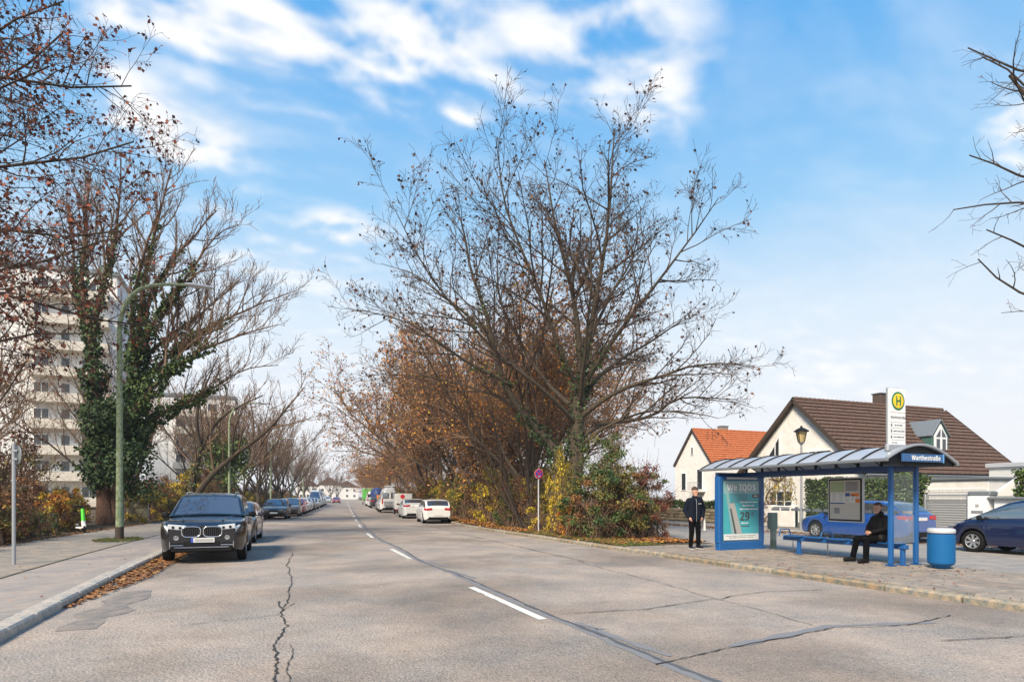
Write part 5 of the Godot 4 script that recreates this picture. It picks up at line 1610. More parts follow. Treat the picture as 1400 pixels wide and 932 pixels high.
func make_shelter() -> void:
	var P := 0.118
	var t := thing("bus_shelter", "blue steel bus shelter with arched glazed roof and poster case", "bus shelter", W(12.9, 9.7, P))
	var o := t.position
	var L := func(n: float, s: float, y: float) -> Vector3: return W(n, s, y) - o
	# roof: glazed bays between dark ribs
	var s0 := 9.15; var s1 := 15.05; var n0 := 12.02; var n1 := 14.22
	var bays := 10
	var arch := func(u: float) -> Vector2:
		return Vector2(lerpf(n0, n1, u), 2.40 + 0.40 * sin(PI * lerpf(0.07, 0.98, u)) - 0.06)
	for b in bays:
		var sa := lerpf(s0, s1, float(b) / bays) + 0.02; var sb := lerpf(s0, s1, float(b + 1) / bays) - 0.02
		var mb := MB.new()
		for face in 2:
			var rows := []
			for k in 15:
				var q: Vector2 = arch.call(k / 14.0)
				var y := q.y - 0.008 * face
				rows.append(PackedVector3Array([L.call(q.x, sa, y), L.call(q.x, sb, y)]))
			mb.grid(rows)
		put("roof_pane", mb, M.canopy_pane, t)
	for b in bays + 1:
		var s := lerpf(s0, s1, float(b) / bays)
		var line := PackedVector3Array(); var rad := PackedFloat32Array()
		for k in 15:
			var q: Vector2 = arch.call(k / 14.0)
			line.append(L.call(q.x, s, q.y + 0.004)); rad.append(0.026 if b > 0 else 0.034)
		var mb := MB.new()
		mb.tube(line, rad, 6, true)
		put("roof_rib", mb, M.black_plastic if b > 0 else M.grey_metal, t)
	var fr := MB.new()
	for n in [n0, n1]:
		var q: Vector2 = arch.call(0.0 if n == n0 else 1.0)
		fr.box(L.call(n, (s0 + s1) * 0.5, q.y - 0.02), Vector3(0.07, 0.07, s1 - s0 + 0.06), Basis(), 0.012)
	put("gutter", fr, M.zinc, t)
	# end wall of the arch with the stop's name
	var poly := PackedVector2Array()
	for k in 15:
		var q: Vector2 = arch.call(k / 14.0)
		poly.append(Vector2(q.x - n0, q.y - 0.02))
	poly.append(Vector2(n1 - n0, 2.30)); poly.append(Vector2(0, 2.30))
	var ew := MB.new()
	ew.prism(poly, L.call(n0, s0 + 0.05, 0.0), Vector3.RIGHT, Vector3.UP, Vector3(0, 0, -0.03))
	put("roof_end", ew, M.black_plastic, t)
	var nb := bx("name_board", t, L.call(13.12, s0 - 0.005, 2.46), Vector3(1.30, 0.17, 0.05), mat("name_blue", lin(0.03, 0.10, 0.25), 0.4), 0.008)
	text("Warthestraße", 0.135, M.sign_white, nb, Vector3(0.06, 0.0, 0.028), 0, "lettering", "Droid Sans", 1)
	bx("edge_bar", nb, Vector3(0.60, 0, 0.027), Vector3(0.03, 0.19, 0.004), mat("name_light", lin(0.12, 0.35, 0.65), 0.4))
	# beams and posts
	var beam := MB.new()
	beam.box(L.call(12.92, 12.05, 2.26), Vector3(0.10, 0.12, 4.7), Basis(), 0.012)
	beam.box(L.call(13.68, 12.05, 2.26), Vector3(0.08, 0.12, 4.7), Basis(), 0.012)
	beam.box(L.call(13.3, 9.72, 2.26), Vector3(0.66, 0.11, 0.08), Basis(), 0.01)
	beam.box(L.call(12.9, 14.42, 2.26), Vector3(1.66, 0.12, 0.09), Basis(), 0.01)
	put("beam", beam, M.blue_dark, t)
	for k in 8:
		var br := MB.new()
		br.box(L.call(12.92, 9.95 + 0.6 * k, 2.36), Vector3(0.04, 0.12, 0.05))
		put("bracket", br, M.black_plastic, t)
	for p in [[12.9, 9.72], [13.70, 9.72], [13.70, 14.40]]:
		var po := MB.new()
		po.box(L.call(p[0], p[1], 1.17 + P * 0.5), Vector3(0.095, 2.17, 0.095), Basis(), 0.014)
		po.box(L.call(p[0], p[1], P + 0.012), Vector3(0.17, 0.024, 0.17), Basis(), 0.006)
		put("post", po, M.blue_steel, t)
	# glass back wall in four panes and the end pane, with pale bands
	for k in 4:
		var sa := 9.80 + 1.14 * k
		bx("back_pane", t, L.call(13.72, sa + 0.57, 1.27), Vector3(0.012, 1.78, 1.10), M.pane_clear)
		bx("pane_clip", t, L.call(13.70, sa + 1.14, 0.36), Vector3(0.03, 0.5, 0.03), M.grey_metal, 0.006)
	bx("end_pane", t, L.call(13.3, 9.72, 1.72), Vector3(0.68, 0.86, 0.012), M.pane_clear)
	bx("end_pane_low", t, L.call(13.3, 9.72, 0.92), Vector3(0.68, 0.62, 0.014), M.pane_tinted)
	for k in 12:
		bx("safety_mark", t, L.call(13.705, 9.9 + 0.36 * k, 1.28), Vector3(0.004, 0.07, 0.30), mat("band_white", lin(0.5, 0.5, 0.5), 0.7) if not M.has("band_white") else M.band_white)
	# poster case
	var pc := MB.new()
	var pcx := 12.90
	pc.box(L.call(pcx, 14.40, 0.20), Vector3(1.62, 0.30, 0.20), Basis(), 0.02)
	pc.box(L.call(12.14, 14.40, 1.26), Vector3(0.14, 1.90, 0.20), Basis(), 0.02)
	pc.box(L.call(13.66, 14.40, 1.26), Vector3(0.12, 1.90, 0.20), Basis(), 0.02)
	pc.box(L.call(pcx, 14.40, 2.16), Vector3(1.42, 0.12, 0.19), Basis(), 0.012)
	pc.box(L.call(pcx, 14.42, 1.24), Vector3(1.40, 1.78, 0.10))
	var pcn := put("poster_case", pc, M.blue_steel, t)
	var face := 14.40 - 0.055
	var pos := bx("poster", pcn, L.call(pcx, face, 1.24), Vector3(1.28, 1.70, 0.012), M.poster_teal)
	var z := 0.010
	bx("header_print", pos, Vector3(0, 0.66, z), Vector3(1.26, 0.34, 0.004), M.poster_pale)
	text("We IQOS", 0.25, M.white_ink, pos, Vector3(0.0, 0.66, z + 0.005), 0, "lettering", "Droid Sans", 1)
	bx("tab_print", pos, Vector3(0.52, 0.42, z), Vector3(0.24, 0.10, 0.004), M.black_ink)
	print_lines(pos, Vector3(0.52, 0.42, z + 0.004), [0.14], 0.03, M.white_ink)
	bx("tower_print", pos, Vector3(-0.10, 0.35, z), Vector3(0.62, 0.26, 0.004), M.poster_deep)
	print_lines(pos, Vector3(0.27, 0.24, z + 0.002), [0.62, 0.46, 0.66], 0.035, M.white_ink)
	text("29", 0.34, M.black_ink, pos, Vector3(0.12, -0.17, z + 0.003), 0, "lettering", "Droid Sans", 1)
	text("€", 0.16, M.black_ink, pos, Vector3(0.40, -0.11, z + 0.003))
	print_lines(pos, Vector3(0.12, -0.36, z + 0.002), [0.24], 0.03, M.white_ink)
	print_lines(pos, Vector3(0.14, -0.45, z + 0.002), [0.32], 0.03, M.black_ink)
	# printed picture of the device: a pale bar leaning beside a darker one
	var dv := MB.new()
	dv.prism(PackedVector2Array([Vector2(-0.56, 0.50), Vector2(-0.47, 0.52), Vector2(-0.24, -0.66), Vector2(-0.36, -0.66)]), Vector3(0, 0, z), Vector3.RIGHT, Vector3.UP, Vector3(0, 0, 0.003))
	put("device_print", dv, M.poster_pale, pos)
	dv = MB.new()
	dv.prism(PackedVector2Array([Vector2(-0.45, 0.20), Vector2(-0.26, 0.22), Vector2(0.02, -0.66), Vector2(-0.26, -0.66)]), Vector3(0, 0, z + 0.004), Vector3.RIGHT, Vector3.UP, Vector3(0, 0, 0.003))
	put("device_print", dv, M.paper_grey, pos)
	dv = MB.new()
	dv.prism(PackedVector2Array([Vector2(-0.42, 0.06), Vector2(-0.37, 0.06), Vector2(-0.18, -0.66), Vector2(-0.25, -0.66)]), Vector3(0, 0, z + 0.008), Vector3.RIGHT, Vector3.UP, Vector3(0, 0, 0.003))
	put("device_print", dv, M.black_ink, pos)
	bx("notice_print", pos, Vector3(0, -0.755, z), Vector3(1.26, 0.17, 0.004), M.sign_white)
	print_lines(pos, Vector3(0, -0.725, z + 0.002), [1.1, 0.9], 0.022, M.zinc, 0.05)
	bx("case_glass", pcn, L.call(pcx, 14.40 - 0.092, 1.24), Vector3(1.38, 1.78, 0.006), M.pane_clear)
	bx("strip_light", pcn, L.call(pcx, 14.40 - 0.098, 2.165), Vector3(1.1, 0.05, 0.012), M.off_white, 0.003)
	# timetable case on the back wall; its face looks to the road
	var bt := bx("timetable_case", t, L.call(13.60, 11.45, 1.56), Vector3(0.06, 1.12, 1.02), M.pale_metal, 0.012)
	bx("dark_frame", bt, Vector3(-0.032, 0, 0), Vector3(0.02, 1.05, 0.95), M.black_plastic, 0.004)
	bx("backing_sheet", bt, Vector3(-0.044, 0, 0), Vector3(0.006, 0.97, 0.87), M.paper)
	var sheets := [[0.33, -0.21, 0.26, 0.40, "paper_green"], [0.33, 0.21, 0.26, 0.40, "paper_grey"], [0.05, -0.30, 0.22, 0.18, "sign_white"], [0.05, -0.09, 0.22, 0.18, "sign_white"], [0.13, 0.09, 0.08, 0.13, "paper_blue"], [0.13, 0.30, 0.08, 0.22, "paper_orange"], [0.01, 0.10, 0.13, 0.12, "sign_white"], [0.03, 0.24, 0.17, 0.12, "sign_white"], [-0.02, 0.37, 0.09, 0.12, "paper_orange"], [-0.085, -0.21, 0.03, 0.42, "paper_blue"], [-0.27, -0.22, 0.15, 0.18, "paper_grey"]]
	for sh in sheets:
		# image left on the board is far along the road: local -z
		var q := bx("notice_sheet", bt, Vector3(-0.049, sh[0], sh[1]), Vector3(0.004, sh[2], sh[3]), M[sh[4]])
		if sh[4] in ["sign_white", "paper_grey"]:
			var ln := MB.new()
			var rows := int(sh[2] / 0.03)
			for k in rows:
				ln.box(Vector3(-0.003, sh[2] * 0.5 - 0.02 - k * 0.028, 0), Vector3(0.002, 0.009, sh[3] * 0.8))
			put("text_lines", ln, M.black_ink, q)
	# bench with single seats and arm loops
	var be := thing("bench", "blue perforated bench with five seats under the shelter roof", "bench", W(13.3, 11.4, P))
	var rail := MB.new()
	rail.box(Vector3(0.02, 0.40, 0), Vector3(0.14, 0.10, 3.5), Basis(), 0.015)
	put("rail", rail, M.blue_steel, be)
	for k in 5:
		var seat := MB.new()
		var z0 := -1.38 + 0.69 * k
		seat.lathe([[0.02, 0.452], [0.20, 0.455], [0.27, 0.47], [0.31, 0.485], [0.325, 0.475], [0.30, 0.45], [0.15, 0.43], [0.02, 0.43]], Vector3(0, 0, z0), 20, Basis().scaled(Vector3(0.72, 1, 1.02)))
		put("seat", seat, M.blue_steel, be)
	for zz in [-1.25, 1.65]:
		var lg := MB.new()
		lg.box(Vector3(0.02, 0.19, zz), Vector3(0.09, 0.38, 0.09), Basis(), 0.012)
		lg.box(Vector3(0.02, 0.01, zz), Vector3(0.2, 0.02, 0.2), Basis(), 0.005)
		put("leg", lg, M.blue_steel, be)
	for zz in [-1.72, -0.36]:
		var ar := MB.new()
		var loop := PackedVector3Array(); var rad := PackedFloat32Array()
		for k in 9:
			var a := PI * k / 8.0
			loop.append(Vector3(0.0 - cos(a) * 0.20, 0.47 + minf(0.17, sin(a) * 0.24), zz)); rad.append(0.018)
		ar.tube(loop, rad, 6, true)
		put("arm_loop", ar, M.blue_steel, be)
	# stop sign on the roof
	var hs := thing("stop_sign_board", "tall white bus stop board with green and yellow H on the shelter roof", "sign", W(12.66, 9.42, 2.70))
	bx("panel", hs, Vector3(0, 0.64, 0), Vector3(0.50, 1.22, 0.09), M.sign_white, 0.02)
	bx("frame", hs, Vector3(0, 0.64, -0.01), Vector3(0.53, 1.25, 0.07), M.grey_metal, 0.02)
	bx("foot", hs, Vector3(0, -0.02, 0), Vector3(0.62, 0.16, 0.10), M.grey_metal, 0.03)
	var disc := func(r: float, zz: float, m: Material, called: String) -> void:
		var d := MB.new()
		d.lathe([[r, 0.0], [r, 0.006], [0.002, 0.006]], Vector3(0, 0.98, zz), 32, Basis(Vector3(1, 0, 0), PI / 2))
		put(called, d, m, hs)
	disc.call(0.195, 0.046, M.sign_green, "green_ring")
	disc.call(0.155, 0.052, M.sign_yellow, "yellow_disc")
	var hm := MB.new()
	for sx in [-0.055, 0.055]: hm.box(Vector3(sx, 0.98, 0.060), Vector3(0.035, 0.20, 0.005))
	hm.box(Vector3(0, 0.98, 0.060), Vector3(0.10, 0.035, 0.005))
	put("letter_h", hm, M.sign_green, hs)
	for yy in [0.735, 0.525, 0.40, 0.275, 0.15]:
		bx("divider", hs, Vector3(0, yy, 0.046), Vector3(0.49, 0.008, 0.004), M.paper_grey)
	text("Warthestraße", 0.075, M.black_ink, hs, Vector3(0, 0.63, 0.047))
	for k in 3:
		bx("route_mark", hs, Vector3(-0.20, 0.462 - 0.125 * k, 0.047), Vector3(0.045, 0.06, 0.004), M.zinc)
		print_lines(hs, Vector3(0.03, 0.462 - 0.125 * k, 0.047), [[0.26, 0.34, 0.33][k]], 0.028, M.zinc)
	print_lines(hs, Vector3(-0.10, 0.09, 0.047), [0.16], 0.022, M.zinc)
	# litter bin
	var b := thing("litter_bin", "round blue litter bin with pale domed lid beside the shelter", "litter bin", W(13.5, 9.02, P))
	b.scale = Vector3(0.93, 0.97, 0.93)
	var dr := MB.new()
	dr.lathe([[0.002, 0.0], [0.17, 0.0], [0.18, 0.05], [0.20, 0.06], [0.255, 0.10], [0.272, 0.14], [0.272, 0.74], [0.262, 0.75]], Vector3.ZERO, 32)
	put("drum", dr, M.bin_blue, b)
	var rm := MB.new()
	rm.lathe([[0.258, 0.748], [0.265, 0.76], [0.265, 0.775]], Vector3.ZERO, 32)
	put("dark_rim", rm, M.blue_dark, b)
	var ld := MB.new()
	ld.lathe([[0.268, 0.775], [0.28, 0.785], [0.282, 0.83], [0.268, 0.86], [0.23, 0.878], [0.002, 0.888]], Vector3.ZERO, 32)
	put("lid", ld, M.pale_metal, b)
	var hp := MB.new()
	for k in 36:
		var a := TAU * k / 36.0
		hp.box(Vector3(cos(a) * 0.272, 0.44, sin(a) * 0.272), Vector3(0.004, 0.56, 0.010), Basis(Vector3.UP, -a))
	put("pressed_rib", hp, M.bin_blue, b)
	# grey-green service post behind the poster
	var gp := thing("service_post", "grey-green metal service post behind the shelter's back wall", "post", W(14.35, 14.6, 0.05))
	bx("column", gp, Vector3(0, 0.36, 0), Vector3(0.14, 0.72, 0.14), M.post_green, 0.015)
	bx("head", gp, Vector3(-0.03, 0.86, 0), Vector3(0.26, 0.50, 0.18), M.post_green, 0.02)

func lamp_post(at: Vector3, label: String, turn: float) -> void:
	var t := thing("street_lamp", label, "street lamp", at, turn, "tall curved street lamps along the footpath")
	var line := PackedVector3Array(); var rad := PackedFloat32Array()
	for p in [[0.0, 0.0, 0.125], [0.0, 0.9, 0.12], [0.0, 2.4, 0.105], [0.0, 4.5, 0.098], [0.0, 6.4, 0.09], [0.0, 7.3, 0.085], [0.03, 7.7, 0.08], [0.13, 8.15, 0.076], [0.32, 8.55, 0.072], [0.62, 8.86, 0.066], [1.0, 9.05, 0.06], [1.5, 9.16, 0.055], [2.05, 9.22, 0.05]]:
		line.append(Vector3(p[0], p[1], 0)); rad.append(p[2])
	var mb := MB.new()
	mb.tube(line, rad, 14, true)
	put("pole", mb, tex_mat("lamp_paint", noise_tex(256, 0.03, 5, [[0.2, lin(0.12, 0.16, 0.06)], [0.45, lin(0.23, 0.28, 0.13)], [0.6, lin(0.30, 0.34, 0.22)], [0.85, lin(0.38, 0.41, 0.30)]], 71), 1.2, 0.6) if not M.has("lamp_paint") else M.lamp_paint, t)
	var cf := MB.new()
	cf.lathe([[0.135, 0.0], [0.135, 0.45], [0.124, 0.47]], Vector3.ZERO, 14)
	put("base_cuff", cf, M.wood_dark, t)
	var hd := MB.new()
	hd.lathe([[0.002, -0.5], [0.09, -0.42], [0.14, -0.1], [0.15, 0.2], [0.10, 0.45], [0.002, 0.52]], Vector3(2.5, 9.25, 0), 14, Basis(Vector3(1, 0, 0), PI / 2).scaled(Vector3(1, 0.55, 1)) * Basis(Vector3(0, 0, 1), PI / 2))
	put("lamp_head", hd, M.pale_metal, t)
	bx("access_door", t, Vector3(0, 1.0, 0.118), Vector3(0.09, 0.32, 0.012), M.lamp_green, 0.004)

func make_furniture() -> void:
	var ls := [[-4.5, 25.5, "first tall green street lamp, beside the ivy-clad tree"], [-2.2, 56.0, "second tall street lamp, beyond the ivy-clad tree"], [1.5, 89.0, "third street lamp along the footpath, half way down"], [5.8, 124.0, "fourth street lamp along the footpath, pale against the trees"], [10.0, 160.0, "fifth street lamp along the footpath, far off"]]
	for a in ls: lamp_post(W(a[0], a[1], 0.115), a[2], atan(0.1))
	# traffic sign seen from behind
	var t := thing("sign_pole", "grey sign pole with a round plate seen edge on", "sign", W(-5.1, 17.3, 0.118))
	var mb := MB.new()
	mb.tube(PackedVector3Array([Vector3.ZERO, Vector3(0, 2.72, 0)]), PackedFloat32Array([0.038, 0.038]), 10, true)
	put("pole", mb, M.grey_metal, t)
	var pl := MB.new()
	pl.lathe([[0.002, 0.0], [0.21, 0.0], [0.215, 0.01], [0.21, 0.02], [0.002, 0.02]], Vector3(0.06, 2.46, 0), 24, Basis(Vector3(0, 0, 1), -PI / 2) * Basis(Vector3(1, 0, 0), 0.0))
	var pn := put("round_plate", pl, M.zinc, t)
	pn.rotation.y = 0.62
	bx("clamp", t, Vector3(0.03, 2.55, 0), Vector3(0.10, 0.05, 0.10), M.grey_metal, 0.01)
	bx("clamp", t, Vector3(0.03, 2.36, 0), Vector3(0.10, 0.05, 0.10), M.grey_metal, 0.01)
	# no-stopping sign
	t = thing("no_stopping_sign", "round red and blue no-stopping sign on a thin grey pole", "sign", W(11.05, 24.4, 0.1), 0.12)
	mb = MB.new()
	mb.tube(PackedVector3Array([Vector3.ZERO, Vector3(0, 2.72, 0)]), PackedFloat32Array([0.03, 0.03]), 10, true)
	put("pole", mb, M.pale_metal, t)
	var disc := func(r: float, z: float, m: Material, called: String) -> void:
		var d := MB.new()
		d.lathe([[0.002, 0.0], [r, 0.0], [r, 0.006], [0.002, 0.006]], Vector3(0, 2.50, z), 32, Basis(Vector3(1, 0, 0), PI / 2))
		put(called, d, m, t)
	disc.call(0.215, 0.030, M.sign_white, "rim")
	disc.call(0.205, 0.038, M.sign_red, "red_ring")
	disc.call(0.160, 0.046, M.sign_blue, "blue_disc")
	for a in [PI / 4, -PI / 4]:
		bx("red_bar", t, Vector3(0, 2.50, 0.055 + 0.001 * a), Vector3(0.315, 0.042, 0.004), M.sign_red, 0.0, Basis(Vector3(0, 0, 1), a))
	bx("arrow_mark", t, Vector3(0, 2.39, 0.060), Vector3(0.11, 0.03, 0.004), M.white_ink)
	# cable cabinet
	t = thing("cable_cabinet", "grey-beige cable cabinet at the hedge beyond the lamp post", "cabinet", W(-6.75, 43.6, 0.1), 0.1)
	bx("housing", t, Vector3(0, 0.62, 0), Vector3(1.1, 1.12, 0.45), mat("cabinet_beige", lin(0.34, 0.31, 0.20), 0.7), 0.02)
	bx("side_panel", t, Vector3(0.56, 0.62, 0), Vector3(0.02, 1.0, 0.38), M.pale_metal, 0.004)
	bx("roof", t, Vector3(0, 1.20, 0), Vector3(1.16, 0.05, 0.5), M.gate_grey, 0.012)
	bx("plinth", t, Vector3(0, 0.03, 0), Vector3(1.06, 0.08, 0.42), M.gate_grey, 0.01)
	# white marker stake and wooden post
	mb = MB.new()
	mb.tube(PackedVector3Array([Vector3.ZERO, Vector3(0.02, 1.7, 0)]), PackedFloat32Array([0.03, 0.028]), 8, true)
	mb.box(Vector3(0.02, 1.72, 0), Vector3(0.09, 0.07, 0.09), Basis(), 0.01)
	var o := put("marker_stake", mb, M.off_white, self, W(-7.3, 42.6, 0.1))
	tag(o, "thin white stake beside the cable cabinet", "stake")
	mb = MB.new()
	mb.box(Vector3(0, 0.33, 0), Vector3(0.13, 0.66, 0.13), Basis(), 0.02)
	mb.box(Vector3(0, 0.67, 0), Vector3(0.10, 0.04, 0.10), Basis(), 0.02)
	o = put("wooden_post", mb, M.bark_grey, self, W(-7.9, 31.8, 0.1))
	tag(o, "short weathered post at the hedge beside the green scooter", "post")
	# parked electric scooter
	t = thing("electric_scooter", "white and lime green electric scooter standing at the hedge", "scooter", W(-7.0, 31.6, 0.118), 0.45)
	var wh := func(x: Vector3) -> void:
		var m := MB.new()
		m.lathe([[0.05, -0.03], [0.13, -0.032], [0.15, -0.015], [0.15, 0.015], [0.13, 0.032], [0.05, 0.03]], x, 20, Basis(Vector3(0, 0, 1), PI / 2))
		put("wheel", m, M.dark_rubber, t)
	wh.call(Vector3(0, 0.15, 0.5)); wh.call(Vector3(0, 0.15, -0.5))
	bx("deck", t, Vector3(0, 0.19, -0.05), Vector3(0.18, 0.07, 0.78), M.white_paint, 0.02)
	mb = MB.new()
	mb.box(Vector3(0, 0.36, 0.44), Vector3(0.14, 0.36, 0.12), Basis(Vector3(1, 0, 0), -0.25), 0.03)
	mb.box(Vector3(0, 0.31, 0.52), Vector3(0.11, 0.08, 0.26), Basis(), 0.02)
	put("fork", mb, M.white_paint, t)
	mb = MB.new()
	mb.tube(PackedVector3Array([Vector3(0, 0.5, 0.41), Vector3(0, 1.0, 0.28)]), PackedFloat32Array([0.075, 0.06]), 10, true)
	put("stem", mb, M.scooter_green, t)
	mb = MB.new()
	mb.tube(PackedVector3Array([Vector3(-0.28, 1.12, 0.20), Vector3(0, 1.10, 0.26), Vector3(0.28, 1.12, 0.20)]), PackedFloat32Array([0.022, 0.025, 0.022]), 8, true)
	mb.rod(Vector3(0, 1.0, 0.28), Vector3(0, 1.10, 0.26), 0.028)
	put("handlebar", mb, M.black_plastic, t)
	bx("mudguard", t, Vector3(0, 0.31, -0.52), Vector3(0.11, 0.09, 0.26), M.zinc, 0.035)
	# lantern lamp in the service street
	t = thing("lantern_lamp", "old-style four-sided lantern lamp before the white gable", "street lamp", W(23.2, 21.9, 0.1))
	mb = MB.new()
	mb.tube(PackedVector3Array([Vector3.ZERO, Vector3(0, 1.0, 0), Vector3(0, 1.05, 0), Vector3(0, 3.9, 0)]), PackedFloat32Array([0.085, 0.08, 0.055, 0.045]), 12, true)
	mb.lathe([[0.04, 3.9], [0.10, 3.98], [0.14, 4.02], [0.14, 4.05]], Vector3.ZERO, 12)
	put("pole", mb, M.gate_grey, t)
	mb = MB.new()
	mb.lathe([[0.15, 4.06], [0.255, 4.52]], Vector3.ZERO, 4, Basis(Vector3.UP, 0.3))
	put("lantern_glass", mb, M.lantern_glass, t)
	mb = MB.new()
	for k in 4:
		var a := TAU * k / 4.0 - 0.3
		mb.rod(Vector3(cos(a) * 0.155, 4.05, sin(a) * 0.155), Vector3(cos(a) * 0.26, 4.53, sin(a) * 0.26), 0.016, 6)
	mb.lathe([[0.34, 4.52], [0.34, 4.55], [0.14, 4.68], [0.06, 4.70], [0.05, 4.78], [0.002, 4.80]], Vector3.ZERO, 12)
	put("cap", mb, M.black_plastic, t)

# ---------------------------------------------------------------- houses
# window set in a wall that faces -x (to the road) or +z (to the camera); local: u along the wall, y up, w outward
func window(parent: Node3D, at: Vector3, u: Vector3, w: Vector3, width: float, height: float, bars := 1, called := "window", cross := 0) -> void:
	var b := Basis(u, Vector3.UP, w)
	var fr := MB.new()
	var f := 0.07
	fr.box(Vector3(0, height * 0.5 - f * 0.5, 0.01), Vector3(width, f, 0.10), Basis(), 0.008)
	fr.box(Vector3(0, -height * 0.5 + f * 0.5, 0.01), Vector3(width, f, 0.10), Basis(), 0.008)
	for sx in [-1.0, 1.0]: fr.box(Vector3(sx * (width - f) * 0.5, 0, 0.01), Vector3(f, height - f * 2, 0.10), Basis(), 0.008)
	for k in bars: fr.box(Vector3(-width * 0.5 + width * (k + 1) / (bars + 1), 0, 0.005), Vector3(0.06, height - f * 2, 0.07), Basis(), 0.006)
	for k in cross: fr.box(Vector3(0, -height * 0.5 + height * (k + 1) / (cross + 1), 0.0), Vector3(width - f * 2, 0.05, 0.06), Basis(), 0.006)
	var o := put(called, fr, M.white_paint, parent, at, b)
	for k in bars + 1:
		bx("pane", o, Vector3(-width * 0.5 + width * (k + 0.5) / (bars + 1), 0, -0.005), Vector3(width / (bars + 1) - 0.05, height - f, 0.02), M.window_dark)

func tile_course(len: float, m: Material, pitch := 0.30, lap := 0.37) -> ArrayMesh:
	# one overlapping row of pantiles: runs along x, lies in the x-z plane, laps 0.36 deep
	var mb := MB.new()
	var cnt := int(len / pitch)
	var r0 := PackedVector3Array(); var r1 := PackedVector3Array(); var r2 := PackedVector3Array()
	for k in cnt * 4 + 1:
		var x := len * k / (cnt * 4.0)
		var y: float = 0.022 * [0.0, 0.8, 1.0, 0.5][k % 4]
		r0.append(Vector3(x, y, 0)); r1.append(Vector3(x, y + 0.075, lap)); r2.append(Vector3(x, y + 0.015, lap + 0.002))
	mb.grid([r0, r1]); mb.grid([r1, r2])
	return mb.mesh(m)

func roof_tiles(parent: Node3D, origin: Vector3, along: Vector3, down: Vector3, len: float, slope: float, mats: Array, called := "tile_course") -> void:
	# origin: ridge end; along: unit vector of the ridge; down: unit vector down the slope
	var cnt := int(slope / 0.34)
	var up := down.cross(along).normalized()
	if up.y < 0: up = -up
	var meshes := []
	for m in mats: meshes.append(tile_course(len, m))
	for k in cnt:
		var at := origin + down * (k * slope / cnt) + up * 0.03
		part(called, meshes[(k * 7 + k / 3) % meshes.size()], parent, at, Basis(along, up, down))

func gable_house(t: Node3D, w: float, l: float, eave: float, ridge: float, over: float, tiles: Array, m_wall: Material, chim: Array) -> void:
	# local: gable faces -x at x=0, ridge runs along +x at z=0, half width w
	var wall := MB.new()
	var poly := PackedVector2Array([Vector2(-w, 0), Vector2(w, 0), Vector2(w, eave), Vector2(0, ridge - 0.12), Vector2(-w, eave)])
	wall.prism(poly, Vector3(0, 0, 0), Vector3(0, 0, 1), Vector3.UP, Vector3(l, 0, 0))
	put("wall", wall, m_wall, t)
	var sl := Vector2(w, ridge - eave)
	var len := sl.length()
	var roof := MB.new()
	for sz in [-1.0, 1.0]:
		var down := Vector3(0, -(ridge - eave), sz * w).normalized()
		var up := Vector3(0, w, sz * (ridge - eave)).normalized()
		var a := Vector3(-over, ridge, 0); var e := len + over * 0.9
		var c := a + Vector3((l + over * 2) * 0.5, 0, 0) + down * e * 0.5 - up * 0.06
		roof.box(c, Vector3(l + over * 2, 0.12, e), Basis(Vector3.RIGHT, up, down * 1.0) if sz > 0 else Basis(Vector3.RIGHT, up, down))
	var rf2 := put("roof", roof, M.wood_dark, t)
	for sz in [-1.0, 1.0]:
		var down := Vector3(0, -(ridge - eave), sz * w).normalized()
		roof_tiles(rf2, Vector3(-over, ridge, 0), Vector3.RIGHT, down, l + over * 2, len + over * 0.9, tiles)
	var rc := MB.new()
	for k in int((l + over * 2) / 0.36):
		rc.tube(PackedVector3Array([Vector3(-over + k * 0.36, ridge + 0.05, 0), Vector3(-over + k * 0.36 + 0.37, ridge + 0.07, 0)]), PackedFloat32Array([0.11, 0.13]), 8)
	put("ridge_tiles", rc, tiles[0], rf2)
	for sz in [-1.0, 1.0]:
		var down := Vector3(0, -(ridge - eave), sz * w).normalized()
		var up := Vector3(0, w, sz * (ridge - eave)).normalized()
		for xe in [-over - 0.02, l + over + 0.02]:
			bx("verge_board", rf2, Vector3(xe, ridge, 0) + down * (len + over * 0.9) * 0.5 - up * 0.02, Vector3(0.04, 0.24, len + over * 0.9), M.wood_dark, 0.008, Basis(Vector3.RIGHT, up, down))
		var gu := MB.new()
		var ge := Vector3(0, ridge, 0) + down * (len + over * 0.95)
		gu.rod(ge + Vector3(-over, -0.06, 0), ge + Vector3(l + over, -0.06, 0), 0.07)
		put("gutter", gu, M.zinc, rf2)
	for c in chim:
		var ch := bx("chimney", rf2, c[0], c[1], c[2], 0.02)
		bx("chimney_cap", ch, Vector3(0, c[1].y * 0.5 + 0.04, 0), Vector3(c[1].x + 0.12, 0.08, c[1].z + 0.12), M.zinc, 0.02)

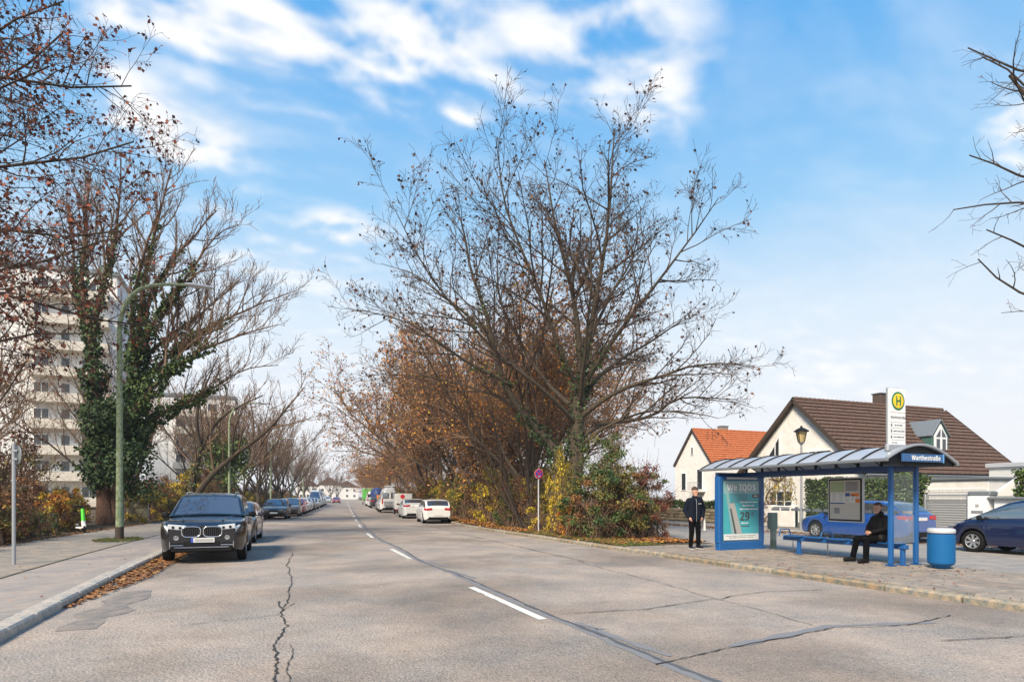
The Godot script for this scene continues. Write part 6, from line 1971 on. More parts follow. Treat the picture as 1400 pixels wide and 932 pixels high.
func make_houses() -> void:
	var U := Vector3(0, 0, -1)    # along a wall that faces the road
	var OUT := Vector3(-1, 0, 0)
	var brown := [M.tile_brown_0, M.tile_brown_1, M.tile_brown_2]
	var redt := [M.tile_red_0, M.tile_red_1, M.tile_red_2]
	# white house with the brown roof
	var t := thing("white_house", "white gabled house with brown tiled roof behind the shelter", "house", W(30.0, 28.7, 0.09))
	gable_house(t, 4.75, 13.0, 2.95, 7.35, 0.30, brown, M.plaster, [[Vector3(8.3, 7.35, -0.9), Vector3(0.75, 1.9, 0.6), mat("chimney_brown", lin(0.09, 0.06, 0.045), 0.9)]])
	window(t, Vector3(-0.02, 1.25, -1.2), U, OUT, 1.9, 1.3, 2, "window", 1)
	window(t, Vector3(-0.02, 3.9, 1.75), U, OUT, 1.6, 0.62, 2)
	window(t, Vector3(-0.02, 3.62, -1.75), U, OUT, 1.05, 0.66, 1)
	# slanting window under the verge
	var sw := MB.new()
	sw.prism(PackedVector2Array([Vector2(-0.55, 0), Vector2(0.55, 0), Vector2(0.55, 1.45)]), Vector3(-0.03, 4.02, -1.75), Vector3(0, 0, 1), Vector3.UP, Vector3(-0.05, 0, 0))
	var swn := put("slanted_window", sw, M.white_paint, t)
	var sg := MB.new()
	sg.prism(PackedVector2Array([Vector2(-0.33, 0.08), Vector2(0.12, 0.08), Vector2(0.12, 0.66)]), Vector3(-0.09, 4.02, -1.75), Vector3(0, 0, 1), Vector3.UP, Vector3(-0.012, 0, 0))
	sg.prism(PackedVector2Array([Vector2(0.22, 0.08), Vector2(0.46, 0.08), Vector2(0.46, 1.14), Vector2(0.22, 0.82)]), Vector3(-0.09, 4.02, -1.75), Vector3(0, 0, 1), Vector3.UP, Vector3(-0.012, 0, 0))
	put("pane", sg, M.window_dark, swn)
	bx("flower_box", t, Vector3(-0.18, 0.5, -1.2), Vector3(0.28, 0.22, 1.9), M.wood_dark, 0.02)
	# long wall under the eaves, seen from the camera's side
	var S := Vector3(1, 0, 0); var ZO := Vector3(0, 0, 1)
	bx("awning_box", t, Vector3(5.4, 2.25, 4.90), Vector3(5.0, 0.12, 0.22), M.white_paint, 0.02)
	bx("downpipe", t, Vector3(2.0, 2.1, 4.84), Vector3(0.09, 1.2, 0.09), M.wood_dark, 0.02)
	bx("downpipe", t, Vector3(2.1, 2.55, 5.0), Vector3(0.09, 0.9, 0.09), M.wood_dark, 0.02, Basis(Vector3(1, 0, 0), 0.8))
	window(t, Vector3(9.8, 1.5, 4.77), S, ZO, 1.4, 1.2, 1)
	# dormer with a pointed window
	var dm := thing_part(t, "dormer", Vector3(7.9, 4.95, 2.55))
	var dpoly := PackedVector2Array([Vector2(-0.75, -0.9), Vector2(0.75, -0.9), Vector2(0.75, 0.25), Vector2(0, 1.15), Vector2(-0.75, 0.25)])
	var db := MB.new()
	db.prism(dpoly, Vector3(0, 0, 0.75), Vector3.RIGHT, Vector3.UP, Vector3(0, 0, -2.2))
	put("dormer_body", db, M.copper_green, dm)
	for sx in [-1.0, 1.0]:
		var dn := Vector3(sx * 0.75, -0.9, 0).normalized()
		var upv := Vector3(sx * 0.9, 0.75, 0).normalized()
		bx("dormer_roof", dm, Vector3(0, 1.2, -0.30) + dn * 0.64, Vector3(1.34, 0.06, 2.3), M.zinc, 0.012, Basis(dn, upv, dn.cross(upv)))
		for k in 4:
			bx("seam", dm, Vector3(0, 1.2, 0.6 - 0.55 * k) + dn * 0.64 + upv * 0.045, Vector3(1.30, 0.04, 0.03), M.zinc, 0.006, Basis(dn, upv, dn.cross(upv)))
	var wf := MB.new()
	wf.prism(PackedVector2Array([Vector2(-0.55, -0.8), Vector2(0.55, -0.8), Vector2(0.55, 0.20), Vector2(0, 0.92), Vector2(-0.55, 0.20)]), Vector3(0, 0, 0.76), Vector3.RIGHT, Vector3.UP, Vector3(0, 0, 0.06))
	put("dormer_window", wf, M.white_paint, dm)
	for sx in [-1.0, 1.0]:
		bx("pane", dm, Vector3(sx * 0.26, -0.32, 0.835), Vector3(0.28, 0.70, 0.02), M.window_dark)
		var tp := MB.new()
		tp.prism(PackedVector2Array([Vector2(sx * 0.08, 0.16), Vector2(sx * 0.44, 0.16), Vector2(sx * 0.08, 0.62)]), Vector3(0, 0, 0.825), Vector3.RIGHT, Vector3.UP, Vector3(0, 0, 0.02))
		put("pane", tp, M.window_dark, dm)
	# low white annexe and garage in front of the long wall
	t = thing("white_garage", "low flat white garage below the brown roof, behind the gate", "garage", W(29.4, 19.6, 0.09))
	bx("wall", t, Vector3(6.0, 1.15, 0), Vector3(11.0, 2.3, 3.4), M.plaster, 0.02)
	bx("roof_edge", t, Vector3(6.0, 2.36, 0), Vector3(11.2, 0.12, 3.6), M.zinc, 0.02)
	bx("upper_wall", t, Vector3(9.0, 2.75, -0.4), Vector3(5.6, 0.7, 2.6), M.off_white, 0.02)
	bx("fascia", t, Vector3(9.0, 3.16, -0.4), Vector3(5.9, 0.22, 2.8), M.pale_metal, 0.02)
	for k in 9:
		for j in 3:
			bx("wall_block", t, Vector3(0.486, 1.42 + 0.20 * j, -1.4 + 0.36 * k), Vector3(0.06, 0.185, 0.345), M.off_white, 0.015)
	# red-roofed house
	t = thing("red_roofed_house", "narrow white house with bright orange-red tiled roof", "house", W(45.0, 57.6, 0.09))
	gable_house(t, 3.2, 10.6, 5.2, 9.0, 0.18, redt, M.plaster, [[Vector3(4.6, 9.0, -0.5), Vector3(0.95, 1.1, 0.7), mat("chimney_stone", lin(0.24, 0.20, 0.17), 0.9)]])
	window(t, Vector3(-0.02, 6.6, -0.1), U, OUT, 0.45, 0.9, 0)
	window(t, Vector3(-0.02, 3.2, -1.6), U, OUT, 0.9, 2.0, 0)
	window(t, Vector3(-0.02, 3.4, 1.2), U, OUT, 1.0, 2.3, 0, "balcony_door")
	window(t, Vector3(-0.02, 1.0, 0.9), U, OUT, 1.7, 1.1, 1)
	bx("balcony_slab", t, Vector3(-0.5, 2.1, 1.2), Vector3(1.0, 0.16, 1.9), M.plaster, 0.02)
	var bl := MB.new()
	for k in 12:
		bl.rod(Vector3(-0.96, 2.18, 0.3 + 1.8 * k / 11.0), Vector3(-0.96, 3.1, 0.3 + 1.8 * k / 11.0), 0.015, 5)
	bl.rod(Vector3(-0.96, 3.1, 0.28), Vector3(-0.96, 3.1, 2.12), 0.02, 6)
	put("balcony_rail", bl, M.gate_grey, t)
	# orange-roofed house at the picture's edge
	t = thing("far_orange_house", "house with orange roof and brown chimney at the right edge", "house", W(62.0, 30.0, 0.09))
	gable_house(t, 5.0, 10.0, 3.2, 6.2, 0.3, redt, M.plaster, [[Vector3(1.0, 6.5, 0.5), Vector3(1.5, 2.0, 1.0), M.chimney_brown]])
	window(t, Vector3(-0.02, 1.6, 0.5), U, OUT, 1.2, 1.2, 1)
	# garden walls, gate, pillar
	t = thing("garden_wall", "stone garden wall behind the standing man", "wall", W(25.0, 33.0, 0.09))
	bx("wall", t, Vector3(0.05, 0.40, 0), Vector3(0.28, 0.80, 9.0), M.earth, 0.02)
	var sr := RandomNumberGenerator.new(); sr.seed = 77
	var sm := []
	for k in 4:
		tex_mat("rubble_%d" % k, stone_image(128, 110 + k, Vector3(0.30, 0.24, 0.15) * (0.7 + 0.2 * k), 0.6, 0.4, 0.6), 0.7, 0.9)
		sm.append(boxmesh(Vector3(0.14, 0.185, 0.44), M["rubble_%d" % k], 0.03))
		sm.append(boxmesh(Vector3(0.16, 0.185, 0.30), M["rubble_%d" % k], 0.04))
	for j in 4:
		var zz := -4.5
		while zz < 4.3:
			var q := sr.randi() % 8
			var wdt := 0.44 if q % 2 == 0 else 0.30
			part("stone", sm[q], t, Vector3(-0.12, 0.11 + j * 0.2, zz + wdt * 0.5))
			zz += wdt + 0.015
	t = thing("garden_fence_wall", "low white garden wall with white capping before the gable", "wall", W(25.0, 26.2, 0.09))
	bx("wall", t, Vector3(0, 0.5, 0), Vector3(0.2, 1.0, 4.6), M.plaster, 0.015)
	bx("capping", t, Vector3(0, 1.04, 0), Vector3(0.3, 0.07, 4.66), M.white_paint, 0.015)
	for k in 4:
		bx("pier", t, Vector3(-0.02, 0.55, -2.2 + 1.45 * k), Vector3(0.28, 1.1, 0.3), M.plaster, 0.02)
	t = thing("driveway_gate", "grey steel driveway gate with solid panel beside the blue car", "gate", W(24.9, 16.45, 0.09))
	var gf := MB.new()
	for zz in [-0.82, 0.82]: gf.box(Vector3(0, 0.82, zz), Vector3(0.09, 1.64, 0.09), Basis(), 0.01)
	for yy in [0.10, 1.42, 1.60]: gf.box(Vector3(0, yy, 0), Vector3(0.06, 0.06, 1.56), Basis(), 0.008)
	put("gate_frame", gf, M.grey_metal, t)
	for k in 12: bx("louvre", t, Vector3(0, 0.26 + 0.095 * k, 0), Vector3(0.03, 0.088, 1.5), M.gate_grey, 0.012, Basis(Vector3(0, 0, 1), 0.25))
	t = thing("letterbox_pillar", "white pillar with letterbox between gate and garage wall", "pillar", W(24.95, 15.2, 0.09))
	bx("shaft", t, Vector3(0, 0.78, 0), Vector3(0.42, 1.56, 0.72), M.white_paint, 0.02)
	bx("letter_slot", t, Vector3(-0.22, 0.98, 0), Vector3(0.02, 0.10, 0.42), M.grey_metal, 0.006)
	bx("bell_plate", t, Vector3(-0.22, 1.22, 0.0), Vector3(0.02, 0.10, 0.12), M.paper_grey, 0.006)
	bx("cap", t, Vector3(0.1, 1.66, 0.0), Vector3(0.5, 0.18, 0.8), M.zinc, 0.04)
	t = thing("bin_enclosure", "low white panelled enclosure behind the navy minivan", "enclosure", W(25.1, 12.4, 0.09))
	for k in 4:
		bx("panel", t, Vector3(0, 0.72, 1.75 - 1.16 * k), Vector3(0.5, 1.44, 1.13), M.white_paint, 0.02)
	bx("roof_slab", t, Vector3(0, 1.49, 0), Vector3(0.8, 0.09, 4.9), M.zinc, 0.02)
	# glazed lean-to roof above it
	t = thing("glazed_lean_to", "yellowish glazed lean-to roof behind the white enclosure", "lean-to", W(28.2, 14.4, 0.09))
	var ln := Basis(Vector3(0, 0, 1), 0.42)
	bx("pane", t, Vector3(0, 1.95, 0), Vector3(1.9, 0.03, 3.8), M.paper, 0.005, ln)
	for k in 4: bx("glazing_bar", t, Vector3(0, 1.98, -1.86 + 1.24 * k), Vector3(1.95, 0.06, 0.06), M.white_paint, 0.01, ln)
	for k in 2: bx("post", t, Vector3(-0.8, 0.8, -1.8 + 3.6 * k), Vector3(0.1, 1.6, 0.1), M.white_paint, 0.01)

func thing_part(parent: Node3D, called: String, at: Vector3) -> Node3D:
	var o := Node3D.new()
	o.name = called
	parent.add_child(o, true)
	o.position = at
	return o

func flats(label: String, at: Vector3, w: float, depth: float, storeys: int, bay0: float, bay1: float, sh: float) -> void:
	# face looks to +z; bays of balconies between bay0 and bay1 (from the right end, local x negative to the left)
	var t := thing("apartment_block", label, "building", at)
	var h := storeys * sh + 0.9
	bx("wall", t, Vector3(-w * 0.5, h * 0.5, -depth * 0.5), Vector3(w, h, depth), M.plaster_block, 0.0)
	bx("roof_edge", t, Vector3(-w * 0.5, h + 0.25, -depth * 0.5), Vector3(w + 0.5, 0.5, depth + 0.5), M.zinc, 0.05)
	var X := Vector3(1, 0, 0); var Z := Vector3(0, 0, 1)
	for k in storeys:
		var y: float = 0.5 + sh * k
		var bw := bay1 - bay0
		var b := bx("balcony", t, Vector3(-(bay0 + bay1) * 0.5, y + 0.42, 0.75), Vector3(bw, 1.05, 1.5), M.balcony_front, 0.03)
		bx("hand_rail", b, Vector3(0, 0.60, 0.72), Vector3(bw, 0.05, 0.06), M.gate_grey, 0.01)
		var xx: float = -bay1 + 1.0
		var j := 0
		while xx < -bay0 - 0.6:
			window(t, Vector3(xx, y + 1.62, 0.02), X, Z, 1.5 if j % 2 == 0 else 0.95, 1.35, 1 if j % 2 == 0 else 0, "window" if j % 2 == 0 else "balcony_door")
			xx += 2.3
			j += 1
		xx = -w + 1.6
		while xx < -bay1 - 2.4:
			window(t, Vector3(xx, y + 1.62, 0.02), X, Z, 1.3, 1.3, 1)
			xx += 4.4
		# windows in the end wall that looks to the road
		var zz := 2.0
		while zz < depth - 1.0:
			window(t, Vector3(0.02, y + 1.62, -zz), Vector3(0, 0, -1), Vector3(1, 0, 0), 1.2, 1.3, 1)
			zz += 3.6

func make_flats() -> void:
	flats("tall cream apartment block with stacked balconies behind the ivy-clad tree", W(-15.4, 86.0, 0.0), 30.0, 12.0, 9, 0.6, 8.4, 2.95)
	flats("lower apartment block with white balconies behind the leaning tree", W(-3.6, 114.0, 0.0), 13.0, 11.0, 6, 0.5, 9.0, 2.8)
	# houses closing the view far down the road
	for a in [[33.0, 330.0, 11.0, 9.0, "pale far house closing the road, nearer one"], [44.0, 350.0, 12.0, 8.0, "pale far house closing the road, beyond the first"], [22.0, 320.0, 10.0, 8.0, "pale far house at the end of the bare trees"]]:
		var t := thing("far_house", a[4], "house", W(a[0], a[1], 0.0))
		bx("wall", t, Vector3(0, a[3] * 0.4, 0), Vector3(a[2], a[3] * 0.8, 9.0), M.plaster, 0.0)
		var rf3 := MB.new()
		rf3.prism(PackedVector2Array([Vector2(-a[2] * 0.55, 0), Vector2(a[2] * 0.55, 0), Vector2(0, a[3] * 0.45)]), Vector3(0, a[3] * 0.8, 4.7), Vector3.RIGHT, Vector3.UP, Vector3(0, 0, -9.4))
		put("roof", rf3, M.tile_brown_0, t)
		for k in 6: window(t, Vector3(-a[2] * 0.32 + (k % 3) * a[2] * 0.32, 1.8 + 3.0 * (k / 3), 4.52), Vector3(1, 0, 0), Vector3(0, 0, 1), 1.3, 1.4, 1)

# ---------------------------------------------------------------- people
# smooth union of tapered capsules, meshed as surface nets
func flesh(mb: MB, bones: Array, cell: float, k: float) -> void:
	var lo := Vector3(1e9, 1e9, 1e9); var hi := -lo
	for b in bones:
		var r: float = maxf(b[2], b[3]) + k + cell * 2
		for p in [b[0], b[1]]:
			lo = lo.min(p - Vector3.ONE * r); hi = hi.max(p + Vector3.ONE * r)
	var nx := int((hi.x - lo.x) / cell) + 2; var ny := int((hi.y - lo.y) / cell) + 2; var nz := int((hi.z - lo.z) / cell) + 2
	var f := PackedFloat32Array(); f.resize(nx * ny * nz); f.fill(1.0)
	for b in bones:
		var a: Vector3 = b[0]; var e: Vector3 = b[1]
		var ra: float = b[2]; var rb: float = b[3]
		var sq: Vector3 = b[4] if b.size() > 4 else Vector3.ONE
		var m := maxf(ra, rb) * maxf(1.0, maxf(1.0 / sq.x, maxf(1.0 / sq.y, 1.0 / sq.z))) + k + cell * 2
		var p0 := (a.min(e) - Vector3.ONE * m - lo) / cell; var p1 := (a.max(e) + Vector3.ONE * m - lo) / cell
		var d := (e - a) * sq
		var dd := maxf(d.length_squared(), 1e-9)
		for z in range(maxi(0, int(p0.z)), mini(nz, int(p1.z) + 1)):
			for y in range(maxi(0, int(p0.y)), mini(ny, int(p1.y) + 1)):
				var at := (z * ny + y) * nx
				for x in range(maxi(0, int(p0.x)), mini(nx, int(p1.x) + 1)):
					var q := (lo + Vector3(x, y, z) * cell - a) * sq
					var t := clampf(q.dot(d) / dd, 0.0, 1.0)
					var s := (q - d * t).length() - lerpf(ra, rb, t)
					var o := f[at + x]
					var h := maxf(k - absf(o - s), 0.0) / k
					f[at + x] = minf(o, s) - h * h * k * 0.25
	var idx := {}
	var base := mb.v.size()
	var off := [0, 1, nx, nx + 1, nx * ny, nx * ny + 1, nx * ny + nx, nx * ny + nx + 1]
	for z in nz - 1:
		for y in ny - 1:
			for x in nx - 1:
				var c := (z * ny + y) * nx + x
				var first := f[c] < 0.0
				var mixed := false
				for o in off:
					if (f[c + o] < 0.0) != first:
						mixed = true
						break
				if not mixed: continue
				var sum := Vector3.ZERO; var cnt := 0
				for e in [[0, 1], [2, 3], [4, 5], [6, 7], [0, 2], [1, 3], [4, 6], [5, 7], [0, 4], [1, 5], [2, 6], [3, 7]]:
					var va := f[c + off[e[0]]]; var vb := f[c + off[e[1]]]
					if (va < 0.0) != (vb < 0.0):
						var t := va / (va - vb)
						var pa := Vector3(e[0] & 1, (e[0] >> 1) & 1, e[0] >> 2); var pb := Vector3(e[1] & 1, (e[1] >> 1) & 1, e[1] >> 2)
						sum += pa.lerp(pb, t); cnt += 1
				var g := Vector3(f[c + 1] - f[c] + f[c + off[7]] - f[c + off[6]], f[c + nx] - f[c] + f[c + off[7]] - f[c + off[5]], f[c + off[4]] - f[c] + f[c + off[7]] - f[c + off[3]])
				idx[c] = mb.vert(lo + (Vector3(x, y, z) + sum / cnt) * cell, g.normalized())
	for c in idx:
		for ax in 3:
			var st: int = [1, nx, nx * ny][ax]
			if (f[c] < 0.0) == (f[c + st] < 0.0): continue
			var b1: int = [nx, nx * ny, 1][ax]; var b2: int = [nx * ny, 1, nx][ax]
			if not (idx.has(c - b1) and idx.has(c - b2) and idx.has(c - b1 - b2)): continue
			var q := [idx[c], idx[c - b1], idx[c - b1 - b2], idx[c - b2]]
			if f[c] < 0.0: q.reverse()
			mb.face(q[0], q[1], q[2]); mb.face(q[0], q[2], q[3])

func head_bones(c: Vector3, fwd: Vector3, tilt := 0.0) -> Array:
	var r := Vector3.UP.cross(fwd).normalized()
	var up := Vector3.UP
	return [
		[c + up * 0.035 - fwd * 0.012, c + up * 0.045 - fwd * 0.03, 0.093, 0.09],
		[c - up * 0.03 + fwd * 0.012, c - up * 0.075 + fwd * 0.03, 0.072, 0.052],
		[c - up * 0.09 + fwd * 0.055, c - up * 0.092 + fwd * 0.06, 0.030, 0.026],      # chin
		[c + up * 0.015 + fwd * 0.088, c - up * 0.02 + fwd * 0.108, 0.010, 0.016],      # nose
		[c + up * 0.032 + fwd * 0.075 - r * 0.035, c + up * 0.032 + fwd * 0.075 + r * 0.035, 0.018, 0.018],  # brow
		[c - up * 0.055 + fwd * 0.078 - r * 0.018, c - up * 0.055 + fwd * 0.078 + r * 0.018, 0.010, 0.010],  # lips
		[c - fwd * 0.01 - r * 0.088, c - fwd * 0.015 - r * 0.092 + up * 0.025, 0.016, 0.022],                # ears
		[c - fwd * 0.01 + r * 0.088, c - fwd * 0.015 + r * 0.092 + up * 0.025, 0.016, 0.022],
	]

func hand_bones(w: Vector3, d: Vector3, out: Vector3, curl: float) -> Array:
	# w wrist, d towards the fingers, out thumb side
	var nrm := d.cross(out).normalized()
	var b := [[w, w + d * 0.075, 0.026, 0.030]]
	for k in 4:
		var o := out * lerpf(0.030, -0.030, k / 3.0)
		var l: float = [0.038, 0.044, 0.040, 0.030][k]
		var p0 := w + d * 0.08 + o
		var p1 := p0 + (d * 0.9 + nrm * curl * 0.5).normalized() * l
		var p2 := p1 + (d * 0.6 + nrm * curl).normalized() * l * 0.75
		b.append([p0, p1, 0.0095, 0.009]); b.append([p1, p2, 0.009, 0.0075])
	var t0 := w + d * 0.03 + out * 0.025
	var t1 := t0 + (d * 0.6 + out * 0.6).normalized() * 0.04
	b.append([t0, t1, 0.013, 0.011]); b.append([t1, t1 + (d * 0.9 + nrm * curl * 0.3).normalized() * 0.032, 0.010, 0.008])
	return b

func face_bits(t: Node3D, c: Vector3, fwd: Vector3) -> void:
	var r := Vector3.UP.cross(fwd).normalized()
	var e := MB.new()
	for sx in [-1.0, 1.0]:
		e.lathe([[0.002, -0.006], [0.007, -0.003], [0.007, 0.003], [0.002, 0.006]], c + fwd * 0.084 + r * sx * 0.032 + Vector3.UP * 0.012, 10)
	put("eyes", e, M.black_ink, t)
	var m := MB.new()
	m.tube(PackedVector3Array([c - Vector3.UP * 0.055 + fwd * 0.082 - r * 0.026, c - Vector3.UP * 0.054 + fwd * 0.090, c - Vector3.UP * 0.055 + fwd * 0.082 + r * 0.026]), PackedFloat32Array([0.003, 0.006, 0.003]), 6)
	put("mouth", m, M.lip if M.has("lip") else mat("lip", lin(0.34, 0.12, 0.10), 0.6), t)

func make_people() -> void:
	# standing man: +z is where he faces
	var t := thing("person", "man standing in navy jacket, black trousers and knitted cap", "person", W(11.78, 15.0, 0.118), -0.25)
	var hc := Vector3(0.0, 1.645, 0.03)
	var fw := Vector3(0.25, 0.0, 1.0).normalized()
	var body := MB.new()
	var bones := [[Vector3(0, 1.40, 0), Vector3(0, 1.56, 0.015), 0.062, 0.056], [Vector3(0, 0.95, 0), Vector3(0, 1.34, -0.01), 0.085, 0.085]]
	for sx in [-1.0, 1.0]:
		bones += [[Vector3(sx * 0.09, 0.94, 0), Vector3(sx * 0.10, 0.50, 0.02), 0.075, 0.05], [Vector3(sx * 0.10, 0.50, 0.02), Vector3(sx * 0.115, 0.08, -0.02), 0.05, 0.04], [Vector3(sx * 0.17, 1.40, 0), Vector3(sx * 0.25, 1.14, -0.03), 0.055, 0.045], [Vector3(sx * 0.25, 1.14, -0.03), Vector3(sx * 0.20, 0.93, 0.07), 0.043, 0.034], [Vector3(sx * 0.115, 0.06, -0.02), Vector3(sx * 0.15, 0.035, 0.14), 0.038, 0.03]]
	flesh(body, bones, 0.016, 0.03)
	flesh(body, head_bones(hc, fw), 0.006, 0.014)
	for sx in [-1.0, 1.0]: flesh(body, hand_bones(Vector3(sx * 0.20, 0.93, 0.07), Vector3(-sx * 0.3, -0.9, 0.3).normalized(), Vector3(-sx * 0.4, 0.2, 0.9).normalized(), 0.4 * sx), 0.006, 0.006)
	put("body", body, M.skin, t)
	face_bits(t, hc, fw)
	var ja := MB.new()
	bones = [[Vector3(-0.07, 0.90, 0.0), Vector3(-0.085, 1.34, 0.0), 0.135, 0.13, Vector3(1, 1, 1.12)], [Vector3(0.07, 0.90, 0.0), Vector3(0.085, 1.34, 0.0), 0.135, 0.13, Vector3(1, 1, 1.12)], [Vector3(-0.15, 1.40, 0), Vector3(0.15, 1.40, 0), 0.085, 0.085], [Vector3(0, 1.44, 0.0), Vector3(0, 1.515, 0.005), 0.085, 0.072]]
	for sx in [-1.0, 1.0]:
		bones += [[Vector3(sx * 0.185, 1.39, 0), Vector3(sx * 0.275, 1.13, -0.04), 0.082, 0.070], [Vector3(sx * 0.275, 1.13, -0.04), Vector3(sx * 0.215, 0.94, 0.06), 0.068, 0.054]]
	flesh(ja, bones, 0.014, 0.035)
	var jn := put("jacket", ja, M.jacket_navy, t)
	var zp := MB.new()
	zp.tube(PackedVector3Array([Vector3(0, 0.80, 0.128), Vector3(0, 1.10, 0.140), Vector3(0, 1.36, 0.128), Vector3(0.0, 1.46, 0.09)]), PackedFloat32Array([0.006, 0.006, 0.006, 0.006]), 5)
	put("zip", zp, M.grey_metal, jn)
	bx("chest_print", jn, Vector3(0.10, 1.315, 0.122), Vector3(0.10, 0.022, 0.01), M.paper_grey, 0.003)
	var tr := MB.new()
	bones = [[Vector3(-0.06, 0.93, 0), Vector3(0.06, 0.93, 0), 0.115, 0.115]]
	for sx in [-1.0, 1.0]:
		bones += [[Vector3(sx * 0.085, 0.90, 0), Vector3(sx * 0.10, 0.50, 0.02), 0.098, 0.072], [Vector3(sx * 0.10, 0.50, 0.02), Vector3(sx * 0.117, 0.12, -0.015), 0.072, 0.062]]
	flesh(tr, bones, 0.014, 0.02)
	put("trousers", tr, M.trousers_black, t)
	for sx in [-1.0, 1.0]:
		var sh := MB.new()
		flesh(sh, [[Vector3(sx * 0.115, 0.07, -0.04), Vector3(sx * 0.15, 0.045, 0.15), 0.055, 0.045, Vector3(1, 1.15, 1)]], 0.010, 0.02)
		var so := put("shoe", sh, M.shoe_black, t)
		bx("sole", so, Vector3(sx * 0.133, 0.012, 0.055), Vector3(0.095, 0.022, 0.29), M.off_white, 0.008, Basis(Vector3.UP, sx * 0.17))
	var cp := MB.new()
	flesh(cp, [[hc + Vector3(0, 0.065, -0.02), hc + Vector3(0, 0.085, -0.035), 0.098, 0.090]], 0.007, 0.02)
	for k in cp.v.size():
		if cp.v[k].y < hc.y + 0.045: cp.v[k].y = hc.y + 0.045 + (cp.v[k].y - hc.y - 0.045) * 0.05
	put("knitted_cap", cp, M.cap_brown, t)
	var bg := MB.new()
	bg.box(Vector3(0.27, 0.72, 0.0), Vector3(0.06, 0.42, 0.20), Basis(Vector3(0, 0, 1), 0.05), 0.02)
	var bag := put("carrier_bag", bg, M.off_white, self, t.position, Basis(Vector3.UP, -0.25))
	bag.name = numbered("carrier_bag")
	tag(bag, "pale carrier bag hanging at the standing man's side", "bag")
	bag.position += Basis(Vector3.UP, -0.25) * Vector3(0.03, 0, -0.06)
	var hl := MB.new()
	hl.tube(PackedVector3Array([Vector3(0.25, 0.92, -0.05), Vector3(0.21, 0.965, 0.02), Vector3(0.25, 0.92, 0.07)]), PackedFloat32Array([0.006, 0.006, 0.006]), 5)
	put("handle", hl, M.off_white, bag)
	# seated man: hips at the origin's height 0.5, facing the road and a little along it
	var face := Vector3(-0.96, 0, -0.28)
	t = thing("person", "man seated on the bench in a black jacket, hands in his lap", "person", W(13.32, 10.35, 0.118), atan2(face.x, face.z))
	hc = Vector3(0.0, 1.245, 0.02)
	fw = Vector3(0.45, 0.0, 1.0).normalized()
	body = MB.new()
	bones = [[Vector3(0, 1.0, -0.04), Vector3(0, 1.16, -0.01), 0.062, 0.056], [Vector3(0, 0.58, -0.02), Vector3(0, 0.96, -0.06), 0.085, 0.085]]
	var knee := [Vector3(-0.15, 0.535, 0.42), Vector3(0.16, 0.535, 0.40)]
	var ank := [Vector3(-0.23, 0.09, 0.46), Vector3(0.17, 0.09, 0.42)]
	var elb := [Vector3(-0.30, 0.80, 0.0), Vector3(0.30, 0.80, 0.0)]
	var wri := [Vector3(-0.075, 0.70, 0.23), Vector3(0.075, 0.70, 0.22)]
	for k in 2:
		var sx := -1.0 if k == 0 else 1.0
		bones += [[Vector3(sx * 0.10, 0.545, 0.0), knee[k], 0.078, 0.055], [knee[k], ank[k], 0.052, 0.04], [Vector3(sx * 0.18, 1.01, -0.05), elb[k], 0.055, 0.045], [elb[k], wri[k], 0.043, 0.032], [ank[k], ank[k] + Vector3(sx * 0.02, -0.05, 0.15), 0.036, 0.03]]
	flesh(body, bones, 0.016, 0.03)
	flesh(body, head_bones(hc, fw), 0.006, 0.014)
	flesh(body, hand_bones(wri[0], Vector3(0.75, -0.35, 0.5).normalized(), Vector3(0.2, 0.8, 0.3).normalized(), -0.7), 0.006, 0.006)
	flesh(body, hand_bones(wri[1], Vector3(-0.75, -0.35, 0.5).normalized(), Vector3(-0.2, 0.8, 0.3).normalized(), 0.7), 0.006, 0.006)
	put("body", body, M.skin, t)
	face_bits(t, hc, fw)
	ja = MB.new()
	bones = [[Vector3(-0.08, 0.60, -0.02), Vector3(-0.09, 0.95, -0.05), 0.135, 0.13], [Vector3(0.08, 0.60, -0.02), Vector3(0.09, 0.95, -0.05), 0.135, 0.13], [Vector3(-0.15, 1.01, -0.05), Vector3(0.15, 1.01, -0.05), 0.085, 0.085], [Vector3(0, 1.05, -0.05), Vector3(0, 1.12, -0.035), 0.09, 0.085], [Vector3(-0.12, 0.56, 0.03), Vector3(0.12, 0.56, 0.03), 0.13, 0.13]]
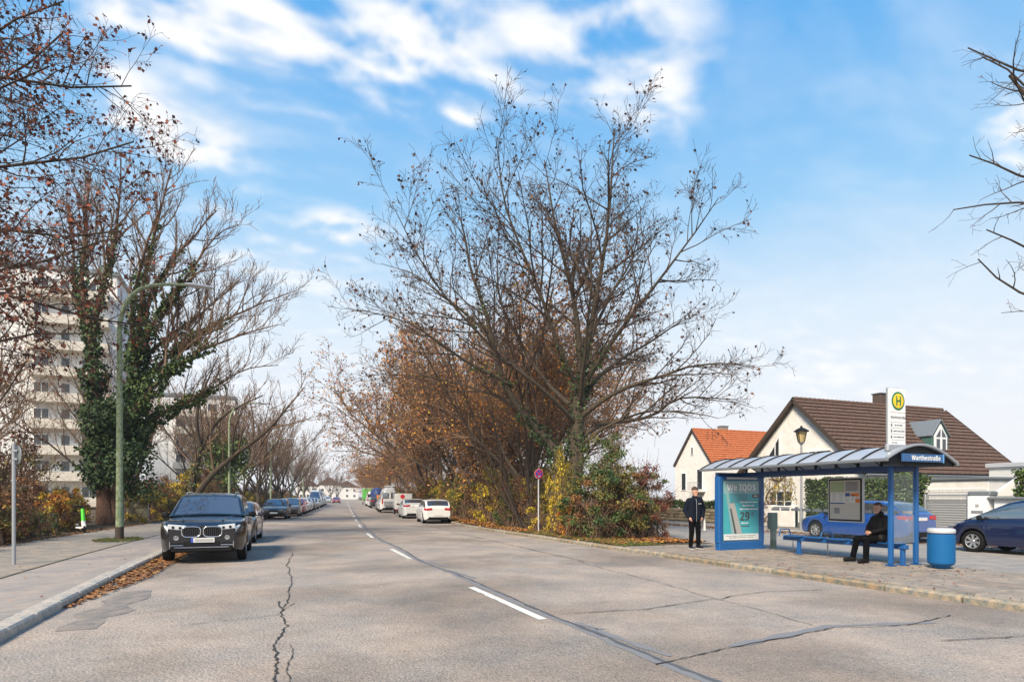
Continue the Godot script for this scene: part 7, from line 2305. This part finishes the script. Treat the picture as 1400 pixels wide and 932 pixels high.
	for k in 2:
		var sx := -1.0 if k == 0 else 1.0
		bones += [[Vector3(sx * 0.19, 1.0, -0.05), elb[k], 0.085, 0.072], [elb[k], wri[k].lerp(elb[k], 0.12), 0.070, 0.052]]
	flesh(ja, bones, 0.014, 0.035)
	put("jacket", ja, M.jacket_black, t)
	tr = MB.new()
	bones = [[Vector3(-0.07, 0.56, 0), Vector3(0.07, 0.56, 0), 0.115, 0.115]]
	for k in 2:
		var sx := -1.0 if k == 0 else 1.0
		bones += [[Vector3(sx * 0.10, 0.555, 0.02), knee[k], 0.10, 0.075], [knee[k], ank[k] + Vector3(0, 0.05, 0), 0.073, 0.062]]
	flesh(tr, bones, 0.014, 0.02)
	put("trousers", tr, M.trousers_black, t)
	for k in 2:
		var sx := -1.0 if k == 0 else 1.0
		var sh := MB.new()
		flesh(sh, [[ank[k] + Vector3(0, -0.015, -0.02), ank[k] + Vector3(sx * 0.03, -0.042, 0.18), 0.058, 0.045]], 0.010, 0.02)
		put("shoe", sh, M.shoe_black, t)
	var ha := MB.new()
	var r := Vector3.UP.cross(fw).normalized()
	flesh(ha, [[hc + Vector3(0, 0.06, 0) - fw * 0.03, hc + Vector3(0, 0.055, 0) - fw * 0.045, 0.092, 0.092], [hc - fw * 0.06 + Vector3(0, 0.0, 0), hc - fw * 0.065 - Vector3(0, 0.05, 0), 0.075, 0.05], [hc + r * 0.075 + Vector3(0, 0.05, 0) - fw * 0.01, hc + r * 0.088 - Vector3(0, 0.01, 0) - fw * 0.025, 0.03, 0.022], [hc - r * 0.075 + Vector3(0, 0.05, 0) - fw * 0.01, hc - r * 0.088 - Vector3(0, 0.01, 0) - fw * 0.025, 0.03, 0.022], [hc + fw * 0.06 + Vector3(0, 0.095, 0) - r * 0.03, hc + fw * 0.055 + Vector3(0, 0.095, 0) + r * 0.04, 0.022, 0.02]], 0.007, 0.02)
	put("hair", ha, M.hair_brown, t)

func _ready() -> void:
	rng.seed = 1
	setup()
	setup_materials()
	make_ground()
	make_flats()
	make_houses()
	make_shelter()
	make_furniture()
	make_vehicles()
	make_trees()
	make_shrubs()
	make_people()
	make_litter()
